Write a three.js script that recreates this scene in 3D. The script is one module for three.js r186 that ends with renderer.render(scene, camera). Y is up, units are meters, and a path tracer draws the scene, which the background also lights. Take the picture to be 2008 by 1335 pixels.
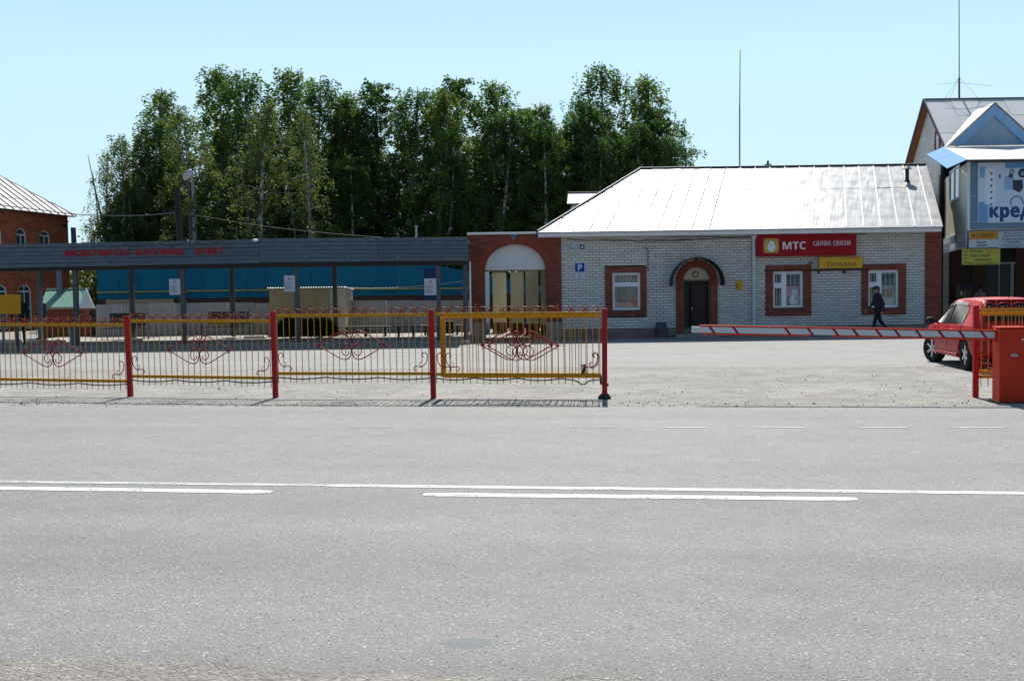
import * as THREE from 'three';
import { mergeGeometries, toCreasedNormals } from 'three/addons/utils/BufferGeometryUtils.js';
import { RoundedBoxGeometry } from 'three/addons/geometries/RoundedBoxGeometry.js';
import { TextGeometry } from 'three/addons/geometries/TextGeometry.js';
import { FontLoader } from 'three/addons/loaders/FontLoader.js';
import { MarchingCubes } from 'three/addons/objects/MarchingCubes.js';
import { Brush, Evaluator, SUBTRACTION } from 'three-bvh-csg';
import { createNoise2D, createNoise3D } from 'simplex-noise';

// ---------------------------------------------------------------- camera, sky, sun, exposure
const scene = new THREE.Scene();
const PW = 2008, PH = 1335, FOC = 2000, EYE = 1.65;
const camera = new THREE.PerspectiveCamera(2 * Math.atan(PH / 2 / FOC) * 180 / Math.PI, 1024 / 680, 0.1, 2000);
camera.position.set(0, EYE, 0);
camera.rotation.order = 'YXZ';
camera.rotation.set(-Math.atan(92.5 / FOC), 0, -0.014);
camera.updateMatrixWorld(true);
const renderer = new THREE.WebGLRenderer({ antialias: true });
renderer.toneMapping = THREE.LinearToneMapping;
renderer.toneMappingExposure = 1.8;
renderer.shadowMap.enabled = true;

const SUN_EL = 51 * Math.PI / 180, SUN_AZ = 5.6 * Math.PI / 180;
const sunDir = new THREE.Vector3(Math.sin(SUN_AZ) * Math.cos(SUN_EL), Math.sin(SUN_EL), -Math.cos(SUN_AZ) * Math.cos(SUN_EL));
const sun = new THREE.DirectionalLight(new THREE.Color().setRGB(1, 0.955, 0.88), 4.6);
sun.position.copy(sunDir).multiplyScalar(120).add(new THREE.Vector3(0, 0, -35));
sun.target.position.set(0, 0, -35);
sun.castShadow = true;
sun.shadow.mapSize.set(4096, 4096);
Object.assign(sun.shadow.camera, { left: -60, right: 60, top: 60, bottom: -60, near: 1, far: 300 });
scene.add(sun, sun.target);

{ // clear summer sky: pale cyan at the horizon, deeper blue overhead, paler round the sun
  const W = 512, H = 256, d = new Float32Array(W * H * 4);
  const hor = [0.40, 0.508, 0.56], mid = [0.180, 0.412, 0.605], zen = [0.028, 0.072, 0.185];
  for (let j = 0; j < H; j++) for (let i = 0; i < W; i++) {
    const el = ((j + 0.5) / H - 0.5) * Math.PI, az = ((i + 0.5) / W - 0.5) * 2 * Math.PI;
    const v = new THREE.Vector3(Math.cos(el) * Math.cos(az), Math.sin(el), Math.cos(el) * Math.sin(az));
    const g = Math.max(0, v.dot(sunDir));
    const e = Math.max(0, el) / (Math.PI / 2);
    const a = 1 - Math.exp(-e * 4.2), b = 1 - Math.exp(-Math.max(0, e - 0.14) * 3.6);
    const glow = 0.10 * Math.pow(g, 3) + 0.25 * Math.pow(g, 24), cs = v.dot(sunDir), q = Math.min(1, Math.max(0, (cs + 0.5) / 1.05)), side = 0.32 + 0.68 * q * q * (3 - 2 * q); // clear skies are deepest away from the sun
    for (let c = 0; c < 3; c++) {
      let x = hor[c] + (mid[c] - hor[c]) * a; x += (zen[c] - x) * b;
      if (el < 0) x = [0.2, 0.2, 0.19][c];
      d[(j * W + i) * 4 + c] = x * (el >= 0 ? Math.min(1, side + [-0.02, 0, 0.06][c] * (1 - q)) : 1) + (el >= 0 ? glow * [1, 0.97, 0.92][c] : 0);
    }
    d[(j * W + i) * 4 + 3] = 1;
  }
  const t = new THREE.DataTexture(d, W, H, THREE.RGBAFormat, THREE.FloatType);
  t.mapping = THREE.EquirectangularReflectionMapping; t.magFilter = t.minFilter = THREE.LinearFilter; t.needsUpdate = true;
  scene.background = t; scene.environment = t;
}

// ---------------------------------------------------------------- helpers
function mulberry(a) { return () => { a |= 0; a = a + 0x6D2B79F5 | 0; let t = Math.imul(a ^ a >>> 15, 1 | a); t = t + Math.imul(t ^ t >>> 7, 61 | t) ^ t; return ((t ^ t >>> 14) >>> 0) / 4294967296; }; }
const rnd = mulberry(20240611);
const rr = (a, b) => a + (b - a) * rnd();
const noise2 = createNoise2D(mulberry(5)), noise3 = createNoise3D(mulberry(6));
const fbm = (x, y) => noise2(x, y) * 0.55 + noise2(x * 2.1 + 7, y * 2.1) * 0.28 + noise2(x * 4.3, y * 4.3 + 3) * 0.17;
const V = (x, y, z) => new THREE.Vector3(x, y, z);
// surveyed positions: a point read off the photograph (in its pixels) at a known distance in front of the camera
function at(px, py, d) {
  const v = V((px - PW / 2) / FOC, -(py - PH / 2) / FOC, -1).applyQuaternion(camera.quaternion);
  return v.multiplyScalar(-d / v.z).add(camera.position);
}
function ground(px, py, y = 0) {
  const v = V((px - PW / 2) / FOC, -(py - PH / 2) / FOC, -1).applyQuaternion(camera.quaternion);
  return v.multiplyScalar((y - EYE) / v.y).add(camera.position);
}
const X = (px, d, py = 570) => at(px, py, d).x;
const Y = (px, py, d) => at(px, py, d).y;

const taken = {};
function numbered(name) { const n = taken[name] = (taken[name] ?? -1) + 1; return n ? name + '_' + String(n).padStart(3, '0') : name; }
const things = [];
function thing(name, label, category, group) {
  const o = new THREE.Group(); o.name = numbered(name); o.userData = { label, category };
  if (group) o.userData.group = group;
  scene.add(o); things.push(o); return o;
}
function part(parent, name, geometry, material) {
  const m = new THREE.Mesh(Array.isArray(geometry) ? mergeAll(geometry) : geometry, material);
  m.name = name; parent.add(m); return m;
}
function solo(name, label, category, geometry, material, group) {
  const m = new THREE.Mesh(Array.isArray(geometry) ? mergeAll(geometry) : geometry, material);
  m.name = numbered(name); m.userData = { label, category }; if (group) m.userData.group = group;
  scene.add(m); return m;
}
function struct(name, geometry, material, label) {
  const m = new THREE.Mesh(Array.isArray(geometry) ? mergeAll(geometry) : geometry, material);
  m.name = numbered(name); m.userData = { kind: 'structure' };
  if (label) m.userData.label = label;
  scene.add(m); return m;
}
function mergeAll(list) {
  const l = list.map((g) => g.index ? g.toNonIndexed() : g);
  const keys = ['position', 'normal', 'uv', 'color'].filter((k) => l.every((g) => g.attributes[k]));
  for (const g of l) for (const k of Object.keys(g.attributes)) if (!keys.includes(k)) g.deleteAttribute(k);
  for (const g of l) g.morphAttributes = {};
  return mergeGeometries(l);
}
// uv in metres from the dominant axis of each face
function muv(g) {
  const n = g.index ? g.toNonIndexed() : g; if (!n.attributes.normal) n.computeVertexNormals();
  const p = n.attributes.position, q = n.attributes.normal, uv = new Float32Array(p.count * 2);
  for (let i = 0; i < p.count; i += 3) {
    let ax = 0, ay = 0, az = 0;
    for (let k = 0; k < 3; k++) { ax += Math.abs(q.getX(i + k)); ay += Math.abs(q.getY(i + k)); az += Math.abs(q.getZ(i + k)); }
    for (let k = i; k < i + 3; k++) {
      const [a, b] = ay > ax && ay > az ? [p.getX(k), p.getZ(k)] : ax > az ? [p.getZ(k), p.getY(k)] : [p.getX(k), p.getY(k)];
      uv[k * 2] = a; uv[k * 2 + 1] = b;
    }
  }
  n.setAttribute('uv', new THREE.BufferAttribute(uv, 2)); return n;
}
function box(x0, x1, y0, y1, z0, z1, r = 0) {
  const w = Math.abs(x1 - x0), h = Math.abs(y1 - y0), d = Math.abs(z1 - z0);
  const g = r ? new RoundedBoxGeometry(w, h, d, 2, r) : new THREE.BoxGeometry(w, h, d);
  g.translate((x0 + x1) / 2, (y0 + y1) / 2, (z0 + z1) / 2); return muv(g);
}
function bar(a, b, w, h = w, r = 0) { // box beam from a to b
  const l = a.distanceTo(b), g = r ? new RoundedBoxGeometry(w, h, l, 2, r) : new THREE.BoxGeometry(w, h, l);
  const m = new THREE.Matrix4().lookAt(a, b, Math.abs(b.clone().sub(a).normalize().y) > 0.98 ? V(0, 0, 1) : V(0, 1, 0));
  g.applyMatrix4(m); const c = a.clone().lerp(b, 0.5); g.translate(c.x, c.y, c.z); return muv(g);
}
function rod(a, b, r0, r1 = r0, seg = 8) {
  const l = a.distanceTo(b), g = new THREE.CylinderGeometry(r1, r0, l, seg, 1);
  g.applyQuaternion(new THREE.Quaternion().setFromUnitVectors(V(0, 1, 0), b.clone().sub(a).normalize()));
  const c = a.clone().lerp(b, 0.5); g.translate(c.x, c.y, c.z); return muv(g);
}
function tube(pts, r, seg = 24, rad = 5, closed = false) {
  return muv(new THREE.TubeGeometry(new THREE.CatmullRomCurve3(pts, closed), seg, r, rad, closed));
}
function extrude(shape, depth, bevel = 0) {
  return muv(new THREE.ExtrudeGeometry(shape, { depth, bevelEnabled: bevel > 0, bevelSize: bevel, bevelThickness: bevel, bevelSegments: 1, curveSegments: 20 }));
}
function poly(pts) { const s = new THREE.Shape(); pts.forEach(([x, y], i) => i ? s.lineTo(x, y) : s.moveTo(x, y)); s.closePath(); return s; }
// slab from planar 3D outline, thickness along n
function slab(pts, n, t) {
  const nn = V(0, 0, 0); pts.forEach((p, i) => { const q = pts[(i + 1) % pts.length]; nn.add(V((p.y - q.y) * (p.z + q.z), (p.z - q.z) * (p.x + q.x), (p.x - q.x) * (p.y + q.y))); }); nn.normalize(); n = nn.dot(n) < 0 ? nn.negate() : nn;
  const o = pts[0], u = pts[1].clone().sub(o).normalize(), w = n.clone().cross(u).normalize();
  const s = poly(pts.map((p) => { const q = p.clone().sub(o); return [q.dot(u), q.dot(w)]; }));
  const g = new THREE.ExtrudeGeometry(s, { depth: t, bevelEnabled: false });
  g.applyMatrix4(new THREE.Matrix4().makeBasis(u, w, n).setPosition(o)); return muv(g);
}
function quadNormal(a, b, c) { return b.clone().sub(a).cross(c.clone().sub(a)).normalize(); }
function paint(g, c) { // vertex colour of a whole geometry
  const n = g.attributes.position.count, a = new Float32Array(n * 3);
  for (let i = 0; i < n; i++) { a[i * 3] = c[0]; a[i * 3 + 1] = c[1]; a[i * 3 + 2] = c[2]; }
  g.setAttribute('color', new THREE.BufferAttribute(a, 3)); return g;
}

// ---------------------------------------------------------------- textures
const toS = (l) => Math.round(255 * Math.min(1, Math.max(0, l <= 0.0031308 ? l * 12.92 : 1.055 * Math.pow(l, 1 / 2.4) - 0.055)));
function tex(W, H, fn, colour = true, metres = 1) {
  const d = new Uint8Array(W * H * 4);
  for (let j = 0; j < H; j++) for (let i = 0; i < W; i++) {
    const c = fn(i, j), k = (j * W + i) * 4;
    for (let q = 0; q < 3; q++) { const v = Array.isArray(c) ? c[q] : c; d[k + q] = colour ? toS(v) : Math.round(255 * Math.min(1, Math.max(0, v))); }
    d[k + 3] = 255;
  }
  return texData(d, W, H, colour, metres);
}
function texData(d, W, H, colour, metres) {
  const t = new THREE.DataTexture(d, W, H); t.magFilter = THREE.LinearFilter; t.minFilter = THREE.LinearMipmapLinearFilter; t.generateMipmaps = true;
  t.wrapS = t.wrapT = THREE.RepeatWrapping; t.repeat.set(1 / metres, 1 / metres);
  if (colour) t.colorSpace = THREE.SRGBColorSpace; t.needsUpdate = true; return t;
}
// tileable fbm on a torus-like lattice
function tileNoise(seed) {
  const R = mulberry(seed), P = new Float32Array(65536); for (let i = 0; i < 65536; i++) P[i] = R();
  return (x, y, per) => { // x, y in 0..1, per = lattice cells
    const X0 = x * per, Y0 = y * per, xi = Math.floor(X0), yi = Math.floor(Y0), fx = X0 - xi, fy = Y0 - yi;
    const s = fx * fx * (3 - 2 * fx), t = fy * fy * (3 - 2 * fy), m = (a, b) => P[(((a % per + per) % per) * 251 + ((b % per + per) % per) * 977 + per * 31) & 65535];
    return (m(xi, yi) * (1 - s) + m(xi + 1, yi) * s) * (1 - t) + (m(xi, yi + 1) * (1 - s) + m(xi + 1, yi + 1) * s) * t;
  };
}
const tn = tileNoise(11);
const fb = (x, y, p) => 0.5 * tn(x, y, p) + 0.28 * tn(x, y, p * 2) + 0.15 * tn(x, y, p * 4) + 0.07 * tn(x, y, p * 8);
// stones scattered over a binder: returns height and tone arrays
function stones(N, count, rMin, rMax, seed) {
  const R = mulberry(seed), tone = new Float32Array(N * N).fill(0), h = new Float32Array(N * N).fill(0);
  for (let s = 0; s < count; s++) {
    const cx = R() * N, cy = R() * N, r = rMin + (rMax - rMin) * Math.pow(R(), 2.2), el = 0.6 + 0.4 * R(), an = R() * Math.PI, ca = Math.cos(an), sa = Math.sin(an), v = R();
    for (let y = -Math.ceil(r); y <= r; y++) for (let x = -Math.ceil(r); x <= r; x++) {
      const a = (x * ca + y * sa) / r, b = (-x * sa + y * ca) / (r * el), q = a * a + b * b;
      if (q > 1) continue;
      const k = (((Math.round(cy) + y) % N + N) % N) * N + ((Math.round(cx) + x) % N + N) % N;
      tone[k] = v; h[k] = Math.sqrt(1 - q) * (0.5 + 0.5 * v);
    }
  }
  return { tone, h };
}
function groundMaps(N, metres, count, r0, r1, seed, colour) {
  const { tone, h } = stones(N, count, r0, r1, seed);
  const map = tex(N, N, (i, j) => colour(tone[j * N + i], h[j * N + i], i / N, j / N), true, metres);
  const bump = tex(N, N, (i, j) => 0.75 * h[j * N + i] + 0.25 * tn(i / N, j / N, 256), false, metres);
  return { map, bump };
}
const asphaltT = groundMaps(2048, 4.6, 190000, 1.4, 4.2, 21, (t, h, x, y) => {
  const f = 0.9 + 0.2 * fb(x, y, 24), base = 0.142 * f * (0.85 + 0.3 * tn(x, y, 512));
  if (!t) return [base * 1.01, base, base * 0.965];
  const v = t < 0.05 ? 0.06 : t > 0.95 ? 0.30 : t > 0.66 ? 0.185 + 0.17 * (t - 0.66) : 0.125 + 0.07 * t;
  return [v * f * 1.015, v * f, v * f * 0.965];
});
const gravelT = groundMaps(1024, 3.1, 30000, 1.2, 6, 22, (t, h, x, y) => {
  const f = 0.78 + 0.44 * fb(x, y, 10), d = fb(x + 0.31, y + 0.7, 6), base = 0.215 * f;
  const v = t ? 0.13 + 0.20 * t : base;
  return [v * f * (1.0 + 0.05 * d), v * f * (0.985 + 0.02 * d), v * f * 0.935];
});
const yardT = groundMaps(1024, 3.7, 52000, 1.0, 2.6, 23, (t, h, x, y) => {
  const f = 0.88 + 0.24 * fb(x, y, 8), v = t ? 0.17 + 0.13 * t : 0.21;
  return [v * f * 1.0, v * f * 0.99, v * f * 0.955];
});
// light mottling for painted and plastered surfaces (multiplies the colour)
const grime = tex(512, 512, (i, j) => { const x = i / 512, y = j / 512, a = fb(x, y, 6), b = tn(x, y, 128); return 0.80 + 0.16 * a + 0.06 * b; }, true, 1.7);
const grimeStrong = tex(512, 512, (i, j) => { const x = i / 512, y = j / 512, a = fb(x, y, 5), b = fb(x + 0.4, y, 40); const s = Math.max(0, b - 0.56) * 2.2; return [0.72 + 0.32 * a - s * 0.5, 0.72 + 0.3 * a - s * 0.55, 0.72 + 0.28 * a - s * 0.62]; }, true, 1.3);
const grainBump = tex(256, 256, (i, j) => 0.6 * tn(i / 256, j / 256, 64) + 0.4 * tn(i / 256, j / 256, 128), false, 0.25);
const dentBump = tex(512, 512, (i, j) => { const x = i / 512, y = j / 512; return 0.7 * tn(x, y, 5) + 0.3 * tn(x, y, 12); }, false, 2.3);
const roughMap = tex(256, 256, (i, j) => { const a = fb(i / 256, j / 256, 6); return 0.55 + 0.5 * a; }, false, 1.9);
const barkT = tex(256, 512, (i, j) => {
  const x = i / 256, y = j / 512, m = tn(x, y, 16) * 0.6 + tn(x * 1, y, 64) * 0.4, lent = tn(x * 0.25, y, 96), p = fb(x, y, 5);
  const dark = lent > 0.78 || (p > 0.60 && m > 0.45);
  return dark ? [0.05, 0.045, 0.04] : [0.50 + 0.18 * m, 0.49 + 0.18 * m, 0.45 + 0.16 * m];
}, true, 1); barkT.repeat.set(1, 1);

// ---------------------------------------------------------------- materials
const C = (r, g, b) => new THREE.Color().setRGB(r, g, b);
const std = (c, rough = 0.8, o = {}) => new THREE.MeshPhysicalMaterial({ color: C(...c), roughness: rough, specularIntensity: rough < 0.35 || o.metalness ? 1 : 0.45, ...o });
const M = {
  yellow: std([0.55, 0.27, 0.012], 0.45, { map: grime }),
  redPaint: std([0.41, 0.014, 0.014], 0.55, { map: grime }),
  scroll: std([0.30, 0.013, 0.016], 0.5, { map: grimeStrong }),
  white: std([0.84, 0.84, 0.83], 0.55, { map: grime }),
  plastic: std([0.80, 0.82, 0.84], 0.35),
  cream: std([0.54, 0.50, 0.33], 0.8, { map: grime }),
  creamLit: std([0.62, 0.60, 0.46], 0.8, { map: grime }),  // lighter copy of cream, light painted into the right passage pillars
  dark: std([0.03, 0.03, 0.032], 0.7),
  brownDark: std([0.045, 0.028, 0.02], 0.6, { map: grime }),
  steel: std([0.085, 0.10, 0.115], 0.55, { map: grimeStrong }),
  postSteel: std([0.10, 0.115, 0.13], 0.5, { map: grimeStrong }),
  roofMetal: std([0.30, 0.302, 0.305], 0.52, { specularIntensity: 0.95, bumpMap: dentBump, bumpScale: 0.005, map: grime, roughnessMap: roughMap }),
  zinc: std([0.50, 0.52, 0.54], 0.5, { metalness: 0.6, map: grime }),
  mortarDark: std([0.035, 0.038, 0.042], 0.95),
  mortarRed: std([0.16, 0.10, 0.08], 0.95),
  concrete: std([0.34, 0.33, 0.31], 0.9, { map: grimeStrong, bumpMap: grainBump, bumpScale: 0.003 }),
  paleBlock: std([0.55, 0.53, 0.48], 0.9, { map: grime }),
  glass: new THREE.MeshPhysicalMaterial({ color: C(0.93, 0.96, 0.95), roughness: 0.03, transmission: 1, thickness: 0, ior: 1.5 }),
  darkGlass: new THREE.MeshPhysicalMaterial({ color: C(0.012, 0.016, 0.016), roughness: 0.08, specularIntensity: 0.5 }),
  rubber: std([0.02, 0.02, 0.021], 0.85),
  chrome: std([0.65, 0.66, 0.68], 0.3, { metalness: 0.9 }),
  wire: std([0.05, 0.05, 0.055], 0.6),
  benchGreen: std([0.008, 0.045, 0.03], 0.5, { map: grime }),
  awning: std([0.012, 0.035, 0.03], 0.5, { map: grime }),
  rust: std([0.12, 0.045, 0.03], 0.8, { map: grimeStrong }),
};
const font = await new FontLoader().loadAsync('fonts/droid/droid_sans_bold.typeface.json');

// flat print: a canvas of w x h metres drawn by fn(ctx, W, H)
function print(w, h, px, fn, rough = 0.5) {
  const c = document.createElement('canvas'); c.width = Math.round(w * px); c.height = Math.round(h * px);
  const g = c.getContext('2d'); fn(g, c.width, c.height);
  const t = new THREE.CanvasTexture(c); t.colorSpace = THREE.SRGBColorSpace; t.anisotropy = 8;
  return new THREE.MeshStandardMaterial({ map: t, roughness: rough });
}
function panelUV(w, h, d, r = 0) { // board whose front face carries the print once
  const g = new THREE.BoxGeometry(w, h, d); return g;
}

// ================================================================ ground, road, markings
const cA = ground(0, 945), cB = ground(2008, 968);
const rd = cB.clone().sub(cA).normalize(), rn = V(rd.z, 0, -rd.x); // along the road, across it (away from the camera)
if (rn.z > 0) rn.negate();
const across = (p) => p.clone().sub(cA).dot(rn), along = (p) => p.clone().sub(cA).dot(rd);
const onRoad = (s, t, y) => cA.clone().addScaledVector(rd, s).addScaledVector(rn, t).setY(y);
const FAR_T = across(ground(1000, 796)), NEAR_T = across(ground(450, 1316));
function sheet(s0, s1, ns, t0, t1, nt, y, tint, edge = 0, yFn) {
  const pos = [], uv = [], col = [], idx = [];
  for (let j = 0; j <= nt; j++) for (let i = 0; i <= ns; i++) {
    const s = s0 + (s1 - s0) * i / ns; let t = t0 + (t1 - t0) * j / nt;
    if (edge && j === 0) t += edge * (fbm(s * 0.8, 3) * 1.2 + 0.5 * noise2(s * 5, 1)); if (edge && j === nt) t += edge * (fbm(s * 0.8, 9) + 0.5 * noise2(s * 5, 8));
    const p = onRoad(s, t, edge && (j === 0 || j === nt) ? -0.004 : y); pos.push(p.x, yFn ? yFn(p) : p.y, p.z); uv.push(s, t); const c = tint(p, s, t); col.push(...c);
  }
  for (let j = 0; j < nt; j++) for (let i = 0; i < ns; i++) { const a = j * (ns + 1) + i, b = a + 1, c = a + ns + 1, e = c + 1; idx.push(a, c, b, b, c, e); }
  const g = new THREE.BufferGeometry();
  g.setAttribute('position', new THREE.Float32BufferAttribute(pos, 3)); g.setAttribute('uv', new THREE.Float32BufferAttribute(uv, 2)); g.setAttribute('color', new THREE.Float32BufferAttribute(col, 3));
  g.setIndex(idx); g.computeVertexNormals();
  if (g.attributes.normal.getY(0) < 0) { for (let i = 0; i < idx.length; i += 3) [idx[i], idx[i + 1]] = [idx[i + 1], idx[i]]; g.setIndex(idx); g.computeVertexNormals(); }
  return g;
}
const gravelMat = new THREE.MeshStandardMaterial({ map: gravelT.map, bumpMap: gravelT.bump, bumpScale: 0.010, roughness: 0.95, vertexColors: true });
const roadMat = new THREE.MeshStandardMaterial({ map: asphaltT.map, bumpMap: asphaltT.bump, bumpScale: 0.0045, roughness: 0.82, vertexColors: true });
const yardMat = new THREE.MeshStandardMaterial({ map: yardT.map, bumpMap: yardT.bump, bumpScale: 0.003, roughness: 0.9, vertexColors: true });
{ // bare ground: gravel and dust, to the horizon
  const tint = (p, s, t) => { const a = fbm(p.x * 0.35, p.z * 0.35), b = fbm(p.x * 1.7 + 40, p.z * 1.7), k = 0.88 + 0.10 * a + 0.07 * b, w = 0.04 * fbm(p.x * 0.2 + 9, p.z * 0.2); const dirt = t < NEAR_T + 0.5 ? 1 : 0; return [k * (1.01 + w * 0.5 + 0.05 * dirt) * (1 - 0.14 * dirt), k * (1 - 0.14 * dirt), k * (0.985 - w * 0.5 - 0.03 * dirt) * (1 - 0.14 * dirt)]; };
  const near = sheet(-30, 40, 220, -12, 42, 200, 0, tint);
  const far = sheet(-400, 400, 8, -300, 700, 8, -0.03, () => [0.85, 0.85, 0.8]);
  struct('ground', [near, far], gravelMat, 'pale gravel and dust ground of the yard');
}
struct('road', sheet(-30, 40, 200, NEAR_T, FAR_T, 60, 0.006, (p, s, t) => {
  const a = fbm(s * 0.16, t * 0.9), b = fbm(s * 0.9 + 30, t * 1.6), wear = 0.06 * Math.sin(t * 3.3 + 0.4), k = (t > 0.05 ? 1.0 : 0.92) + 0.09 * a + 0.06 * b + wear * (t > 0 ? 0.5 : 1);
  return [k, k * (1.004 + 0.012 * noise2(s * 0.3, t * 0.3)), k * (1.0 + 0.012 * noise2(s * 0.3, t * 0.3))];
}, 0.16), roadMat, 'worn light grey asphalt road in the foreground');
{
  const e0 = across(ground(1004, 722)), s = sheet(-34, 44, 160, e0, e0 + 12.6, 30, 0.006, (p, s2, t) => {
    const a = fbm(s2 * 0.2 + 3, t * 0.4), b = fbm(s2 * 1.1, t * 1.4), k = 0.88 + 0.09 * a + 0.05 * b; return [k, k, k * 0.99];
  }, 0.45);
  struct('yard_pavement', s, yardMat, 'smooth pale asphalt of the yard in front of the buildings');
}
// painted markings
const wearAlpha = tex(1024, 256, (i, j) => { const x = i / 1024, y = j / 256, a = fb(x, y, 9), b = tn(x, y, 128); return (a * 0.6 + b * 0.4) > 0.36 ? 1 : 0.0; }, false, 1); wearAlpha.repeat.set(0.5, 2);
const fadeAlpha = tex(1024, 256, (i, j) => { const x = i / 1024, y = j / 256, a = fb(x, y, 9), b = tn(x, y, 128); return (a * 0.5 + b * 0.5) > 0.4 ? 1 : 0.0; }, false, 1); fadeAlpha.repeat.set(0.7, 3);
const paintMat = std([0.62, 0.62, 0.61], 0.7, { alphaMap: wearAlpha, transparent: true, map: grime, bumpMap: grainBump, bumpScale: 0.002 });
const fadedMat = std([0.46, 0.46, 0.45], 0.8, { alphaMap: fadeAlpha, transparent: true, map: grime });
const wornMat = std([0.36, 0.36, 0.355], 0.8, { alphaMap: fadeAlpha, transparent: true });
const ghostMat = std([0.27, 0.27, 0.265], 0.8, { alphaMap: fadeAlpha, transparent: true });
function stripe(pa, pb, w, mat, label) {
  const d = pb.clone().sub(pa).normalize(), n = V(-d.z, 0, d.x), L = pa.distanceTo(pb), N = Math.max(4, Math.round(L / 0.12)), pos = [], uv = [], idx = [];
  for (let i = 0; i <= N; i++) {
    const p = pa.clone().addScaledVector(d, L * i / N), wob = 0.004 * noise2(i * 0.7, pa.z), end = (i === 0 || i === N) ? 0.6 : 1;
    for (const k of [-1, 1]) { const q = p.clone().addScaledVector(n, k * (w / 2) * end + wob + k * 0.003 * noise2(i * 2.3, k)); pos.push(q.x, 0.010, q.z); uv.push(L * i / N, k * w / 2 + pa.x); }
    if (i) { const a = i * 2 - 2; idx.push(a, a + 1, a + 2, a + 1, a + 3, a + 2); }
  }
  const g = new THREE.BufferGeometry(); g.setAttribute('position', new THREE.Float32BufferAttribute(pos, 3)); g.setAttribute('uv', new THREE.Float32BufferAttribute(uv, 2)); g.setIndex(idx); g.computeVertexNormals();
  if (g.attributes.normal.getY(0) < 0) { for (let i = 0; i < idx.length; i += 3) [idx[i], idx[i + 1]] = [idx[i + 1], idx[i]]; g.setIndex(idx); g.computeVertexNormals(); }
  return struct('lane_marking', g, mat, label);
}
const gl = (x0, y0, x1, y1) => [ground(x0, y0), ground(x1, y1)];
{
  let [a, b] = gl(0, 946, 2008, 969); const u = b.clone().sub(a).normalize();
  const m1 = ground(640, 953.5);
  stripe(a.clone().addScaledVector(u, -20), m1, 0.10, fadedMat, 'worn grey-white continuous centre line, left stretch');
  stripe(m1, b.clone().addScaledVector(u, 22), 0.105, paintMat, 'white continuous centre line of the road');
  [a, b] = gl(0, 958, 532, 966.5); stripe(a.clone().addScaledVector(u, -1.6), b, 0.14, paintMat, 'white dash beside the centre line, left one');
  stripe(...gl(830, 971.5, 1682, 980.5), 0.14, paintMat, 'white dash beside the centre line, middle one');
  const [c, d] = gl(2150, 984, 2900, 992); stripe(c, d, 0.14, paintMat, 'white dash beside the centre line, beyond the right edge');
  for (const [x0, x1, i] of [[680, 770, 0], [1115, 1216, 1], [1290, 1392, 2], [1476, 1582, 3], [1684, 1782, 4], [1860, 1975, 5]])
    stripe(...gl(x0, 838 + x0 * 0.0009, x1, 838 + x1 * 0.0009), 0.085, i < 2 ? ghostMat : wornMat, 'thin worn edge dash of the far lane, number ' + ['one', 'two', 'three', 'four', 'five', 'six'][i] + ' from left');
}
{ // round asphalt repair near the camera
  const c = ground(915, 1263), pts = []; for (let i = 0; i < 40; i++) { const a = i / 40 * 6.283, r = 1 + 0.08 * noise2(Math.cos(a) * 2, Math.sin(a) * 2); pts.push([c.x + 0.125 * r * Math.cos(a), -(c.z + 0.075 * r * Math.sin(a))]); }
  const pos = []; for (let i = 0; i < 40; i++) { const a = pts[i], b = pts[(i + 1) % 40]; pos.push(c.x, 0.0095, c.z, a[0], 0.0062, -a[1], b[0], 0.0062, -b[1]); }
  const g = new THREE.BufferGeometry(); g.setAttribute('position', new THREE.Float32BufferAttribute(pos, 3)); g.computeVertexNormals();
  struct('asphalt_patch', muv(g), std([0.15, 0.158, 0.16], 0.9, { bumpMap: grainBump, bumpScale: 0.002 }), 'small smooth grey oval patch in the near lane');
}
{ // loose stones along the road edge and in the yard
  const g = new THREE.IcosahedronGeometry(1, 0), im = new THREE.InstancedMesh(g, std([0.30, 0.285, 0.26], 0.95, { flatShading: true }), 5200);
  const m = new THREE.Matrix4(), q = new THREE.Quaternion(), e = new THREE.Euler(), c = new THREE.Color();
  for (let i = 0; i < 5200; i++) {
    const edge = i < 2400, s = rr(-14, 22), t = edge ? FAR_T + 0.15 + 0.35 * (rnd() + rnd() + rnd() - 1.5) + 0.1 * noise2(s, 2) : FAR_T + Math.pow(rnd(), 1.5) * 8;
    const p = onRoad(s, t, 0.006), r = 0.003 + 0.011 * Math.pow(rnd(), 4) + (rnd() < 0.006 ? 0.016 : 0);
    e.set(rr(0, 6), rr(0, 6), rr(0, 6)); q.setFromEuler(e);
    m.compose(p.setY(0.004 + r * 0.35), q, V(r, r * rr(0.5, 0.9), r * rr(0.7, 1.2))); im.setMatrixAt(i, m);
    const k = rnd() < 0.12 ? 0.35 : rr(0.6, 1.3); im.setColorAt(i, c.setRGB(k, k * 0.98, k * 0.94));
  }
  im.name = 'gravel'; im.userData = { kind: 'stuff', label: 'loose stones and crumbs along the road edge', category: 'gravel' }; scene.add(im);
}

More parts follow.
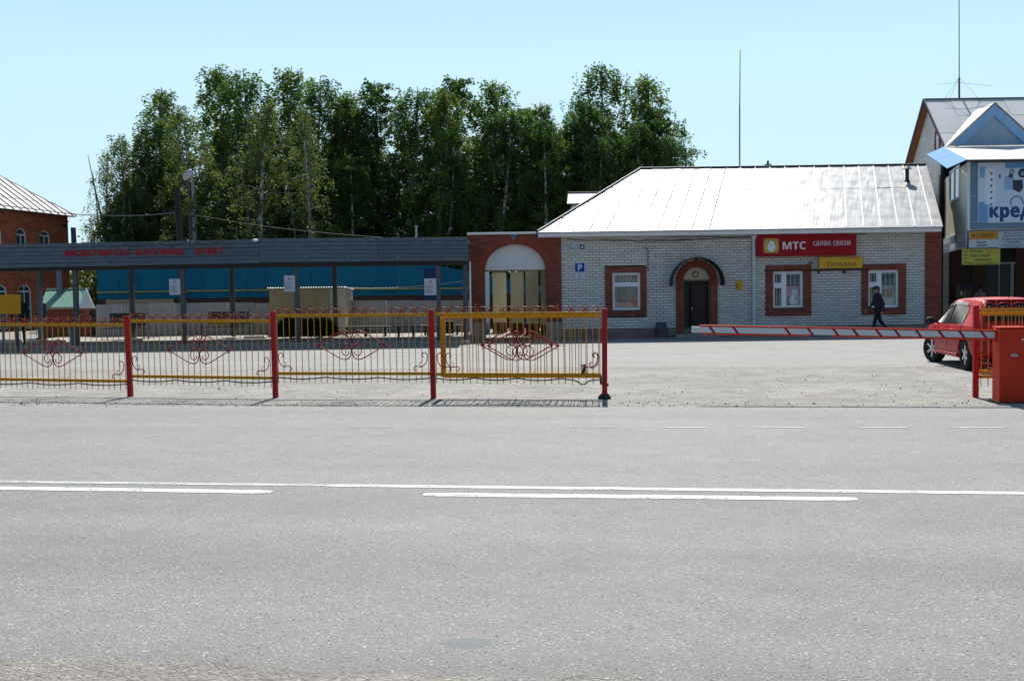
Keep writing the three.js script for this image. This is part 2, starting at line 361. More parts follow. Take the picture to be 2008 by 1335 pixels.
// ================================================================ roadside fence
const postPx = [[-34, 775.5], [255, 777.5], [540, 780], [850, 781], [1186, 782.5]];
const FP = postPx.map(([x, y]) => ground(x, y));
function fencePost(p, h, lean, label, mound) {
  const t = thing('fence_post', label, 'post', 'red posts of the roadside fence');
  t.position.copy(p); t.rotation.y = Math.atan2(-(FP[4].z - FP[1].z), FP[4].x - FP[1].x); t.userData.placed = true;
  const g = box(-0.038, 0.038, -0.05, h, -0.038, 0.038, 0.006); const pos = g.attributes.position;
  for (let i = 0; i < pos.count; i++) pos.setX(i, pos.getX(i) + lean * pos.getY(i));
  part(t, 'tube', g, M.redPaint);
  part(t, 'cap', box(-0.042 + lean * h, 0.042 + lean * h, h + 0.001, h + 0.012, -0.042, 0.042, 0.004), M.redPaint);
  if (mound) {
    const m = new THREE.ConeGeometry(0.105, 0.17, 14, 4, true); const q = m.attributes.position;
    for (let i = 0; i < q.count; i++) { const k = 1 + 0.35 * noise3(q.getX(i) * 9, q.getY(i) * 9, q.getZ(i) * 9); q.setXYZ(i, q.getX(i) * k * 1.1, (q.getY(i) + 0.08) * 0.9 * (0.8 + 0.2 * k), q.getZ(i) * k * 0.8); }
    m.computeVertexNormals(); part(t, 'footing', muv(m), std([0.05, 0.05, 0.045], 0.95, { map: grimeStrong })); part(t, 'hinge_plate', box(-0.06, -0.043, 0.22, 0.36, -0.03, 0.05), M.rust);
    part(t, 'hinge_plate', box(0.043, 0.06, 0.2, 0.24, -0.02, 0.04), M.rust);
  }
  return t;
}
const scrollA = [[0.575, 0], [0.47, 0.055], [0.33, 0.135], [0.2, 0.205], [0.115, 0.23], [0.045, 0.205], [0.012, 0.13], [0.008, 0.055], [0.04, 0.012]];
const scrollB = [[0.008, 0.055], [0.03, 0.015], [0.085, 0.004], [0.145, 0.035], [0.165, 0.095], [0.14, 0.15], [0.085, 0.165], [0.05, 0.135], [0.06, 0.1]];
const cornerC = [[0.085, 0.235], [0.105, 0.275], [0.07, 0.315], [0.03, 0.29], [0.022, 0.22], [0.05, 0.135], [0.115, 0.085], [0.175, 0.095], [0.225, 0.09], [0.24, 0.045], [0.205, 0.018]];
const cornerD = [[0.11, 0.165], [0.145, 0.155], [0.15, 0.115], [0.12, 0.095]];
const P2 = (list, sx, sy, ox, oy, z = 0) => list.map(([x, y]) => V(ox + x * sx, oy + y * sy, z));
const pr = 0.0065;
function fenceSection(name, A, L, ang, o, label, group) {
  const t = thing(name, label, o.category ?? 'fence', group); t.position.copy(A); t.rotation.y = ang; t.userData.placed = true;
  const { top, low, rail = 0.05, u0 = 0.05, u1 = L - 0.05, n = 26, drop = 0.145, up = 0.155, z = 0, skip = [], sag = 0 } = o;
  const railY = (u, y) => y - sag * (u / L);
  const sheared = (g) => { const p = g.attributes.position; for (let i = 0; i < p.count; i++) p.setY(i, p.getY(i) - sag * (p.getX(i) / L)); return g; };
  part(t, 'top_rail', sheared(box(u0, u1, top - rail / 2, top + rail / 2, z - 0.02, z + 0.02, 0.004)), M.yellow);
  part(t, 'bottom_rail', sheared(box(u0, u1, low - rail / 2, low + rail / 2, z - 0.02, z + 0.02, 0.004)), M.yellow);
  const step = (u1 - u0 - 0.03) / n, zp = z + 0.027;
  for (let i = 0; i <= n; i++) {
    const u = u0 + 0.015 + i * step, tall = i % 2 === 0, j = rr(-0.012, 0.012);
    const y0 = railY(u, low) - drop + j, y1 = railY(u, top) + (tall ? up : up * 0.42) + j * 0.5, lean = rr(-0.006, 0.006);
    part(t, 'picket', muv(rod(V(u - lean, y0, zp), V(u + lean, y1, zp), pr, tall ? 0.005 : pr, 6)), M.yellow);
    if (tall && i < n && !skip.includes(i) && !o.noArcs) {
      const w = step * 2, c = u + step, yb = railY(c, top) + rail / 2, pts = [];
      const half = [[0.16, 0.026], [0.24, 0.034], [0.27, 0.018], [0.34, 0.004], [0.43, 0.014], [0.45, 0.036], [0.38, 0.062], [0.22, 0.08], [0, 0.087]];
      for (const [hx, hy] of half) pts.push(V(c - hx * w, yb + hy, zp + 0.008)); for (const [hx, hy] of half.slice(0, -1).reverse()) pts.push(V(c + hx * w, yb + hy, zp + 0.008));
      part(t, 'arch_scroll', tube(pts, 0.0075, 40, 5), M.scroll);
    }
  }
  const mx = (u0 + u1) / 2 + (o.shift ?? 0), my = railY(mx, low) + (top - low) * (o.my ?? 0.49);
  const med = [];
  for (const sx of [-1, 1]) for (const sy of [-1, 1]) { med.push(tube(P2(scrollA, sx, sy, mx, my, zp + 0.014), 0.009, 30, 5), tube(P2(scrollB, sx, sy, mx, my, zp + 0.014), 0.008, 26, 5)); }
  for (const sx of [-1, 1]) {
    med.push(tube([V(mx + sx * 0.5, my + 0.05, zp + 0.016), V(mx + sx * 0.545, my + 0.055, zp + 0.016), V(mx + sx * 0.55, my + 0.02, zp + 0.016), V(mx + sx * 0.52, my, zp + 0.016), V(mx + sx * 0.55, my - 0.02, zp + 0.016), V(mx + sx * 0.545, my - 0.055, zp + 0.016), V(mx + sx * 0.5, my - 0.05, zp + 0.016)], 0.005, 24, 5));
    med.push(rod(V(mx + sx * 0.5, my, zp + 0.016), V(mx + sx * 0.66, my, zp + 0.016), 0.008, 0.003, 6));
  }
  if (!o.noMedallion) part(t, 'medallion', med, M.scroll);
  for (const s of [1, -1]) {
    const ox = s > 0 ? u0 + 0.01 : u1 - 0.01, oy = railY(ox, low) + rail / 2;
    part(t, 'corner_scroll', [tube(P2(cornerC, s, 1, ox, oy, zp + 0.012), 0.008, 34, 5), tube(P2(cornerD, s, 1, ox, oy, zp + 0.012), 0.005, 12, 5)], M.scroll);
  }
  if (o.stile) part(t, 'stile', box(u0 - 0.06, u0 + 0.02, low - 0.03, top - 0.022, z - 0.022, z + 0.022, 0.004), M.yellow);
  return t;
}
const angOf = (a, b) => Math.atan2(-(b.z - a.z), b.x - a.x);
{
  fencePost(FP[0], 1.30, 0, 'red square fence post beyond the left edge');
  fencePost(FP[1], 1.345, -0.012, 'red square fence post, leftmost one in view, beside the lowest yellow section');
  fencePost(FP[2], 1.40, -0.006, 'red square fence post, second in view from the left edge');
  fencePost(FP[3], 1.395, -0.01, 'red square fence post beside the yellow gate stile');
  fencePost(FP[4], 1.385, 0.008, 'red fence post with dark broken footing at the right end of the long fence', true);
  const secs = [
    [0, 1, { top: 1.235, low: 0.29, n: 26, sag: 0.03 }, 'yellow picket fence section with red scrolls at far left of the road'],
    [1, 2, { top: 1.272, low: 0.345, n: 24, sag: 0.02 }, 'yellow picket fence section with red scrolls, second from the left, in front of the bench'],
    [2, 3, { top: 1.337, low: 0.40, n: 24, sag: 0.005, skip: [16] }, 'yellow picket fence section missing one red arch, in front of the beige kiosk'],
    [3, 4, { top: 1.335, low: 0.385, n: 24, sag: 0.01 }, 'yellow picket fence section in front of the brick archway, with the sliding gate behind'],
  ];
  for (const [i, j, o, label] of secs) fenceSection('fence_section', FP[i], FP[i].distanceTo(FP[j]), angOf(FP[i], FP[j]), o, label, 'yellow fence sections along the road');
  // sliding gate parked behind the fourth section
  const L = FP[3].distanceTo(FP[4]), back = V(-Math.sin(angOf(FP[3], FP[4])), 0, -Math.cos(angOf(FP[3], FP[4]))).multiplyScalar(0.13);
  fenceSection('sliding_gate', FP[3].clone().add(back), L, angOf(FP[3], FP[4]), { top: 1.305, low: 0.36, rail: 0.085, u0: 0.16, u1: L - 0.08, n: 27, drop: -0.0, up: 0.10, z: 0, stile: true, noArcs: true, shift: 0.04, category: 'gate' }, 'yellow sliding gate with thick frame parked behind the fence section by the archway');
  // grey cable slung under the bottom rails
  const lows = [0.29, 0.345, 0.40, 0.385];
  for (let i = 0; i < 4; i++) {
    const a = FP[i], b = FP[i + 1], pts = [];
    for (let k = 0; k <= 24; k++) { const u = k / 24, p = a.clone().lerp(b, u); pts.push(V(p.x, lows[i] - 0.055 - 0.03 * Math.abs(Math.sin(u * Math.PI * (i === 3 ? 4 : 3))) - (i === 3 && k === 21 ? 0.06 : 0) - 0.015 * u, p.z + 0.05)); }
    solo('cable', ['grey cable slung under the leftmost fence section', 'grey cable slung under the second fence section from left', 'grey cable slung under the fence section missing an arch', 'grey cable slung in waves under the gate and fourth fence section'][i], 'cable', tube(pts, 0.011, 60, 5), std([0.10, 0.085, 0.06], 0.7), 'cables under the fence');
  }
  { // wire knot near the right end
    const p = FP[4].clone().lerp(FP[3], 0.12), pts = []; for (let k = 0; k < 40; k++) { const a = k * 0.9; pts.push(V(p.x + 0.05 * Math.cos(a) * (0.6 + 0.4 * Math.sin(k * 1.7)), 0.47 + 0.07 * Math.sin(a * 1.13), p.z + 0.06 + 0.03 * Math.sin(k * 2.1))); }
    solo('wire_knot', 'tangled brown wire tied to the bottom rail near the right end of the fence', 'wire', tube(pts, 0.005, 160, 4), M.rust);
  }
  // right-hand stretch
  const R0 = ground(1914, 779), R1 = R0.clone().addScaledVector(rd, 2.7);
  fencePost(R0, 1.36, 0, 'red square fence post beside the barrier cabinet');
  fenceSection('fence_section', R0, 2.7, angOf(R0, R1), { top: 1.30, low: 0.31, n: 24 }, 'yellow picket fence section behind the red barrier cabinet, in front of the car', 'yellow fence sections along the road');
  const bk = rn.clone().multiplyScalar(0.12);
  fenceSection('sliding_gate', R0.clone().add(bk), 2.7, angOf(R0, R1), { top: 1.24, low: 0.38, n: 27, u0: 0.0, u1: 2.6, drop: 0, noArcs: true, up: 0.1, category: 'gate' }, 'yellow gate leaf just behind the fence section by the barrier cabinet');
  fencePost(R1, 1.36, 0, 'red square fence post beyond the right edge');
}
// ================================================================ barrier
{
  const base = ground(1979, 788), t = thing('barrier', 'red boom barrier cabinet with its long white and red striped arm lowered', 'barrier');
  const ang = angOf(FP[3], FP[4]) * 0.75;
  t.position.copy(base); t.rotation.y = ang; t.userData.placed = true;
  const barRed = std([0.58, 0.036, 0.012], 0.55, { map: grime }), orange = std([0.62, 0.045, 0.02], 0.4), refl = std([0.62, 0.64, 0.66], 0.35, { map: grime });
  part(t, 'cabinet', box(-0.18, 0.18, 0, 1.06, -0.16, 0.16, 0.025), barRed);
  part(t, 'lid', box(-0.186, 0.186, 1.062, 1.078, -0.166, 0.166, 0.006), orange);
  part(t, 'front_panel', box(-0.165, 0.165, 0.05, 1.03, 0.161, 0.166, 0.002), barRed);
  part(t, 'handle', box(-0.035, 0.06, 0.66, 0.70, 0.167, 0.178, 0.005), std([0.35, 0.35, 0.36], 0.35, { metalness: 0.6 }));
  part(t, 'lock', (() => { const l = new THREE.CylinderGeometry(0.014, 0.014, 0.012, 12); l.rotateX(Math.PI / 2); l.translate(0.12, 0.9, 0.172); return muv(l); })(), M.chrome);
  for (const [bx, by] of [[-0.15, 0.08], [0.15, 0.08], [-0.15, 1.0], [0.15, 1.0]]) part(t, 'bolt', (() => { const l = new THREE.CylinderGeometry(0.01, 0.01, 0.008, 6); l.rotateX(Math.PI / 2); l.translate(bx, by, 0.17); return muv(l); })(), M.rust);
  part(t, 'base_plate', box(-0.21, 0.21, 0, 0.02, -0.2, 0.2, 0.004), M.rust);
  // arm, running to -x from the cabinet
  const tip = at(1356, 646, 15.32), armDir = tip.clone().sub(base).applyAxisAngle(V(0, 1, 0), -ang); const L = Math.abs(armDir.x), y0 = 0.955, y1 = tip.y, zA = armDir.z;
  const P = (u, v, zz = 0) => V(-u, y0 + (y1 - y0) * u / L + v, zA * u / L + zz);
  const u0 = 0.12;
  part(t, 'arm', bar(P(u0, 0), P(L, 0), 0.035, 0.092, 0.006), refl);
  part(t, 'edge_strip', bar(P(u0, 0.06), P(L - 0.12, 0.06), 0.045, 0.026, 0.005), orange);
  part(t, 'edge_strip', bar(P(u0, -0.06), P(2.44, -0.06), 0.045, 0.026, 0.005), orange);
  part(t, 'edge_strip', bar(P(2.72, -0.06), P(L - 0.15, -0.06), 0.045, 0.026, 0.005), orange);
  const dark = std([0.30, 0.012, 0.02], 0.45, { map: grime });
  const pxs = [1400, 1448, 1553, 1598, 1648, 1687, 1732, 1768, 1809, 1852, 1891, 1932].filter((p) => p !== 1553 || true);
  for (const p of pxs) {
    const u = (1979 - p) / (1979 - 1356) * L, g = slab([P(u + 0.065, 0.0455, 0.0185), P(u + 0.025, 0.0455, 0.0185), P(u - 0.045, -0.0455, 0.0185), P(u - 0.005, -0.0455, 0.0185)].reverse(), V(0, 0, 1), 0.002);
    part(t, 'stripe', g, dark);
  }
  part(t, 'arm_clamp', box(-0.2, -0.1, 0.86, 1.05, -0.05, 0.05, 0.01), barRed);
}

// ================================================================ brickwork
function courses(u0, u1, v0, v1, bw, bh, holes = () => [], bond = 0.5) {
  const out = []; let k = 0; const joint = 0.013;
  for (let v = v0; v < v1 - 0.02; v += bh, k++) {
    const va = v + joint / 2, vb = Math.min(v + bh - joint / 2, v1 - 0.002), mid = (va + vb) / 2;
    let spans = [[u0, u1]];
    for (const [a, b] of holes(mid)) spans = spans.flatMap(([s, e]) => b <= s || a >= e ? [[s, e]] : [[s, a], [b, e]].filter(([p, q]) => q - p > 0.015));
    for (const [s, e] of spans) {
      const off = (k % 2) * bw * bond, i0 = Math.floor((s - u0 - off) / bw);
      for (let i = i0; ; i++) {
        const a = Math.max(s, u0 + off + i * bw) + (0), b = Math.min(e, u0 + off + (i + 1) * bw);
        if (u0 + off + i * bw >= e) break; if (b - a < 0.03) continue;
        out.push({ u0: a + joint / 2, u1: b - joint / 2, v0: va, v1: vb });
      }
    }
  }
  return out;
}
const unitBrick = new THREE.BoxGeometry(1, 1, 1);
function layBricks(wall, list, z, mats, cols, max, proud = 0.012, name = 'brick', mergedName = 'brickwork') {
  // the largest bricks as single pieces, the rest as one piece of brickwork
  const rest = max >= list.length ? [] : list.slice(max);
  const R = mulberry(list.length + 3);
  for (const b of list.slice(0, max)) {
    const m = new THREE.Mesh(unitBrick, mats[Math.floor(R() * mats.length)]), d = proud + 0.006 + 0.004 * (R() - 0.5);
    m.scale.set(b.u1 - b.u0, b.v1 - b.v0, d); m.position.set((b.u0 + b.u1) / 2, (b.v0 + b.v1) / 2, z - 0.006 + d / 2); m.name = name; wall.add(m);
  }
  if (!rest.length) return;
  const pos = [], nor = [], col = [], uv = [];
  const face = (a, b, c, d, n, k) => { for (const p of [a, b, c, a, c, d]) { pos.push(...p); nor.push(...n); col.push(...k); uv.push(p[0], p[1]); } };
  for (const b of rest) {
    const c0 = cols[Math.floor(R() * cols.length)], t = 0.94 + 0.12 * R(), k = c0.map((x) => x * t), zf = z + proud + 0.004 * (R() - 0.5), zb = z - 0.006, { u0, u1, v0, v1 } = b;
    face([u0, v0, zf], [u1, v0, zf], [u1, v1, zf], [u0, v1, zf], [0, 0, 1], k);
    face([u0, v1, zf], [u1, v1, zf], [u1, v1, zb], [u0, v1, zb], [0, 1, 0], k);
    face([u0, v0, zb], [u1, v0, zb], [u1, v0, zf], [u0, v0, zf], [0, -1, 0], k);
    face([u0, v0, zb], [u0, v0, zf], [u0, v1, zf], [u0, v1, zb], [-1, 0, 0], k);
    face([u1, v0, zf], [u1, v0, zb], [u1, v1, zb], [u1, v1, zf], [1, 0, 0], k);
  }
  const g = new THREE.BufferGeometry();
  g.setAttribute('position', new THREE.Float32BufferAttribute(pos, 3)); g.setAttribute('normal', new THREE.Float32BufferAttribute(nor, 3)); g.setAttribute('color', new THREE.Float32BufferAttribute(col, 3)); g.setAttribute('uv', new THREE.Float32BufferAttribute(uv, 2));
  const m = part(wall, mergedName, g, brickMat); m.userData.kind = 'stuff'; return m;
}
const brickMat = new THREE.MeshStandardMaterial({ vertexColors: true, roughness: 0.9, map: grime, bumpMap: grainBump, bumpScale: 0.0025 });
const whiteCols = [[0.66, 0.645, 0.61], [0.68, 0.665, 0.63], [0.63, 0.615, 0.58], [0.66, 0.64, 0.595], [0.59, 0.575, 0.545]];
const redCols = [[0.27, 0.062, 0.035], [0.31, 0.075, 0.042], [0.235, 0.052, 0.032], [0.28, 0.07, 0.045], [0.20, 0.045, 0.03]];
const orangeCols = [[0.50, 0.135, 0.058], [0.44, 0.112, 0.048], [0.54, 0.155, 0.07], [0.40, 0.098, 0.044]];
const brownCols = [[0.30, 0.21, 0.17], [0.27, 0.19, 0.155], [0.33, 0.235, 0.19]];
const whiteMats = whiteCols.map((c) => std(c, 0.9, { bumpMap: grainBump, bumpScale: 0.0015 }));
function rectHole(path, x0, x1, y0, y1) { const h = new THREE.Path(); h.moveTo(x0, y0); h.lineTo(x1, y0); h.lineTo(x1, y1); h.lineTo(x0, y1); h.closePath(); path.holes.push(h); }
function archPts(xc, w, y0, ys, ry, n = 24) { const p = [[xc - w, y0], [xc + w, y0]]; for (let i = 0; i <= n; i++) { const a = Math.PI * i / n; p.push([xc + w * Math.cos(a), ys + ry * Math.sin(a)]); } return p; }
function archHole(s, ...a) { const h = new THREE.Path(); archPts(...a).forEach(([x, y], i) => i ? h.lineTo(x, y) : h.moveTo(x, y)); h.closePath(); s.holes.push(h); }
const archSpan = (v, xc, w, ys, ry) => v < ys ? [xc - w, xc + w] : v < ys + ry ? (() => { const q = w * Math.sqrt(1 - ((v - ys) / ry) ** 2); return [xc - q, xc + q]; })() : [0, 0];

// ================================================================ shop building (white brick, metal roof)
const FD = 36.4, FZ = -FD;
const shop = thing('shop_building', 'single-storey white brick shop with red brick trim and shiny metal roof', 'building');
{
  const XL = X(1101, FD), XR = X(1846, FD), EV = 3.72, PL = 0.34;
  const px = (a) => X(a, FD);
  const wins = [[1187, 1268, 523, 620, 1201, 1256, 534.5, 608], [1502, 1591, 519, 619, 1516, 1575.5, 531, 604], [1690, 1777, 517, 617, 1703, 1763, 529, 603]]
    .map(([a, b, c, d, e, f, g, h]) => ({ x0: px(a), x1: px(b), y1: Y((a + b) / 2, c, FD), y0: Y((a + b) / 2, d, FD), fx0: px(e), fx1: px(f), fy1: Y((e + f) / 2, g, FD), fy0: Y((e + f) / 2, h, FD) }));
  const dxc = px(1366.5), dOut = (px(1407) - px(1326)) / 2, dIn = (px(1393.5) - px(1339.5)) / 2, dSpring = Y(1366, 551, FD), dTop = Y(1366, 548, FD);
  const pier = px(1814.5);
  const s = poly([[XL, 0], [XR, 0], [XR, EV], [XL, EV]]);
  for (const w of wins) rectHole(s, w.fx0, w.fx1, w.fy0, w.fy1);
  archHole(s, dxc, dIn, 0.12, dSpring, dIn);
  const g = extrude(s, 0.38); g.translate(0, 0, FZ - 0.38);
  const wall = part(shop, 'front_wall', g, M.mortarDark); wall.userData.label = 'white silicate brick front with dark joints';
  const holes = (v) => [...wins.filter((w) => v > w.y0 && v < w.y1).map((w) => [w.x0, w.x1]), archSpan(v, dxc, dOut, dSpring, dOut)];
  const list = courses(XL, pier, PL, EV, 0.2508, 0.0975, holes);
  // biggest in view first: whole bricks, from the left end of the front
  list.sort((a, b) => (b.u1 - b.u0 > 0.2) - (a.u1 - a.u0 > 0.2) || a.u0 - b.u0);
  layBricks(wall, list, FZ, whiteMats, whiteCols, 300);
  const plinth = part(shop, 'plinth', box(XL - 0.0, XR, 0, PL - 0.004, FZ + 0.002, FZ + 0.05), std([0.17, 0.13, 0.11], 0.95));
  layBricks(plinth, courses(XL, XR, 0.0, PL - 0.01, 0.26, 0.077, (v) => [[dxc - dOut, dxc + dOut]]), FZ + 0.05, null, brownCols, 0);
  // red corner pier
  const pr0 = part(shop, 'corner_pier', box(pier, XR, 0, EV, FZ + 0.003, FZ + 0.045), M.mortarRed);
  layBricks(pr0, courses(pier, XR, PL, EV, 0.26, 0.0755), FZ + 0.045, null, redCols, 0, 0.008);
  // windows
  wins.forEach((w, i) => {
    const sur = poly([[w.x0, w.y0], [w.x1, w.y0], [w.x1, w.y1], [w.x0, w.y1]]); rectHole(sur, w.fx0, w.fx1, w.fy0, w.fy1);
    const gs = extrude(sur, 0.045); gs.translate(0, 0, FZ + 0.003);
    const sp = part(shop, 'window_surround', gs, M.mortarRed);
    layBricks(sp, courses(w.x0, w.x1, w.y0, w.y1, 0.26, 0.0755, (v) => v > w.fy0 && v < w.fy1 ? [[w.fx0, w.fx1]] : []), FZ + 0.048, null, redCols, 0, 0.008);
    const zf = FZ - 0.03, F = M.plastic, fr = 0.055;
    const W = part(shop, 'window', [box(w.fx0, w.fx1, w.fy0, w.fy0 + fr, zf - 0.06, zf, 0.006), box(w.fx0, w.fx1, w.fy1 - fr, w.fy1, zf - 0.06, zf, 0.006), box(w.fx0, w.fx0 + fr, w.fy0 + fr, w.fy1 - fr, zf - 0.06, zf), box(w.fx1 - fr, w.fx1, w.fy0 + fr, w.fy1 - fr, zf - 0.06, zf)], F);
    const ww = w.fx1 - w.fx0, hh = w.fy1 - w.fy0, X0 = w.fx0 + fr, X1 = w.fx1 - fr, Y0 = w.fy0 + fr, Y1 = w.fy1 - fr;
    part(W, 'sill', box(w.fx0 - 0.02, w.fx1 + 0.03, w.fy0 - 0.035, w.fy0 - 0.004, FZ - 0.05, FZ + 0.09), std([0.05, 0.07, 0.11], 0.5));
    const panes = i === 0 ? [[X0 + 0.03, X1 - 0.03, Y0 + 0.02, Y0 + hh * 0.59], [X0 + 0.03, X1 - 0.03, Y0 + hh * 0.70, Y1 - 0.03]]
      : [[X0 + 0.02, X0 + ww * 0.24, Y0 + 0.02, Y0 + hh * 0.50], [X0 + 0.02, X0 + ww * 0.24, Y0 + hh * 0.64, Y1 - 0.06], [X0 + ww * 0.40, X1 - 0.03, Y0 + 0.03, Y1 - 0.05]];
    const sash = poly([[X0, Y0], [X1, Y0], [X1, Y1], [X0, Y1]]); for (const p of panes) rectHole(sash, ...p);
    const sg = extrude(sash, 0.04); sg.translate(0, 0, zf - 0.052); part(W, 'sash', sg, F);
    for (const p of panes) part(W, 'pane', box(p[0] - 0.01, p[1] + 0.01, p[2] - 0.01, p[3] + 0.01, zf - 0.038, zf - 0.034), M.glass);
    const bars = [], zb = zf - 0.085;
    if (i === 0) { // sunray grille and an added pale panel behind it
      const o = V(X0 + 0.09, Y0 + 0.12, zb);
      for (let k = 0; k < 13; k++) { const a = 0.12 + k * 0.112, e = V(o.x + 1.5 * Math.cos(a), o.y + 1.5 * Math.sin(a), zb); let f = 1; for (const [q0, q1, lim] of [[o.x, e.x, X1], [o.y, e.y, Y0 + hh * 0.58]]) if (q1 > lim) f = Math.min(f, (lim - q0) / (q1 - q0)); bars.push(rod(o.clone().lerp(e, 0.06), o.clone().lerp(e, f), 0.012, 0.012, 5)); }
      for (let k = 0; k < 6; k++) bars.push(rod(V(X0 + 0.12 + k * 0.13, Y0 + hh * 0.70, zb), V(X0 + 0.19 + k * 0.13, Y1 - 0.03, zb), 0.012, 0.012, 5));
      part(W, 'grille', bars, std([0.09, 0.10, 0.11], 0.6));
      part(W, 'reflection_panel', box(X0, X1, Y0, Y1, zf - 0.22, zf - 0.21), std([0.70, 0.68, 0.62], 0.8, { map: grimeStrong }));  // added panel, stands in for the bright yard reflected in the pane
    } else {
      for (let k = 0; k < 4; k++) { const x = X0 + ww * 0.42 + k * 0.155; bars.push(rod(V(x, Y0, zb), V(x, Y1, zb), 0.011, 0.011, 5)); }
      for (let k = 0; k < 2; k++) { const x = X0 + 0.1 + k * 0.12; bars.push(rod(V(x, Y0, zb), V(x, Y1, zb), 0.011, 0.011, 5)); }
      for (let k = 0; k < 3; k++) for (const yy of [0.72, 0.97]) { const c = X0 + ww * 0.42 + 0.0775 + k * 0.155, q = []; for (let a = 0; a <= 8; a++) q.push(V(c + 0.07 * Math.cos(Math.PI * a / 8), Y0 + (Y1 - Y0) * yy - (yy > 0.9 ? 1 : -1) * 0.06 * Math.sin(Math.PI * a / 8), zb)); bars.push(tube(q, 0.006, 10, 5)); }
      bars.push(rod(V(X0, Y0 + hh * 0.62, zb), V(X1, Y0 + hh * 0.62, zb), 0.007, 0.007, 5));
      part(W, 'grille', bars, std([0.70, 0.72, 0.72], 0.5));
      const pw = ww * 0.46, ph = hh * 0.54, pm = print(pw, ph, 260, (c, a, b) => {
        if (i === 1) { c.fillStyle = '#b98aa4'; c.fillRect(0, 0, a, b); c.fillStyle = '#7d3f62'; c.fillRect(0, b * 0.55, a * 0.4, b * 0.45); c.fillStyle = '#dfe6ee'; c.beginPath(); c.ellipse(a * 0.66, b * 0.32, a * 0.2, b * 0.17, 0, 0, 7); c.fill(); c.beginPath(); c.ellipse(a * 0.6, b * 0.68, a * 0.32, b * 0.26, 0.2, 0, 7); c.fill(); c.fillStyle = '#8aa0c4'; c.beginPath(); c.ellipse(a * 0.85, b * 0.6, a * 0.15, b * 0.12, 0, 0, 7); c.fill(); }
        else { c.fillStyle = '#9aa2a6'; c.fillRect(0, 0, a, b); c.fillStyle = '#8d6a52'; c.fillRect(a * 0.1, b * 0.2, a * 0.75, b * 0.4); c.fillStyle = '#c9cdca'; c.fillRect(0, b * 0.62, a, b * 0.38); }
      });
      const pg = new THREE.BoxGeometry(pw, ph, 0.004); pg.translate(X0 + ww * 0.40 + pw / 2, Y0 + ph / 2 + 0.02, zf - 0.11);
      part(W, 'poster', pg, pm).userData.label = i === 1 ? 'pink and white poster behind the pane' : 'grey and brown poster behind the pane';
      
    }
  });
  // door with arched surround
  const ds = poly(archPts(dxc, dOut, 0, dSpring, dOut, 30)); archHole(ds, dxc, dIn, 0.001, dSpring, dIn);
  const dsg = extrude(ds, 0.055); dsg.translate(0, 0, FZ + 0.003);
  const dsur = part(shop, 'door_surround', dsg, M.mortarRed);
  layBricks(dsur, courses(dxc - dOut, dxc - dIn, 0.02, dSpring, 0.26, 0.0755).concat(courses(dxc + dIn, dxc + dOut, 0.02, dSpring, 0.26, 0.0755)), FZ + 0.058, null, redCols, 0, 0.008);
  for (let k = 0, n = 30; k < n; k++) { // voussoirs of the arch
    const a0 = Math.PI * (k + 0.06) / n, a1 = Math.PI * (k + 0.94) / n, q = (r, a) => [dxc + r * Math.cos(a), dSpring + r * Math.sin(a)];
    const vg = extrude(poly([q(dIn + 0.005, a0), q(dOut - 0.005, a0), q(dOut - 0.005, a1), q(dIn + 0.005, a1)]), 0.008 + 0.003 * rnd()); vg.translate(0, 0, FZ + 0.058);
    part(dsur, 'brick', vg, std(redCols[k % 2 ? 2 : 0], 0.9));
  }
  const D = part(shop, 'door', box(dxc - dIn + 0.31, dxc + dIn - 0.05, 0.12, dTop - 0.06, FZ - 0.27, FZ - 0.22, 0.006), std([0.022, 0.014, 0.016], 0.4, { map: grime }));
  part(D, 'door_panel', box(dxc - dIn + 0.39, dxc + dIn - 0.13, 0.95, dTop - 0.2, FZ - 0.219, FZ - 0.212, 0.003), std([0.028, 0.018, 0.02], 0.35));
  part(D, 'door_panel', box(dxc - dIn + 0.39, dxc + dIn - 0.13, 0.25, 0.83, FZ - 0.219, FZ - 0.212, 0.003), std([0.028, 0.018, 0.02], 0.35));
  part(D, 'handle', box(dxc - dIn + 0.335, dxc - dIn + 0.36, 0.98, 1.06, FZ - 0.22, FZ - 0.18, 0.006), M.chrome);
  part(D, 'door_leaf', box(dxc - dIn + 0.05, dxc - dIn + 0.30, 0.12, dTop - 0.06, FZ - 0.36, FZ - 0.32), std([0.07, 0.065, 0.05], 0.7, { map: grime }));
  const tym = poly(archPts(dxc, dIn - 0.002, dTop, dSpring, dIn - 0.002).map(([x, y]) => [x, Math.max(y, dTop)]));
  const tg = extrude(tym, 0.03); tg.translate(0, 0, FZ - 0.12); part(D, 'tympanum', tg, M.cream);
  part(D, 'door_frame', [box(dxc - dIn + 0.001, dxc - dIn + 0.05, 0.12, dTop - 0.001, FZ - 0.2, FZ - 0.02), box(dxc + dIn - 0.05, dxc + dIn - 0.001, 0.12, dTop - 0.001, FZ - 0.2, FZ - 0.02), box(dxc - dIn + 0.052, dxc + dIn - 0.052, dTop - 0.06, dTop - 0.001, FZ - 0.2, FZ - 0.09)], std([0.16, 0.14, 0.08], 0.7, { map: grime }));
  { const l = new THREE.CylinderGeometry(0.105, 0.12, 0.05, 24); l.rotateX(Math.PI / 2); l.translate(dxc - 0.02, dSpring + 0.24, FZ - 0.07); const lp = part(D, 'lamp_housing', muv(l), std([0.12, 0.10, 0.08], 0.5));
    const gl2 = new THREE.SphereGeometry(0.075, 20, 12); gl2.scale(1, 1, 0.45); gl2.translate(dxc - 0.02, dSpring + 0.24, FZ - 0.045); part(D, 'lamp_globe', muv(gl2), std([0.5, 0.48, 0.45], 0.25)); }
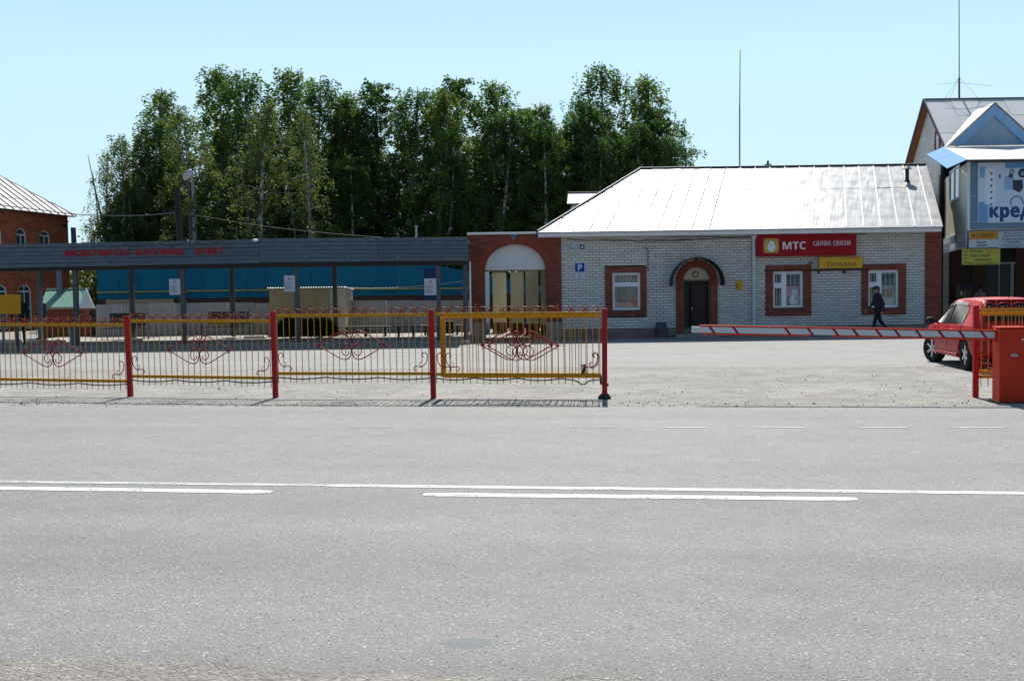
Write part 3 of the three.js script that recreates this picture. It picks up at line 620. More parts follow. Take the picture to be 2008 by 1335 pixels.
  part(shop, 'door_step', box(dxc - dOut - 0.1, dxc + dOut - 0.05, 0, 0.119, FZ + 0.066, FZ + 0.55, 0.01), M.concrete);
  { // curved awning over the door
    const a0 = Math.PI * -0.03, a1 = Math.PI * 1.03, ro = (X(1415, FD) - X(1313, FD)) / 2, cy = dSpring - 0.08, cx = dxc - 0.05, o = [], n = 32;
    for (let i = 0; i <= n; i++) { const a = a0 + (a1 - a0) * i / n; o.push([cx + ro * Math.cos(a), cy + ro * 0.98 * Math.sin(a)]); }
    for (let i = n; i >= 0; i--) { const a = a0 + (a1 - a0) * i / n; o.push([cx + (ro - 0.035) * Math.cos(a), cy + (ro - 0.035) * 0.98 * Math.sin(a)]); }
    const ag = extrude(poly(o), 0.62); ag.translate(0, 0, FZ + 0.02); part(shop, 'awning', ag, M.awning);
  }
  // side and back walls, interior floor
  const BD = 12;
  part(shop, 'side_wall', box(XL, XL + 0.38, 0, EV, FZ - BD, FZ - 0.381), std([0.4, 0.4, 0.39], 0.9));
  part(shop, 'side_wall', box(XR - 0.38, XR, 0, EV, FZ - BD, FZ - 0.381), std([0.4, 0.4, 0.39], 0.9));
  part(shop, 'back_wall', box(XL, XR, 0, EV, FZ - BD - 0.3, FZ - BD - 0.001), std([0.4, 0.4, 0.39], 0.9));
  part(shop, 'ceiling', box(XL + 0.39, XR - 0.39, EV - 0.2, EV - 0.02, FZ - BD, FZ - 0.39), std([0.5, 0.5, 0.48], 0.9));
  // ---- roof
  const ED = 35.75, RD = 41.8, e0 = at(1054, 457.5, ED), e1 = at(1848, 441.5, ED), r0 = at(1256, 333, RD), r1 = at(1816, 322.5, RD);
  const ey = (e0.y + e1.y) / 2, ry = (r0.y + r1.y) / 2; e0.y = e1.y = ey; r0.y = r1.y = ry;
  const roof = part(shop, 'roof', slab([V(e0.x, ey - 0.03, -ED), V(e1.x, ey - 0.03, -ED), V(r1.x, ry - 0.03, -RD), V(r0.x, ry - 0.03, -RD)], quadNormal(e0, e1, r0), 0.02), M.zinc);
  const hipB = V(e0.x - 0.0, ey - 0.03, -RD - (RD - ED)), bR = V(e1.x + 3.5, ey - 0.03, -RD - (RD - ED));
  part(shop, 'roof_hip', slab([V(e0.x, ey - 0.031, -ED), V(r0.x, ry - 0.031, -RD), hipB], quadNormal(V(e0.x, ey, -ED), V(r0.x, ry, -RD), hipB.clone().setY(ey)).multiplyScalar(1), 0.02), M.zinc);
  part(shop, 'roof_back', slab([V(r0.x, ry - 0.031, -RD), V(r1.x, ry - 0.031, -RD), bR, hipB], quadNormal(V(r0.x, ry, -RD), V(r1.x, ry, -RD), hipB), 0.02), M.zinc);
  part(shop, 'roof_gable', slab([V(e1.x, ey - 0.035, -ED), V(r1.x, ry - 0.04, -RD), bR.clone().setY(ey - 0.035)], quadNormal(V(e1.x, ey, -ED), V(r1.x, ry, -RD), bR), 0.02), M.mortarRed);
  const nrm = quadNormal(e0, e1, r0); if (nrm.z < 0) nrm.negate();
  const map3 = (x, v, h = 0) => V(x, ey + (ry - ey) * v, -ED - (RD - ED) * v).addScaledVector(nrm, h);
  const clipL = (p) => p[0] - (e0.x + (r0.x - e0.x) * p[1]), clipR = (p) => (e1.x + (r1.x - e1.x) * p[1]) - p[0];
  const clip = (P, f) => { const o = []; P.forEach((p, i) => { const q = P[(i + 1) % P.length], a = f(p), b = f(q); if (a >= 0) o.push(p); if (a * b < 0) { const t = a / (a - b); o.push([p[0] + (q[0] - p[0]) * t, p[1] + (q[1] - p[1]) * t]); } }); return o; };
  // shear of the seams follows the roof: straight on the left, leaning with the cut on the right
  const SH = r1.x - e1.x, lean = (x, v) => x + v * SH;
  const seamShaded = std([0.09, 0.092, 0.10], 0.8), seamMat = std([0.33, 0.335, 0.34], 0.6, { metalness: 0.4 });  // same seam metal twice: shading painted into the dark copy on the left
  const colW = 0.60, NB = Math.ceil((e1.x + 0.2 - e0.x) / colW);
  for (let c = 0; c < NB; c++) for (const [va, vb] of [[0.0, 0.6], [0.6, 1]]) {
    const xa = e0.x + c * colW + 0.004, xb = xa + colW - 0.008;
    let P = [[lean(xa, va), va + 0.002], [lean(xb, va), va + 0.002], [lean(xb, vb), vb - 0.002], [lean(xa, vb), vb - 0.002]];
    P = clip(clip(P, clipL), clipR); if (P.length < 3) continue;
    // dished sheet metal: a fine grid with slight waves
    const cx = P.reduce((s2, p) => s2 + p[0], 0) / P.length, cv = P.reduce((s2, p) => s2 + p[1], 0) / P.length;
    const tilt = rr(-0.006, 0.006), tx = rr(-0.008, 0.008), h = (p) => 0.012 + (p[1] - cv) * (RD - ED) * tilt + (p[0] - cx) * tx + (va > 0 ? 0.004 : 0);
    const pos = [], uv = [], N = 5;
    const B = (a, b, t) => [a[0] + (b[0] - a[0]) * t, a[1] + (b[1] - a[1]) * t];
    const pt = (p) => { const wv = 0.005 * noise2(p[0] * 1.7, p[1] * 9) + 0.002 * noise2(p[0] * 5, p[1] * 22 + 9); return map3(p[0], p[1], h(p) + wv); };
    const tri = (a, b, d) => { for (const p of [a, b, d]) { const q = pt(p); pos.push(q.x, q.y, q.z); uv.push(p[0], p[1] * 6.7); } };
    const Q = P.length === 4 ? P : null;
    if (Q) for (let i = 0; i < N; i++) for (let j = 0; j < N; j++) {
      const f = (i2, j2) => B(B(Q[0], Q[1], i2 / N), B(Q[3], Q[2], i2 / N), j2 / N);
      tri(f(i, j), f(i + 1, j), f(i + 1, j + 1)); tri(f(i, j), f(i + 1, j + 1), f(i, j + 1));
    } else for (let i = 1; i < P.length - 1; i++) tri(P[0], P[i], P[i + 1]);
    const g2 = new THREE.BufferGeometry(); g2.setAttribute('position', new THREE.Float32BufferAttribute(pos, 3)); g2.setAttribute('uv', new THREE.Float32BufferAttribute(uv, 2)); g2.computeVertexNormals();
    part(roof, 'roof_sheet', g2, M.roofMetal);
    // standing seam on the sheet's left edge
    const lo = Math.max(va, P[0][1]); let sv0 = va, sv1 = vb; const xs = xa - 0.004;
    sv1 = Math.min(vb, (xs - e0.x) / (r0.x - e0.x - SH)); if (xs > e1.x - 0.03) sv1 = sv0;
    if (sv1 - sv0 > 0.03 && c > 0) part(roof, 'standing_seam', bar(map3(lean(xs, sv0 + 0.004), sv0 + 0.004, 0.022), map3(lean(xs, sv1 - 0.004), sv1 - 0.004, 0.022), 0.024, 0.045), c < 11 ? seamShaded : seamMat);
  }
  part(shop, 'ridge_cap', rod(V(r0.x - 0.05, ry + 0.02, -RD), V(r1.x + 0.02, ry + 0.02, -RD), 0.065, 0.065, 8), std([0.04, 0.045, 0.05], 0.6));
  part(shop, 'hip_cap', rod(V(e0.x, ey + 0.01, -ED), V(r0.x, ry + 0.02, -RD), 0.065, 0.065, 8), std([0.04, 0.045, 0.05], 0.6));
  part(shop, 'verge_cap', rod(V(e1.x + 0.02, ey + 0.0, -ED), V(r1.x + 0.02, ry + 0.02, -RD), 0.03, 0.03, 8), std([0.10, 0.10, 0.11], 0.6));
  part(shop, 'fascia', box(e0.x + 0.02, e1.x - 0.01, ey - 0.16, ey - 0.035, -ED - 0.03, -ED + 0.0), M.white);
  part(shop, 'soffit', box(e0.x + 0.02, e1.x - 0.01, ey - 0.17, ey - 0.1605, FZ + 0.05, -ED - 0.0), M.white);
  part(shop, 'gutter', rod(V(e0.x, ey - 0.02, -ED + 0.05), V(e1.x, ey - 0.02, -ED + 0.05), 0.032, 0.032, 8), M.zinc);
  { // dormer on the far side, seen past the hip
    const d = 45.5, a = at(1111, 376, d), b = at(1111, 401, d), c = X(1215, d), y1 = a.y, y0 = b.y;
    const dm = part(shop, 'dormer', [box(a.x + 0.25, c, y0 - 1.0, y0 - 0.02, -d - 1.4, -d)], std([0.35, 0.37, 0.4], 0.8));
    part(dm, 'dormer_roof', slab([V(a.x, y0, -d + 0.25), V(c, y0, -d + 0.25), V(c, y1, -d - 0.9), V(a.x + 0.12, y1, -d - 0.9)], quadNormal(V(a.x, y0, -d + 0.25), V(c, y0, -d + 0.25), V(a.x, y1, -d - 0.9)), 0.03), std([0.42, 0.43, 0.44], 0.7));
    part(dm, 'dormer_ridge', rod(V(a.x + 0.1, y1 + 0.03, -d - 0.9), V(c, y1 + 0.03, -d - 0.9), 0.05, 0.05, 8), M.dark);
  }
  { // flue pipe near the right end of the roof
    const v = 0.70, p = map3(X(1767, 40.6), v, 0), t0 = p.clone(), t1 = p.clone().setY(p.y + 0.52);
    const fl = part(shop, 'flue', rod(t0, t1, 0.07, 0.07, 12), std([0.035, 0.03, 0.03], 0.6));
    const hat = new THREE.ConeGeometry(0.19, 0.15, 14); hat.translate(t1.x, t1.y + 0.06, t1.z); part(fl, 'cowl', muv(hat), std([0.04, 0.035, 0.035], 0.6));
    part(fl, 'flashing', rod(t0.clone().setY(t0.y - 0.02), t0.clone().setY(t0.y + 0.07), 0.12, 0.09, 12), std([0.045, 0.03, 0.025], 0.7));
  }
  // drainpipe
  const dpx = X(1477, FD), dp = part(shop, 'drainpipe', [rod(V(dpx, 0.25, FZ + 0.14), V(dpx, 3.45, FZ + 0.14), 0.05, 0.05, 12), tube([V(dpx, 3.45, FZ + 0.14), V(dpx, 3.55, FZ + 0.2), V(dpx, 3.66, FZ + 0.5)], 0.05, 10, 10), tube([V(dpx, 0.25, FZ + 0.14), V(dpx, 0.17, FZ + 0.2), V(dpx, 0.13, FZ + 0.32)], 0.05, 8, 10)], std([0.62, 0.64, 0.67], 0.4));
  { const f = new THREE.CylinderGeometry(0.13, 0.06, 0.16, 14); f.translate(dpx, 3.5, FZ + 0.16); part(dp, 'hopper', muv(f), std([0.62, 0.64, 0.67], 0.4)); }
  for (const y of [0.7, 1.5, 2.4, 3.2]) { const r = new THREE.TorusGeometry(0.055, 0.009, 6, 16); r.rotateX(Math.PI / 2); r.translate(dpx, y, FZ + 0.14); part(dp, 'bracket', [muv(r), box(dpx - 0.01, dpx + 0.01, y - 0.01, y + 0.01, FZ + 0.01, FZ + 0.09)], M.zinc); }
  // cables under the eave
  const cab = (a, b, y, sag, z, seed) => { const q = []; for (let k = 0; k <= 16; k++) { const u = k / 16; q.push(V(a + (b - a) * u, y - sag * Math.sin(u * Math.PI) + 0.025 * noise2(u * 9, seed), z + 0.015 * noise2(seed, u * 7))); } return tube(q, 0.009, 60, 4); };
  part(shop, 'eave_cable', cab(px(1112), px(1480), 3.52, 0.05, FZ + 0.05, 1), M.wire); part(shop, 'eave_cable', cab(px(1180), px(1400), 3.50, 0.09, FZ + 0.06, 5), M.wire); part(shop, 'eave_cable', cab(px(1300), px(1700), 3.56, 0.03, FZ + 0.05, 8), M.wire);
  part(shop, 'wall_cable', [tube([V(px(1262), 3.2, FZ + 0.03), V(px(1270), 3.18, FZ + 0.04), V(px(1271), 2.9, FZ + 0.03), V(px(1271), 2.4, FZ + 0.03)], 0.011, 20, 5)], M.wire);
  part(shop, 'pipe', [rod(V(px(1499), Y(1540, 530.5, FD), FZ + 0.1), V(px(1703), Y(1600, 529, FD), FZ + 0.1), 0.028, 0.028, 8), ...[1605, 1655].map((q) => box(px(q) - 0.03, px(q) + 0.03, Y(q, 533, FD) - 0.05, Y(q, 533, FD) + 0.05, FZ + 0.005, FZ + 0.09))], M.rust);
  for (const [qx, qy] of [[1446, 478], [1374, 461]]) { const l = new THREE.SphereGeometry(0.085, 14, 10); l.scale(1.3, 0.8, 0.9); l.translate(px(qx), Y(qx, qy, FD), FZ + 0.12); if (qx === 1374) part(shop, 'wall_lamp', [muv(l), box(px(qx) - 0.02, px(qx) + 0.02, Y(qx, qy, FD) - 0.02, Y(qx, qy, FD) + 0.02, FZ + 0.013, FZ + 0.1)], std([0.4, 0.4, 0.38], 0.4)); }
  { const t2 = new THREE.CylinderGeometry(0.07, 0.09, 0.1, 16); t2.rotateX(Math.PI / 2); t2.translate(px(1590), Y(1590, 516, FD), FZ + 0.065); const s2 = part(shop, 'alarm_sounder', muv(t2), std([0.3, 0.3, 0.3], 0.6)); const c2 = new THREE.CylinderGeometry(0.035, 0.035, 0.02, 14); c2.rotateX(Math.PI / 2); c2.translate(px(1590), Y(1590, 516, FD), FZ + 0.125); part(s2, 'grille', muv(c2), M.dark); }
}
// a line of print too small to read: uneven upright dabs
function smudge(c, x, y, w, h, n, colour) { c.fillStyle = colour; const R = mulberry(n * 7 + 1); for (let k = 0; k < n; k++) { const cw = w / n; c.fillRect(x + k * cw + cw * 0.1, y + h * 0.1 * R(), cw * (0.25 + 0.3 * R()), h); c.fillRect(x + k * cw, y + h * (R() < 0.5 ? 0 : 0.75), cw * 0.8, h * 0.25); } }
function board(name, label, category, x0, x1, y0, y1, z, depth, frameMat, fn, px = 220, group) {
  const w = x1 - x0, h = y1 - y0, t = thing(name, label, category, group);
  part(t, 'panel', box(x0, x1, y0, y1, z, z + depth, Math.min(0.008, depth / 3)), frameMat);
  const g = new THREE.PlaneGeometry(w - 0.012, h - 0.012); g.translate((x0 + x1) / 2, (y0 + y1) / 2, z + depth + 0.002);
  part(t, 'printed_face', g, print(w, h, px, fn)); return t;
}
{ // signs on the shop front
  const y = (px_, py) => Y(px_, py, FD), x = (p) => X(p, FD);
  const t = thing('shop_sign', 'long red shop sign with egg emblem and white lettering under the eave', 'sign');
  const x0 = x(1482), x1 = x(1675), y0 = y(1578, 502.5), y1 = y(1578, 460.5), zf = FZ + 0.26;
  part(t, 'panel', box(x0, x1, y0, y1, FZ + 0.12, zf, 0.01), std([0.34, 0.005, 0.012], 0.6, { map: grime }));
  part(t, 'mounting', [box(x0 + 0.3, x0 + 0.36, y0 + 0.1, y1 - 0.1, FZ + 0.013, FZ + 0.119), box(x1 - 0.36, x1 - 0.3, y0 + 0.1, y1 - 0.1, FZ + 0.013, FZ + 0.119)], M.dark);
  const ex0 = x(1494.5), ex1 = x(1524), ey1 = y(1509, 468), ey0 = y(1509, 496.5), ew = ex1 - ex0, eh = ey1 - ey0;
  const em = part(t, 'emblem', (() => { const g = new THREE.PlaneGeometry(ew, eh); g.translate((ex0 + ex1) / 2, (ey0 + ey1) / 2, zf + 0.003); return g; })(), print(ew, eh, 300, (c, w, h) => {
    const g = c.createRadialGradient(w * 0.5, h * 0.55, w * 0.1, w * 0.5, h * 0.5, w * 0.75); g.addColorStop(0, '#f0e3a4'); g.addColorStop(0.6, '#b29a3c'); g.addColorStop(1, '#8a6a20'); c.fillStyle = g; c.fillRect(0, 0, w, h);
    c.fillStyle = '#7a6a3a'; c.beginPath(); c.ellipse(w * 0.53, h * 0.52, w * 0.3, h * 0.40, 0, 0, 7); c.fill(); }));
  const egg = new THREE.Shape(); for (let i = 0; i <= 40; i++) { const a = i / 40 * 6.2832, k = 1 - 0.16 * Math.sin(a), q = [(ex0 + ex1) / 2 + 0.012 + 0.14 * k * Math.cos(a), (ey0 + ey1) / 2 - 0.015 + 0.195 * Math.sin(a)]; i ? egg.lineTo(...q) : egg.moveTo(...q); }
  const eg = extrude(egg, 0.012); eg.translate(0, 0, zf + 0.005); part(t, 'egg', eg, std([0.72, 0.77, 0.82], 0.35));
  const letters = (str, px0, px1, pyTop, pyBot, mat, parent) => {
    const g0 = new TextGeometry(str, { font, size: 1, depth: 0.02, curveSegments: 5 }); g0.computeBoundingBox(); const b = g0.boundingBox;
    const X0 = x(px0), X1 = x(px1), Ya = y((px0 + px1) / 2, pyBot), Yb = y((px0 + px1) / 2, pyTop), sx = (X1 - X0) / (b.max.x - b.min.x), sy = (Yb - Ya) / (b.max.y - b.min.y);
    let cx = 0; const advance = (ch) => (font.data.glyphs[ch]?.ha ?? 500) / font.data.resolution;
    for (const ch of str) { if (ch !== ' ') { const g = new TextGeometry(ch, { font, size: 1, depth: 0.02, curveSegments: 5 }); g.translate(cx, 0, 0); g.translate(-b.min.x, -b.min.y, 0); g.scale(sx, sy, 1); g.translate(X0, Ya, zf + 0.001); part(parent, 'letter', muv(g), mat); } cx += advance(ch); }
  };
  const lw = std([0.70, 0.69, 0.72], 0.5), ls = std([0.55, 0.45, 0.5], 0.5);
  letters('МТС', 1531.5, 1577, 474.5, 489.5, lw, t); letters('салон связи', 1590.5, 1663.5, 472.5, 482, ls, t);
  board('shop_sign', 'small yellow sign with brown script name under the red sign', 'sign', x(1604.5), x(1688.5), y(1646, 526), y(1646, 504), FZ + 0.14, 0.05, std([0.5, 0.36, 0.02], 0.5), (c, w, h) => {
    c.fillStyle = '#d8a412'; c.fillRect(0, 0, w, h); c.fillStyle = '#7a3a10'; c.font = 'italic bold ' + Math.round(h * 0.62) + 'px serif'; c.textAlign = 'center'; c.textBaseline = 'middle'; c.fillText('Татьяна', w * 0.49, h * 0.62, w * 0.8);
    c.lineWidth = h * 0.03; c.strokeStyle = '#7a3a10'; c.beginPath(); c.arc(w * 0.13, h * 0.62, h * 0.16, 0.3, 5.6); c.stroke(); c.fillRect(w * 0.5, h * 0.1, w * 0.42, h * 0.06); });
  board('street_plate', 'white street name plate at the left end of the white brick front', 'sign', x(1105.5), x(1135), y(1120, 491.5), y(1120, 477.5), FZ + 0.016, 0.02, M.plastic, (c, w, h) => {
    c.fillStyle = '#c8d2dc'; c.fillRect(0, 0, w, h); c.strokeStyle = '#31506e'; c.lineWidth = h * 0.05; c.strokeRect(h * 0.05, h * 0.05, w - h * 0.1, h - h * 0.1); c.fillStyle = '#2c4a6a'; c.textAlign = 'center';
    smudge(c, w * 0.08, h * 0.2, w * 0.52, h * 0.22, 9, '#2c4a6a'); smudge(c, w * 0.66, h * 0.24, w * 0.26, h * 0.16, 6, '#4a6480'); smudge(c, w * 0.22, h * 0.58, w * 0.68, h * 0.22, 11, '#2c4a6a'); }, 420);
  board('house_number_plate', 'dark blue house number plate reading four', 'sign', x(1136.3), x(1148.8), y(1142, 491), y(1142, 477.5), FZ + 0.016, 0.02, M.plastic, (c, w, h) => { c.fillStyle = '#c6d4e4'; c.fillRect(0, 0, w, h); c.fillStyle = '#0b2f66'; c.fillRect(w * 0.1, h * 0.08, w * 0.8, h * 0.84); c.fillStyle = '#cfe0f0'; c.font = 'bold ' + Math.round(h * 0.78) + 'px sans-serif'; c.textAlign = 'center'; c.textBaseline = 'middle'; c.fillText('4', w * 0.5, h * 0.53); }, 420);
  board('parking_sign', 'square blue parking sign with white letter on white brick', 'sign', x(1126.8), x(1147.8), y(1137, 534.3), y(1137, 514.2), FZ + 0.016, 0.02, M.plastic, (c, w, h) => { c.fillStyle = '#c4cdea'; c.fillRect(0, 0, w, h); c.fillStyle = '#14239a'; c.fillRect(w * 0.05, h * 0.05, w * 0.9, h * 0.9); c.fillStyle = '#d2dcf4'; c.font = 'bold ' + Math.round(h * 0.92) + 'px sans-serif'; c.textAlign = 'center'; c.textBaseline = 'middle'; c.fillText('Р', w * 0.5, h * 0.52); }, 300);
  board('parking_plate', 'small white plate with wheelchair symbol under the blue parking sign', 'sign', x(1127), x(1147), y(1137, 545.5), y(1137, 535), FZ + 0.016, 0.02, M.plastic, (c, w, h) => { c.fillStyle = '#c2c9d6'; c.fillRect(0, 0, w, h); c.strokeStyle = '#303a48'; c.fillStyle = '#303a48'; c.lineWidth = h * 0.07; c.beginPath(); c.arc(w * 0.49, h * 0.66, h * 0.17, 0, 5); c.stroke(); c.beginPath(); c.arc(w * 0.51, h * 0.22, h * 0.08, 0, 7); c.fill(); c.beginPath(); c.moveTo(w * 0.51, h * 0.3); c.lineTo(w * 0.51, h * 0.55); c.lineTo(w * 0.58, h * 0.58); c.stroke(); }, 300);
  board('notice', 'small yellow notice on white brick between door and drainpipe', 'notice', x(1442.5), x(1456), y(1449, 568.5), y(1449, 550), FZ + 0.016, 0.02, std([0.45, 0.3, 0.02], 0.6), (c, w, h) => { c.fillStyle = '#c99a10'; c.fillRect(0, 0, w, h); c.fillStyle = '#3a3428'; c.fillRect(w * 0.1, h * 0.35, w * 0.2, h * 0.5); c.fillStyle = '#a87a08'; for (let k = 0; k < 4; k++) c.fillRect(w * 0.35, h * (0.3 + k * 0.16), w * 0.5, h * 0.05); }, 200);
}
{ // litter bin by the shop door
  const p = ground(1296, 664), t = thing('litter_bin', 'grey-blue litter bin standing by the shop wall left of the door', 'litter bin'); const z = FZ + 0.35, x = X(1296, FD - 0.3), m = std([0.075, 0.10, 0.12], 0.6, { map: grime });
  const b = new THREE.CylinderGeometry(0.23, 0.19, 0.42, 4, 1); b.rotateY(Math.PI / 4); b.translate(x, 0.33, z); part(t, 'bucket', muv(b), m);
  for (const s of [-1, 1]) { part(t, 'leg', bar(V(x + s * 0.2, 0, z), V(x + s * 0.2, 0.45, z), 0.025), M.dark); part(t, 'foot', bar(V(x + s * 0.2, 0.015, z - 0.15), V(x + s * 0.2, 0.015, z + 0.15), 0.03), M.dark); }
  part(t, 'rim', box(x - 0.18, x + 0.18, 0.541, 0.56, z - 0.18, z + 0.18, 0.005), m);
}
// ================================================================ brick archway
{
  const t = thing('brick_archway', 'red brick archway with white rounded infill beside the white brick shop', 'archway');
  const x0 = X(920.5, FD), x1 = X(1100.6, FD), H = Y(980, 460, FD), xc = X(1011, FD), w = (X(1071, FD) - X(951.5, FD)) / 2, ys = Y(1011, 529, FD), ryy = Y(1011, 478.5, FD) - ys, zf = FZ + 0.06;
  const s = poly([[x0, 0], [x1, 0], [x1, H], [x0, H]]); archHole(s, xc, w, 0.001, ys, ryy);
  const g = extrude(s, 0.5); g.translate(0, 0, zf - 0.5); const wall = part(t, 'wall', g, M.mortarRed);
  layBricks(wall, courses(x0, x1, 0.62, H, 0.26, 0.0755, (v) => [archSpan(v, xc, w, ys, ryy)]), zf, null, redCols, 0, 0.01);
  const base = part(t, 'base', box(x0, xc - w, 0, 0.615, zf + 0.001, zf + 0.03), std([0.28, 0.25, 0.23], 0.9)); part(t, 'base', box(xc + w, x1, 0, 0.615, zf + 0.001, zf + 0.03), std([0.28, 0.25, 0.23], 0.9));
  layBricks(base, courses(x0, xc - w, 0, 0.61, 0.26, 0.0755).concat(courses(xc + w, x1, 0, 0.61, 0.26, 0.0755)), zf + 0.03, null, [[0.34, 0.29, 0.26], [0.30, 0.26, 0.235], [0.37, 0.32, 0.29]], 0, 0.008);
  for (let k = 0, n = 34; k < n; k++) {
    const a0 = Math.PI * (k + 0.06) / n, a1 = Math.PI * (k + 0.94) / n, q = (e, a) => [xc + (w + e) * Math.cos(a), ys + (ryy + e) * Math.sin(a)];
    const vg = extrude(poly([q(0.004, a0), q(0.24, a0), q(0.24, a1), q(0.004, a1)]), 0.012 + 0.003 * rnd()); vg.translate(0, 0, zf + 0.004); part(wall, 'brick', vg, std(redCols[k % 2], 0.9));
  }
  const inf = poly(archPts(xc, w - 0.01, ys, ys, ryy - 0.01)); const ig = extrude(inf, 0.05); ig.translate(0, 0, zf - 0.28); part(t, 'infill', ig, M.white).userData.label = 'white half-round infill under the arch';
  part(t, 'lintel', box(xc - w + 0.001, xc + w - 0.001, ys - 0.05, ys - 0.002, zf - 0.45, zf - 0.2), std([0.30, 0.22, 0.1], 0.8, { map: grime }));
  part(t, 'jamb', box(xc - w + 0.001, xc - w + 0.15, 0.6, ys - 0.052, zf - 0.45, zf - 0.06), M.white);
  part(t, 'coping', box(x0 - 0.05, X(1058, FD), H + 0.002, H + 0.075, zf - 0.55, zf + 0.08, 0.01), M.white);
  { const tx = X(1008.5, FD), ty = Y(1008, 470.5, FD), s3 = poly([[tx, ty], [tx + 0.14, H - 0.0], [tx - 0.14, H - 0.0]]), e = extrude(s3, 0.02); e.translate(0, 0, zf + 0.018); const em = part(t, 'emblem', e, std([0.10, 0.26, 0.42], 0.5));
    const s4 = poly([[tx, ty + 0.07], [tx + 0.075, H - 0.04], [tx - 0.075, H - 0.04]]), e2 = extrude(s4, 0.006); e2.translate(0, 0, zf + 0.039); part(em, 'emblem_face', e2, std([0.04, 0.13, 0.26], 0.5)); }
  // passage behind: short roof slab and cream pillars, the right ones coloured as lit
  part(t, 'passage_roof', box(x0 + 0.05, x1 + 0.0, ys + 0.05, ys + 0.25, -40.2, zf - 0.51), std([0.30, 0.24, 0.12], 0.85, { map: grime }));
  for (const [a, b, d, mat] of [[966, 993, 43.2, M.cream], [1001, 1027, 42, M.cream], [1031, 1056, 40.6, M.creamLit], [1061, 1078, 39.3, M.creamLit]]) {
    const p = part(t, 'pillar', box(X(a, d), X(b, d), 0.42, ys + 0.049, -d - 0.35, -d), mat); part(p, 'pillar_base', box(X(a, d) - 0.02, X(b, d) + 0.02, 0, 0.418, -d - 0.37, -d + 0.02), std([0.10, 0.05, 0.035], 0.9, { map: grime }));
  }
}

// ================================================================ bus stop canopy
const CD = 33.9;
{
  const t = thing('bus_canopy', 'long grey-blue canopy on steel posts with plank fascia, left of the archway', 'canopy');
  const segs = [[-60, 252, 0], [252, 508, 1], [508, 740, 2], [740, 919, 3]];
  const topY = (p) => p < 508 ? 479.2 - (p) * 0.0195 : 467.4 - (p - 508) * 0.006;
  const tones = [[0.112, 0.15, 0.188], [0.123, 0.161, 0.20], [0.10, 0.137, 0.174], [0.131, 0.17, 0.21]].map((c) => std(c, 0.42, { map: grimeStrong, bumpMap: grainBump, bumpScale: 0.001 }));
  const bh = 0.131, NB = 6; let ci = 0;
  for (const [a, b] of segs) for (let k = 0; k < NB; k++) {
    const j = rr(-0.004, 0.004), pa = at(a, topY(a + 1), CD), pb = at(b, topY(b - 1), CD), A = V(pa.x + 0.006, pa.y - bh * (k + 0.5) + j, -CD + 0.003 * (k % 2)), B = V(pb.x - 0.006, pb.y - bh * (k + 0.5) + j, -CD + 0.003 * (k % 2));
    const g = bar(A, B, 0.025, bh - 0.012, 0.004); part(t, 'fascia_plank', g, tones[(ci++ * 7 + k) % 4]);
  }
  for (let k = 0; k < 9; k++) { const p = [548, 600, 655, 680, 729, 780, 830, 878, 905][k], y = k % 2 ? 505 : 470; const q = at(p, y, CD - 0.02), s = new THREE.CylinderGeometry(0.018, 0.018, 0.012, 8); s.rotateX(Math.PI / 2); s.translate(q.x, q.y, -CD + 0.02); part(t, 'bolt_head', muv(s), M.zinc); }
  const L0 = X(-60, CD), R0 = X(919, CD), yt = at(450, topY(450), CD).y;
  part(t, 'backing_board', box(L0, R0, yt - 0.78, yt - 0.03, -CD - 0.06, -CD - 0.02), std([0.035, 0.045, 0.055], 0.8));
  part(t, 'roof', box(L0, R0, yt - 0.16, yt - 0.10, -39.6, -CD - 0.065), std([0.09, 0.08, 0.07], 0.8, { map: grime }));
  part(t, 'front_beam', box(L0, R0, yt - 0.93, yt - 0.785, -CD - 0.24, -CD - 0.10), std([0.035, 0.03, 0.028], 0.7));
  part(t, 'back_beam', box(L0, R0, yt - 0.45, yt - 0.30, -39.2, -39.06), std([0.04, 0.035, 0.032], 0.7));
  for (let k = 0; k < 12; k++) { const x = L0 + 0.6 + k * (R0 - L0 - 1.2) / 11; part(t, 'rafter', box(x - 0.05, x + 0.05, yt - 0.299, yt - 0.162, -39.5, -CD - 0.25), std([0.05, 0.045, 0.04], 0.8)); }
  for (const p of [147.5, 358, 582, 860]) { const x = X(p, 34.1, 600); part(t, 'post', [box(x - 0.075, x + 0.075, 0.12, yt - 0.786, -34.21, -34.06, 0.012)], M.postSteel); part(t, 'post_foot', box(x - 0.14, x + 0.14, 0.12, 0.15, -34.28, -33.99), M.postSteel); }
  for (const p of [77, 259, 456, 657, 913]) { const d = p === 913 ? 34.6 : 38.6, x = X(p, d, 600); part(t, 'post', box(x - 0.08, x + 0.08, 0.12, d > 38 ? yt - 0.452 : yt - 0.20, -d - 0.075, -d + 0.075, 0.012), M.postSteel); }
  // fairy of hook wires hanging over the top of the fascia
  for (const [a, b] of [[232, 300], [300, 372], [372, 436]]) part(t, 'loose_wire', tube([at(a, topY(a) + 1, CD - 0.05), at((a + b) / 2, topY(a) + 9, CD - 0.06), at(b, topY(b) + 1, CD - 0.05)], 0.008, 16, 4), M.wire);
  { const q = at(500, 471, CD - 0.05), l = new THREE.SphereGeometry(0.07, 12, 8); l.scale(1.4, 0.7, 1); l.translate(q.x, q.y, q.z); part(t, 'floodlight', muv(l), M.white); }
  part(t, 'downpipe', tube([V(R0 + 0.03, yt - 0.8, -34.5), V(R0 + 0.03, 2.2, -34.5), V(R0 + 0.03, 0.3, -34.5)], 0.03, 10, 8), M.white);
}
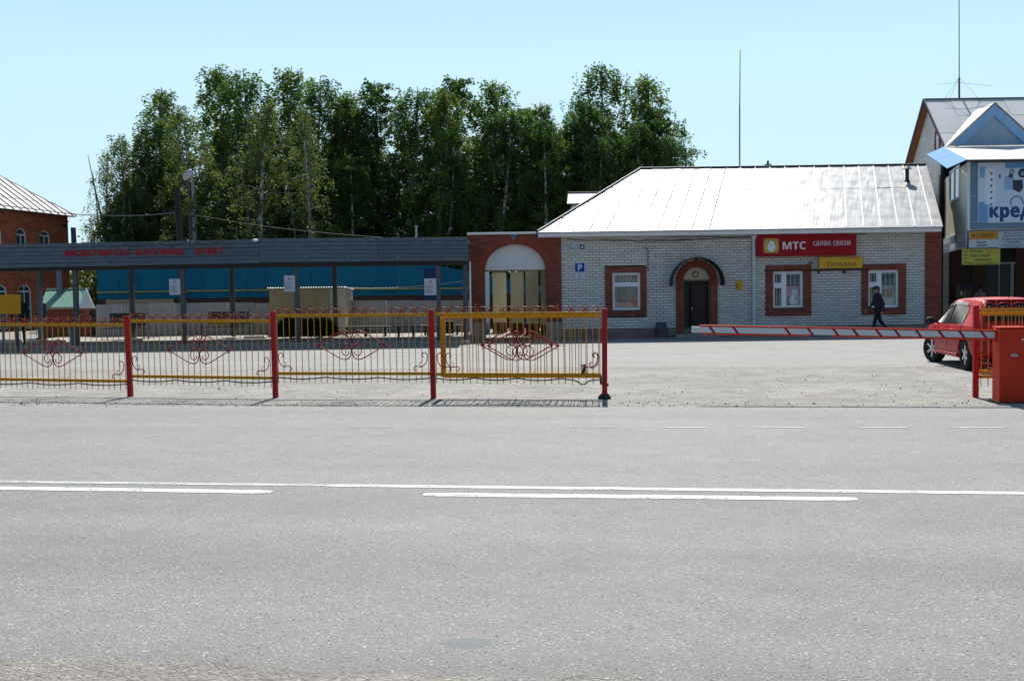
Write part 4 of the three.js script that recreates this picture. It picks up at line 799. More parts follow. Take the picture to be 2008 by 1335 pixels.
{ // red cut-out lettering on the fascia
  const t = thing('canopy_lettering', 'red cut-out Cyrillic lettering fixed to the grey canopy fascia', 'lettering');
  const red = std([0.48, 0.008, 0.018], 0.6);
  const put = (str, p0, p1, yT0, yB0, yT1, yB1) => {
    const n = str.length;
    [...str].forEach((ch, i) => {
      const u = i / n, cx0 = p0 + (p1 - p0) * u, cx1 = p0 + (p1 - p0) * ((i + 0.66) / n), yT = yT0 + (yT1 - yT0) * u, yB = yB0 + (yB1 - yB0) * u;
      const a = at(cx0, yB, CD - 0.03), b = at(cx1, yT, CD - 0.03);
      if (ch === '-') { part(t, 'letter', box(a.x + 0.04, b.x - 0.02, (a.y + b.y) / 2 - 0.015, (a.y + b.y) / 2 + 0.015, -CD + 0.018, -CD + 0.05), red); return; }
      const g = new TextGeometry(ch, { font, size: 1, depth: 0.03, curveSegments: 4 }); g.computeBoundingBox(); const q = g.boundingBox; g.translate(-q.min.x, -q.min.y, 0); g.scale((b.x - a.x) / (q.max.x - q.min.x), (b.y - a.y) / (q.max.y - q.min.y), 1); g.translate(a.x, a.y, -CD + 0.018);
      part(t, 'letter', muv(g), red);
    });
  };
  put('ДИСПЕТЧЕРСКО-', 125.5, 266, 491, 503, 488.5, 500.5); put('КАССОВЫЙ', 266.5, 362, 488, 500.5, 487, 499.5); put('ПУНКТ', 383.5, 440, 486.5, 499, 486, 498);
}
for (const [a, b, y0, y1, which] of [[329, 351, 578, 547, 'on the canopy post left of the beige kiosk'], [555.5, 577, 572, 540, 'on the canopy post in front of the beige kiosk'], [831.5, 855, 579, 546, 'on the canopy post nearest the archway']]) {
  board('timetable', 'white timetable board ' + which, 'notice board', X(a, 33.9), X(b, 33.9), Y(a, y0, 33.9), Y(a, y1, 33.9), -34.03, 0.02, M.white, (c, w, h) => {
    c.fillStyle = '#b9bec6'; c.fillRect(0, 0, w, h); c.fillStyle = '#7a2a34'; c.beginPath(); c.arc(w * 0.5, h * 0.2, w * 0.13, 0, 7); c.fill(); c.fillStyle = '#d5d8dc'; c.fillRect(w * 0.46, h * 0.13, w * 0.08, h * 0.14);
    for (let k = 0; k < 6; k++) smudge(c, w * 0.1, h * (0.4 + k * 0.085), w * (0.45 + 0.3 * ((k * 37 % 10) / 10)), h * 0.035, 8, '#3a3f48'); }, 160, 'timetable boards on the canopy posts');
}
{ // raised platform with kerbstones
  const d0 = 33.0, x0 = X(-120, d0), x1 = X(919, d0);
  struct('platform', box(x0, x1, -0.05, 0.118, -41.5, -d0 - 0.16), std([0.30, 0.29, 0.27], 0.9, { map: grimeStrong, bumpMap: grainBump, bumpScale: 0.004 }), 'raised paved platform under the canopy');
  const kerb = thing('kerb', 'row of grey concrete kerbstones along the canopy platform', 'kerb'); const n = 20;
  for (let k = 0; k < n; k++) { const a = x0 + (x1 - x0) * k / n; part(kerb, 'kerbstone', box(a + 0.006, a + (x1 - x0) / n - 0.006, -0.02, 0.13 + rr(-0.008, 0.008), -d0 - 0.155, -d0 + rr(-0.01, 0.01), 0.012), M.concrete); }
}
{ // concrete blocks and low walls left on the platform
  const list = [[-20, 26, 667, 680, 35.6, 'long pale concrete slab at the far left under the canopy'], [42, 71, 667, 683, 35.7, 'pale concrete slab between the two people at far left'], [82, 114, 669, 682, 36.2, 'broken pale concrete block behind the leftmost fence section'], [238, 268, 667, 676, 36.6, 'pale concrete beam beside the leftmost fence post in view'], [474, 516, 661, 671, 37.4, 'heap of pale rubble beside the curved-arm bench'], [437, 458, 667, 672, 37.2, 'flat pale concrete piece left of the rubble heap']];
  for (const [a, b, y0, y1, d, label] of list) {
    const g = box(X(a, d), X(b, d), 0.12, Math.max(0.2, Y(a, y0, d)), -d - 0.5, -d, 0.03), p = g.attributes.position; for (let i = 0; i < p.count; i++) { const k = 0.03; p.setXYZ(i, p.getX(i) + k * noise3(p.getX(i) * 4, p.getY(i) * 6, p.getZ(i) * 4), p.getY(i) > 0.15 ? p.getY(i) + k * noise3(p.getZ(i) * 4, p.getX(i) * 5, 3) : p.getY(i), p.getZ(i)); }
    g.computeVertexNormals(); solo('concrete_block', label, 'concrete block', g, M.paleBlock, 'concrete blocks on the platform');
  }
}
// ================================================================ fences, kiosk and hall behind the canopy
function corrugated(w, h, pitch, amp, mat, seed) {
  const n = Math.round(w / pitch) * 4, pos = [], idx = [], uv = [];
  for (let i = 0; i <= n; i++) { const x = w * i / n, ph = (x / pitch) % 1, z = amp * Math.max(-1, Math.min(1, 2.2 * Math.cos(ph * 6.2832))); for (const y of [0, h]) { pos.push(x, y, z); uv.push(x + seed, y); } if (i) { const a = i * 2 - 2; idx.push(a, a + 2, a + 1, a + 1, a + 2, a + 3); } }
  const g = new THREE.BufferGeometry(); g.setAttribute('position', new THREE.Float32BufferAttribute(pos, 3)); g.setAttribute('uv', new THREE.Float32BufferAttribute(uv, 2)); g.setIndex(idx); g.computeVertexNormals(); return g.toNonIndexed();
}
{
  const d = 41.8, mats = [[0.42, 0.44, 0.46], [0.38, 0.40, 0.43], [0.46, 0.47, 0.46], [0.40, 0.41, 0.40]].map((c) => std(c, 0.5, { map: grimeStrong, metalness: 0.2 }));
  const t = thing('sheet_metal_fence', 'pale corrugated sheet metal fence behind the canopy', 'fence');
  for (let p = 186, k = 0; p < 960; p += 52, k++) { if (p > 530 && p < 620) continue;
    const x0 = X(p, d), x1 = X(Math.min(960, p + 51.6), d), h = (p < 290 ? Y(p, 597, d) : p < 520 ? Y(p, 594, d) : Y(p, 588.5, d)) + rr(-0.02, 0.02) , g = corrugated(x1 - x0, h, 0.115, 0.014, null, k); g.translate(x0, 0, -d + (k % 2) * 0.02); part(t, 'fence_sheet', g, mats[(k * 3) % 4]);
  }
  part(t, 'rail', box(X(186, d), X(960, d), 0.4, 0.45, -d - 0.06, -d - 0.02), M.rust); part(t, 'rail', box(X(186, d), X(960, d), 1.1, 1.15, -d - 0.06, -d - 0.02), M.rust);
}
{ // beige kiosk
  const d = 40.2, x0 = X(527, d), x1 = X(675, d), xm = X(644.5, d), top = Y(600, 565, d), t = thing('kiosk', 'beige corrugated metal kiosk with white door behind the canopy', 'kiosk');
  const beige = std([0.47, 0.42, 0.29], 0.6, { map: grime });
  part(t, 'body', box(x0 + 0.02, x1 - 0.02, 0.12, top - 0.02, -d - 2.2, -d - 0.03), beige);
  for (let k = 0; k < 3; k++) { const a = x0 + (xm - x0) * k / 3, b = x0 + (xm - x0) * (k + 1) / 3, g = corrugated(b - a - 0.006, top - 0.15, 0.1, 0.008, null, k); g.translate(a, 0.12, -d); part(t, 'wall_sheet', g, beige); }
  const dr = part(t, 'door', box(xm + 0.01, x1, 0.13, top - 0.03, -d - 0.02, -d + 0.03, 0.008), std([0.62, 0.62, 0.56], 0.5, { map: grime })); part(dr, 'handle', box(xm + 0.37, xm + 0.40, 1.15, 1.28, -d + 0.031, -d + 0.05), M.dark); part(dr, 'hinge', box(xm + 0.06, xm + 0.09, 1.25, 1.33, -d + 0.031, -d + 0.045), M.dark);
  const rf = corrugated(x1 - x0 + 0.1, 2.5, 0.1, 0.02, null, 3); rf.rotateX(-Math.PI / 2 - 0.03); rf.translate(x0 - 0.05, top + 0.03, -d + 0.15); part(t, 'roof', rf, std([0.68, 0.70, 0.70], 0.45, { metalness: 0.2 }));
}
{ // blue hall
  const d = 49, x0 = X(190, d), x1 = X(1140, d), t = thing('blue_hall', 'long dark blue sheet-clad hall behind the corrugated fence', 'building'), yl = Y(500, 583, d), yt = Y(300, 484, d), yr = Y(914, 531, d), xa = X(868, d), ya = Y(868, 522, d), xm = X(600, d);
  const mats = [[0.004, 0.13, 0.225], [0.005, 0.14, 0.23], [0.004, 0.12, 0.215]].map((c) => std(c, 0.85, { map: grime }));
  const topAt = (x) => x < xa ? ya + (xa - x) * 0.09 : ya + (x - xa) * (yr - ya) / (X(914, d) - xa);
  for (let p = 190, k = 0; p < 1140; p += 42, k++) { const a = X(p, d) + 0.006, b = X(Math.min(p + 42, 1140), d) - 0.006, ta = Math.min(yt, topAt(a)), tb = Math.min(yt, topAt(b)); const g = extrude(poly([[a, yl], [b, yl], [b, Math.max(yl + 0.1, tb)], [a, Math.max(yl + 0.1, ta)]]), 0.04); g.translate(0, 0, -d - 0.04 + 0.004 * (k % 2)); part(t, 'wall_sheet', g, mats[(k * 5) % 3]); }
  part(t, 'base_wall', box(x0, x1, 0, yl - 0.002, -d - 0.12, -d - 0.05), std([0.07, 0.045, 0.035], 0.9, { map: grimeStrong }));
  part(t, 'beige_cladding', (() => { const g = corrugated(X(340, d) - X(207, d), 0.75, 0.2, 0.02, null, 1); g.translate(X(207, d), yl - 0.76, -d + 0.06); return g; })(), std([0.36, 0.27, 0.18], 0.7, { map: grime }));
  part(t, 'back_box', box(x0, X(868, d), 0, Math.min(yt, ya) - 0.1, -d - 4, -d - 0.13), std([0.05, 0.06, 0.07], 0.9));
  part(t, 'gas_pipe', tube([V(x0, Y(200, 573, d), -d + 0.1), V(xm, Y(600, 567.5, d), -d + 0.1), V(X(930, d), Y(930, 565, d), -d + 0.1)], 0.035, 12, 6), std([0.42, 0.32, 0.05], 0.6));
  part(t, 'door_panel', box(X(832, d), X(860, d), 1.0, ya - 0.1, -d + 0.01, -d + 0.05), std([0.003, 0.035, 0.12], 0.5));
}
solo('striped_tape', 'thin white striped tape sagging from the kiosk roof to the archway', 'tape', (() => { const q = []; for (let k = 0; k < 34; k++) { const u0 = k / 34, u1 = u0 + 0.6 / 34, f = (u) => at(676 + (918 - 676) * u, 564 + 2.5 * Math.sin(u * 3.14) - 15 * u * u, 40.2 - 4 * u); q.push(rod(f(u0), f(u1), 0.014, 0.014, 5)); } const thread = []; for (let k = 0; k <= 20; k++) { const u = k / 20; thread.push(at(676 + (918 - 676) * u, 564 + 2.5 * Math.sin(u * 3.14) - 15 * u * u, 40.2 - 4 * u)); } q.push(tube(thread, 0.005, 60, 4)); return q; })(), std([0.7, 0.72, 0.74], 0.6));
// benches
function bench(px0, px1, d, label, seat = 0.5) {
  const t = thing('bench', label, 'bench', 'green benches under the canopy'), x0 = X(px0, d), x1 = X(px1, d), z = -d, y = seat;
  for (let k = 0; k < 3; k++) part(t, 'slat', box(x0, x1, y, y + 0.04, z - 0.06 - k * 0.13, z + 0.05 - k * 0.13, 0.006), M.benchGreen);
  for (const s of [0.12, 0.5, 0.88]) { const x = x0 + (x1 - x0) * s; for (const q of [0.02, -0.28]) part(t, 'leg', bar(V(x, 0.12, z + q), V(x, y - 0.041, z + q), 0.05), M.dark); part(t, 'crossbar', box(x - 0.025, x + 0.025, y - 0.04, y - 0.001, z - 0.34, z + 0.05), M.dark); }
}
bench(664, 765, 38.0, 'long dark green bench right of the beige kiosk', 0.46);
bench(770, 846, 37.0, 'long dark green bench in the middle between kiosk and archway', 0.46);
bench(822, 905, 38.2, 'dark green bench nearest the archway, behind the others', 0.46);
function armBench(px0, px1, d, label, fn) {
  const t = thing('bench', label, 'bench'), x0 = X(px0, d), x1 = X(px1, d), z = -d;
  for (let k = 0; k < 3; k++) part(t, 'slat', box(x0, x1, 0.53, 0.57, z - 0.06 - k * 0.14, z + 0.06 - k * 0.14, 0.006), std([0.05, 0.03, 0.02], 0.7));
  for (const x of [x0 + 0.03, x1 - 0.03]) part(t, 'arm_frame', [tube([V(x, 0.12, z + 0.08), V(x, 0.6, z + 0.06), V(x, 0.8, z - 0.05), V(x, 0.86, z - 0.2), V(x, 0.75, z - 0.34), V(x, 0.12, z - 0.42)], 0.02, 24, 6)], M.dark);
  const w = x1 - x0 - 0.3, h = 0.5, g = new THREE.BoxGeometry(w, h, 0.03); g.translate((x0 + x1) / 2, 0.86, z - 0.42); part(t, 'backrest', g, print(w, h, 140, fn)).userData.label = 'advertising board as backrest';
}
armBench(392, 490, 38.4, 'bench with curved iron arms and bright advertising backrest', (c, w, h) => { c.fillStyle = '#6a5a66'; c.fillRect(0, 0, w, h); c.fillStyle = '#2c3a3c'; c.fillRect(w * 0.05, 0, w * 0.35, h * 0.45); c.fillStyle = '#a89a34'; c.fillRect(w * 0.1, h * 0.6, w * 0.42, h * 0.4); c.fillStyle = '#9a7f9a'; c.fillRect(w * 0.5, h * 0.05, w * 0.25, h * 0.8); c.fillStyle = '#2f5a66'; c.fillRect(w * 0.78, 0, w * 0.22, h); smudge(c, w * 0.08, h * 0.46, w * 0.4, h * 0.12, 9, '#7a2a30'); smudge(c, w * 0.54, h * 0.46, w * 0.22, h * 0.12, 6, '#7a2a30'); });
armBench(196, 282, 38.2, 'bench with curved iron arms behind the leftmost red post', (c, w, h) => { c.fillStyle = '#4b4a55'; c.fillRect(0, 0, w, h); c.fillStyle = '#8a7a2a'; c.fillRect(w * 0.25, h * 0.5, w * 0.4, h * 0.45); c.fillStyle = '#28343c'; c.fillRect(0, 0, w * 0.5, h * 0.4); smudge(c, w * 0.1, h * 0.42, w * 0.6, h * 0.1, 8, '#8a4a40'); });
{ const d = 37.6, x = X(878, d), t = thing('litter_bin', 'dark litter bin among the benches near the archway', 'litter bin'); part(t, 'bucket', box(x - 0.19, x + 0.19, 0.2, 0.66, -d - 0.2, -d + 0.2, 0.02), M.dark); part(t, 'leg', bar(V(x - 0.17, 0.12, -d), V(x - 0.17, 0.2, -d), 0.04), M.dark); part(t, 'leg', bar(V(x + 0.17, 0.12, -d), V(x + 0.17, 0.2, -d), 0.04), M.dark); }
{ const d = 36.2, x = X(142, d), t = thing('litter_bin', 'pale blue metal bin behind the leftmost fence section', 'litter bin'), m = std([0.16, 0.26, 0.28], 0.5, { map: grime }); const b = new THREE.CylinderGeometry(0.17, 0.15, 0.5, 18); b.translate(x, 0.37, -d); part(t, 'bucket', muv(b), m); const r = new THREE.TorusGeometry(0.172, 0.02, 6, 20); r.rotateX(Math.PI / 2); r.translate(x, 0.62, -d); part(t, 'rim', muv(r), m); }
// yellow board at the left edge
{ const d = 32.4, t = thing('yellow_board', 'plain yellow board on thin posts at the left edge of the picture', 'signboard'), x0 = X(-70, d), x1 = X(38, d), y0 = Y(10, 616, d), y1 = Y(10, 578, d), m = std([0.50, 0.25, 0.01], 0.5, { map: grime }); part(t, 'panel', box(x0, x1, y0, y1, -d - 0.03, -d, 0.005), m); for (const x of [X(2, d), X(30, d)]) part(t, 'post', box(x - 0.03, x + 0.03, 0, y0 - 0.001, -d - 0.045, -d + 0.015), M.postSteel); }
// ================================================================ left brick house
{
  const t = thing('brick_house', 'two-storey orange brick house with arched windows and grey metal hip roof', 'building');
  const cR = at(133, 470, 60), cL0 = at(0, 470, 54.5), dir = V(cR.x - cL0.x, 0, cR.z - cL0.z).normalize(), len = 16, ang = Math.atan2(-dir.z, dir.x);
  // local frame: x along the visible wall (0 at the far corner, negative towards the camera), z out of the wall
  t.position.set(cR.x, 0, cR.z); t.rotation.y = ang; t.userData.placed = true;
  const H = Y(138, 425, 60), s = poly([[-len, 0], [0, 0], [0, H], [-len, H]]);
  const loc = (px) => { // where a view ray through px meets the wall, in metres along it
    const r = at(px, 500, 1).sub(camera.position), o = camera.position, n = V(-dir.z, 0, dir.x); const k = (cR.clone().sub(o).dot(n)) / r.dot(n); return o.clone().addScaledVector(r, k).sub(cR).dot(dir); };
  const hAt = (px, py) => { const r = at(px, py, 1).sub(camera.position), o = camera.position, n = V(-dir.z, 0, dir.x); const k = (cR.clone().sub(o).dot(n)) / r.dot(n); return o.y + r.y * k; };
  const ups = [[78, 97.5, 452, 463], [32, 51.5, 447, 461]].map(([a, b, y1, ys]) => ({ xc: (loc(a) + loc(b)) / 2, w: (loc(b) - loc(a)) / 2, ys: hAt((a + b) / 2, ys), ry: hAt((a + b) / 2, y1) - hAt((a + b) / 2, ys) }));
  const gap = ups[0].xc - ups[1].xc; for (let k = 2; k < 5; k++) ups.push({ ...ups[1], xc: ups[1].xc - gap * (k - 1) });
  const lowW = [[32, 57.5, 558, 572]].map(([a, b, y1, ys]) => ({ xc: (loc(a) + loc(b)) / 2, w: (loc(b) - loc(a)) / 2, ys: hAt((a + b) / 2, ys), ry: hAt((a + b) / 2, y1) - hAt((a + b) / 2, ys) }));
  for (let k = 1; k < 4; k++) lowW.push({ ...lowW[0], xc: lowW[0].xc - gap * k });
  const all = [...ups.map((w) => ({ ...w, y0: w.ys - 1.15, up: true })), ...lowW.map((w) => ({ ...w, y0: w.ys - 2.0 }))].filter((w) => w.xc - w.w > -len + 0.3);
  for (const w of all) archHole(s, w.xc, w.w, w.y0, w.ys, w.ry);
  const g = extrude(s, 0.4); g.translate(0, 0, -0.4); const wall = part(t, 'wall', g, std([0.20, 0.11, 0.08], 0.95));
  layBricks(wall, courses(-8.5, 0, 0, H, 0.27, 0.085, (v) => all.filter((w) => v > w.y0).map((w) => archSpan(v, w.xc, w.w + 0.22, w.ys, w.ry + 0.22))), 0, null, orangeCols, 0, 0.014);
  const ww = std([0.66, 0.68, 0.70], 0.4);
  for (const w of all) {
    for (const [e0, e1, z] of [[0.0, 0.11, 0.002], [0.115, 0.22, 0.035]]) for (let k = 0, n = 15; k < n; k++) {
      const a0 = Math.PI * (k + 0.07) / n, a1 = Math.PI * (k + 0.93) / n, q = (e, a) => [w.xc + (w.w + e) * Math.cos(a), w.ys + (w.ry + e) * Math.sin(a)];
      const vg = extrude(poly([q(e0, a0), q(e1, a0), q(e1, a1), q(e0, a1)]), 0.025); vg.translate(0, 0, z); part(wall, 'brick', vg, std(orangeCols[k % 4], 0.9));
    }
    for (const sd of [-1, 1]) part(wall, 'window_jamb', box(w.xc + sd * (w.w + 0.11) - 0.105, w.xc + sd * (w.w + 0.11) + 0.105, w.y0, w.ys, 0.002, 0.03), std(orangeCols[1], 0.9, { map: grime }));
    const fo = poly(archPts(w.xc, w.w, w.y0, w.ys, w.ry)); archHole(fo, w.xc, w.w - 0.07, w.y0 + 0.07, w.ys, w.ry - 0.07); const fg = extrude(fo, 0.06); fg.translate(0, 0, -0.09); const W = part(t, 'window', fg, ww);
    part(W, 'mullion', [box(w.xc - 0.025, w.xc + 0.025, w.y0 + 0.071, w.up ? w.ys - 0.02 : w.ys + w.ry - 0.075, -0.08, -0.04), box(w.xc - w.w + 0.071, w.xc + w.w - 0.071, w.ys - 0.02, w.ys + 0.06, -0.082, -0.039), ...(w.up ? [] : [box(w.xc - w.w + 0.071, w.xc + w.w - 0.071, w.ys - 0.9, w.ys - 0.86, -0.082, -0.039)])], ww);
    const pg = extrude(poly(archPts(w.xc, w.w - 0.06, w.y0 + 0.06, w.ys, w.ry - 0.06)), 0.006); pg.translate(0, 0, -0.068); part(W, 'pane', pg, std([0.03, 0.06, 0.07], 0.08));
  }
  part(t, 'string_course', [box(-len, 0.02, hAt(90, 545), hAt(90, 545) + 0.09, 0.016, 0.05), box(-len, 0.02, H - 0.32, H - 0.24, 0.016, 0.06)], std(orangeCols[0], 0.9, { map: grime }));
  part(t, 'far_wall', box(-0.4, 0, 0, H, -12, -0.401), std(orangeCols[1], 0.9, { map: grime }));
  part(t, 'near_wall', box(-len, -len + 0.4, 0, H, -12, -0.401), std(orangeCols[1], 0.9)); part(t, 'back_wall', box(-len, 0, 0, H, -12.4, -12.001), std(orangeCols[1], 0.9));
  // hip roof: eave runs along the wall, ridge set back
  const e = 0.35, RH = H + 4.6, zr = -6.2, A = V(-len - e, H + 0.02, e), B = V(e, H + 0.02, e), Rb = V(-4.5, RH, zr), Ra = V(-len + 4.5, RH, zr), Cc = V(e, H + 0.02, -12.8), Dd = V(-len - e, H + 0.02, -12.8), grey = std([0.27, 0.28, 0.29], 0.7, { map: grime, metalness: 0.2 }), seam = std([0.10, 0.105, 0.11], 0.6);
  const face = (nm, ...p) => { const n = quadNormal(p[0], p[1], p[2]); return part(t, nm, slab(p, n, 0.03), grey); };
  const rf = face('roof', A, B, Rb, Ra); face('roof_hip', B, Cc, Rb); face('roof_hip', Dd, A, Ra); face('roof_back', Cc, Dd, Ra, Rb);
  for (let k = 0; k < 20; k++) { // standing seams up the slope
    const x = e - 0.35 - k * 0.62; const vmax = x > Rb.x ? (e - x) / (e - Rb.x) : 1; const p0 = V(x, H + 0.07, e), p1 = V(x, H + 0.07 + (RH - H) * vmax, e + (zr - e) * vmax); part(rf, 'standing_seam', bar(p0, p1, 0.06, 0.06), seam);
    if (k) { const x1 = x + 0.31; part(rf, 'cross_joint', bar(V(x + 0.02, H + 0.06 + (RH - H) * 0.16, e + (zr - e) * 0.16), V(x + 0.6, H + 0.06 + (RH - H) * 0.16, e + (zr - e) * 0.16), 0.02, 0.02), seam); }
  }
  part(t, 'hip_cap', rod(B.clone().setY(H + 0.05), Rb, 0.05, 0.05, 8), seam); part(t, 'soffit', box(-len - e + 0.05, e - 0.05, H - 0.0, H + 0.015, -0.02, e - 0.04), seam);
  { const l = new THREE.SphereGeometry(0.1, 12, 8); l.translate(-0.4, hAt(125, 443), 0.1); part(t, 'wall_lamp', muv(l), M.dark); }
}
{ // brick annex with green roof
  const d = 44, t = thing('annex', 'small brick annex with green metal roof and white gable', 'building'), x0 = X(78, d), x1 = X(172, d), x2 = X(189, d), yr = Y(130, 568.5, d), ye = Y(130, 602.5, d);
  const wall = part(t, 'wall', box(x0, x2, 0, ye - 0.05, -d - 0.5, -d + 0.0), M.mortarRed); layBricks(wall, courses(x0, x1 + 0.1, 0.1, ye - 0.06, 0.26, 0.078), -d, null, redCols, 0, 0.01);
  part(t, 'doorway', box(x1 + 0.03, x2 - 0.02, 0.1, ye - 0.1, -d - 0.02, -d + 0.012), std([0.03, 0.02, 0.02], 0.8));
  const n = 12, gr = [[0.13, 0.26, 0.19], [0.12, 0.245, 0.18]].map((c) => std(c, 0.5, { map: grime }));
  for (let k = 0; k < n; k++) { const ea = X(82, d), eb = X(160, d), ra = X(90, d + 1.1), rb = X(174, d + 1.1), a = ea + (eb - ea) * k / n, b = ea + (eb - ea) * (k + 1) / n - 0.01, ta = ra + (rb - ra) * k / n, tb = ra + (rb - ra) * (k + 1) / n - 0.01; const P = [V(a, ye, -d + 0.3), V(b, ye, -d + 0.3), V(tb, yr, -d - 1.1), V(ta, yr, -d - 1.1)]; part(t, 'roof_sheet', slab(P, quadNormal(...P.slice(0, 3)), 0.02 + 0.006 * (k % 2)), gr[k % 2]); }
  part(t, 'roof_back', slab([V(x0, yr, -d - 1.1), V(x1 - 0.7, yr, -d - 1.1), V(x1 - 0.9, ye, -d - 1.6), V(x0, ye, -d - 1.6)], V(0, 0.8, -0.6).normalize(), 0.02), gr[0]);
  { const gg = extrude(poly([[X(159, d), ye - 0.04], [X(190.5, d), ye - 0.04], [X(175, d), yr + 0.05]]), 0.05); gg.translate(0, 0, -d + 0.33); part(t, 'gable', gg, std([0.55, 0.60, 0.64], 0.6)); }
  part(t, 'ridge_cap', rod(V(X(90, d + 1.1), yr + 0.03, -d - 1.1), V(X(174, d + 1.1), yr + 0.03, -d - 1.1), 0.05, 0.05, 8), gr[1]);
  part(t, 'eave_board', box(x0, x1 - 0.2, ye - 0.06, ye - 0.005, -d + 0.26, -d + 0.3), std([0.4, 0.33, 0.2], 0.7));
  const fx = X(98, d); part(t, 'flue', rod(V(fx, yr - 0.5, -d - 0.9), V(fx, Y(98, 525, d), -d - 0.9), 0.13, 0.13, 14), std([0.12, 0.14, 0.17], 0.4, { metalness: 0.5 }));
}
solo('chimney_pole', 'dark leaning iron chimney pipe above the canopy beside the brick house', 'pole', rod(V(X(150, 46), 0.5, -46), at(142.5, 446, 46), 0.13, 0.11, 10), std([0.035, 0.035, 0.06], 0.6));
{ // lamp post behind the canopy
  const d = 43, t = thing('street_lamp', 'dark wooden street lamp post with angled white lamp head above the canopy', 'street lamp'), x = X(353, d), top = Y(352, 372, d);
  part(t, 'pole', rod(V(x + 0.12, 0, -d), V(x - 0.02, top, -d), 0.15, 0.11, 12), std([0.045, 0.038, 0.036], 0.85, { map: grimeStrong }));
  part(t, 'arm', tube([V(x - 0.02, top - 0.1, -d), at(354, 362, d), at(358, 352, d - 0.2)], 0.03, 12, 6), M.dark);
  const a = at(357, 352, d - 0.2), b = at(375, 335, d - 0.3), h = new THREE.SphereGeometry(1, 20, 14); h.scale(0.27, 0.13, 0.15); h.rotateZ(0.95); const c = a.clone().lerp(b, 0.55); h.translate(c.x, c.y, c.z); part(t, 'lamp_head', muv(h), std([0.42, 0.42, 0.44], 0.4));
  const lens = new THREE.SphereGeometry(1, 16, 10); lens.scale(0.19, 0.055, 0.1); lens.rotateZ(0.75); lens.translate(c.x + 0.05, c.y - 0.05, c.z + 0.03); part(t, 'lens', muv(lens), std([0.5, 0.5, 0.5], 0.15));
  part(t, 'crossarm', box(x - 0.3, x + 0.25, Y(352, 416, d), Y(352, 413, d), -d + 0.12, -d + 0.2), M.dark);
  const wireTo = (label, P, r = 0.02) => solo('overhead_wire', label, 'wire', tube(P, r, 60, 4), M.wire, 'overhead wires above the canopy');
  wireTo('thin overhead wire from the brick house roof to the lamp post', [at(-20, 400, 52), at(60, 409, 51), at(138, 419, 50), at(210, 423, 48), at(290, 422, 45), at(346, 416.5, d)]);
  wireTo('thin overhead wire from the lamp post down to the canopy', [at(356, 418, d), at(430, 430, 42), at(520, 444, 40.5), at(640, 457, 39), at(750, 466, 37.5)], 0.014);
}
solo('pole', 'pale pole stub behind the canopy left of the archway', 'pole', rod(V(X(816, 54), 0, -54), at(816, 442, 54), 0.06, 0.06, 10), std([0.5, 0.52, 0.54], 0.6));
{ const d = 47, t = thing('antenna_mast', 'tall thin aerial mast rising behind the shop roof', 'antenna'); part(t, 'mast', rod(V(X(1451, d), 0, -d), at(1451, 210, d), 0.035, 0.03, 8), M.wire); part(t, 'rod', rod(at(1451, 210, d), at(1452, 98, d), 0.026, 0.016, 6), M.wire); }
{ const d = 46, t = thing('roof_vent', 'small dark vent cluster on the far side of the shop ridge', 'vent'), y = Y(1507, 340, d); for (const [p, h] of [[1497, 325], [1507, 315], [1521, 326]]) part(t, 'pipe', rod(V(X(p, d), y - 2, -d), V(X(p, d), Y(p, h, d), -d), p === 1507 ? 0.06 : 0.03, p === 1507 ? 0.05 : 0.03, 8), M.dark); part(t, 'cap', box(X(1501, d), X(1513, d), Y(1507, 326, d), Y(1507, 322, d), -d - 0.1, -d + 0.1), M.dark); }
// distant shed in the gap
{ const d = 78, t = thing('distant_shed', 'small grey shed seen far off in the gap beside the green-roofed annex', 'shed'); const x0 = X(140, d), x1 = X(196, d), y1 = Y(170, 541, d), y0 = Y(170, 553, d); part(t, 'wall', box(x0, x1, 0, y0, -d - 3, -d), std([0.25, 0.26, 0.27], 0.9, { map: grime })); for (let k = 0; k < 4; k++) part(t, 'roof_sheet', slab([V(x0 + (x1 - x0) * k / 4 + 0.02, y0, -d + 0.4), V(x0 + (x1 - x0) * (k + 1) / 4 - 0.02, y0, -d + 0.4), V(x0 + (x1 - x0) * (k + 1) / 4 - 0.02, y1, -d - 1.6), V(x0 + (x1 - x0) * k / 4 + 0.02, y1, -d - 1.6)], V(0, 0.95, 0.3).normalize(), 0.04), std([0.36, 0.37, 0.38], 0.8, { map: grimeStrong })); }

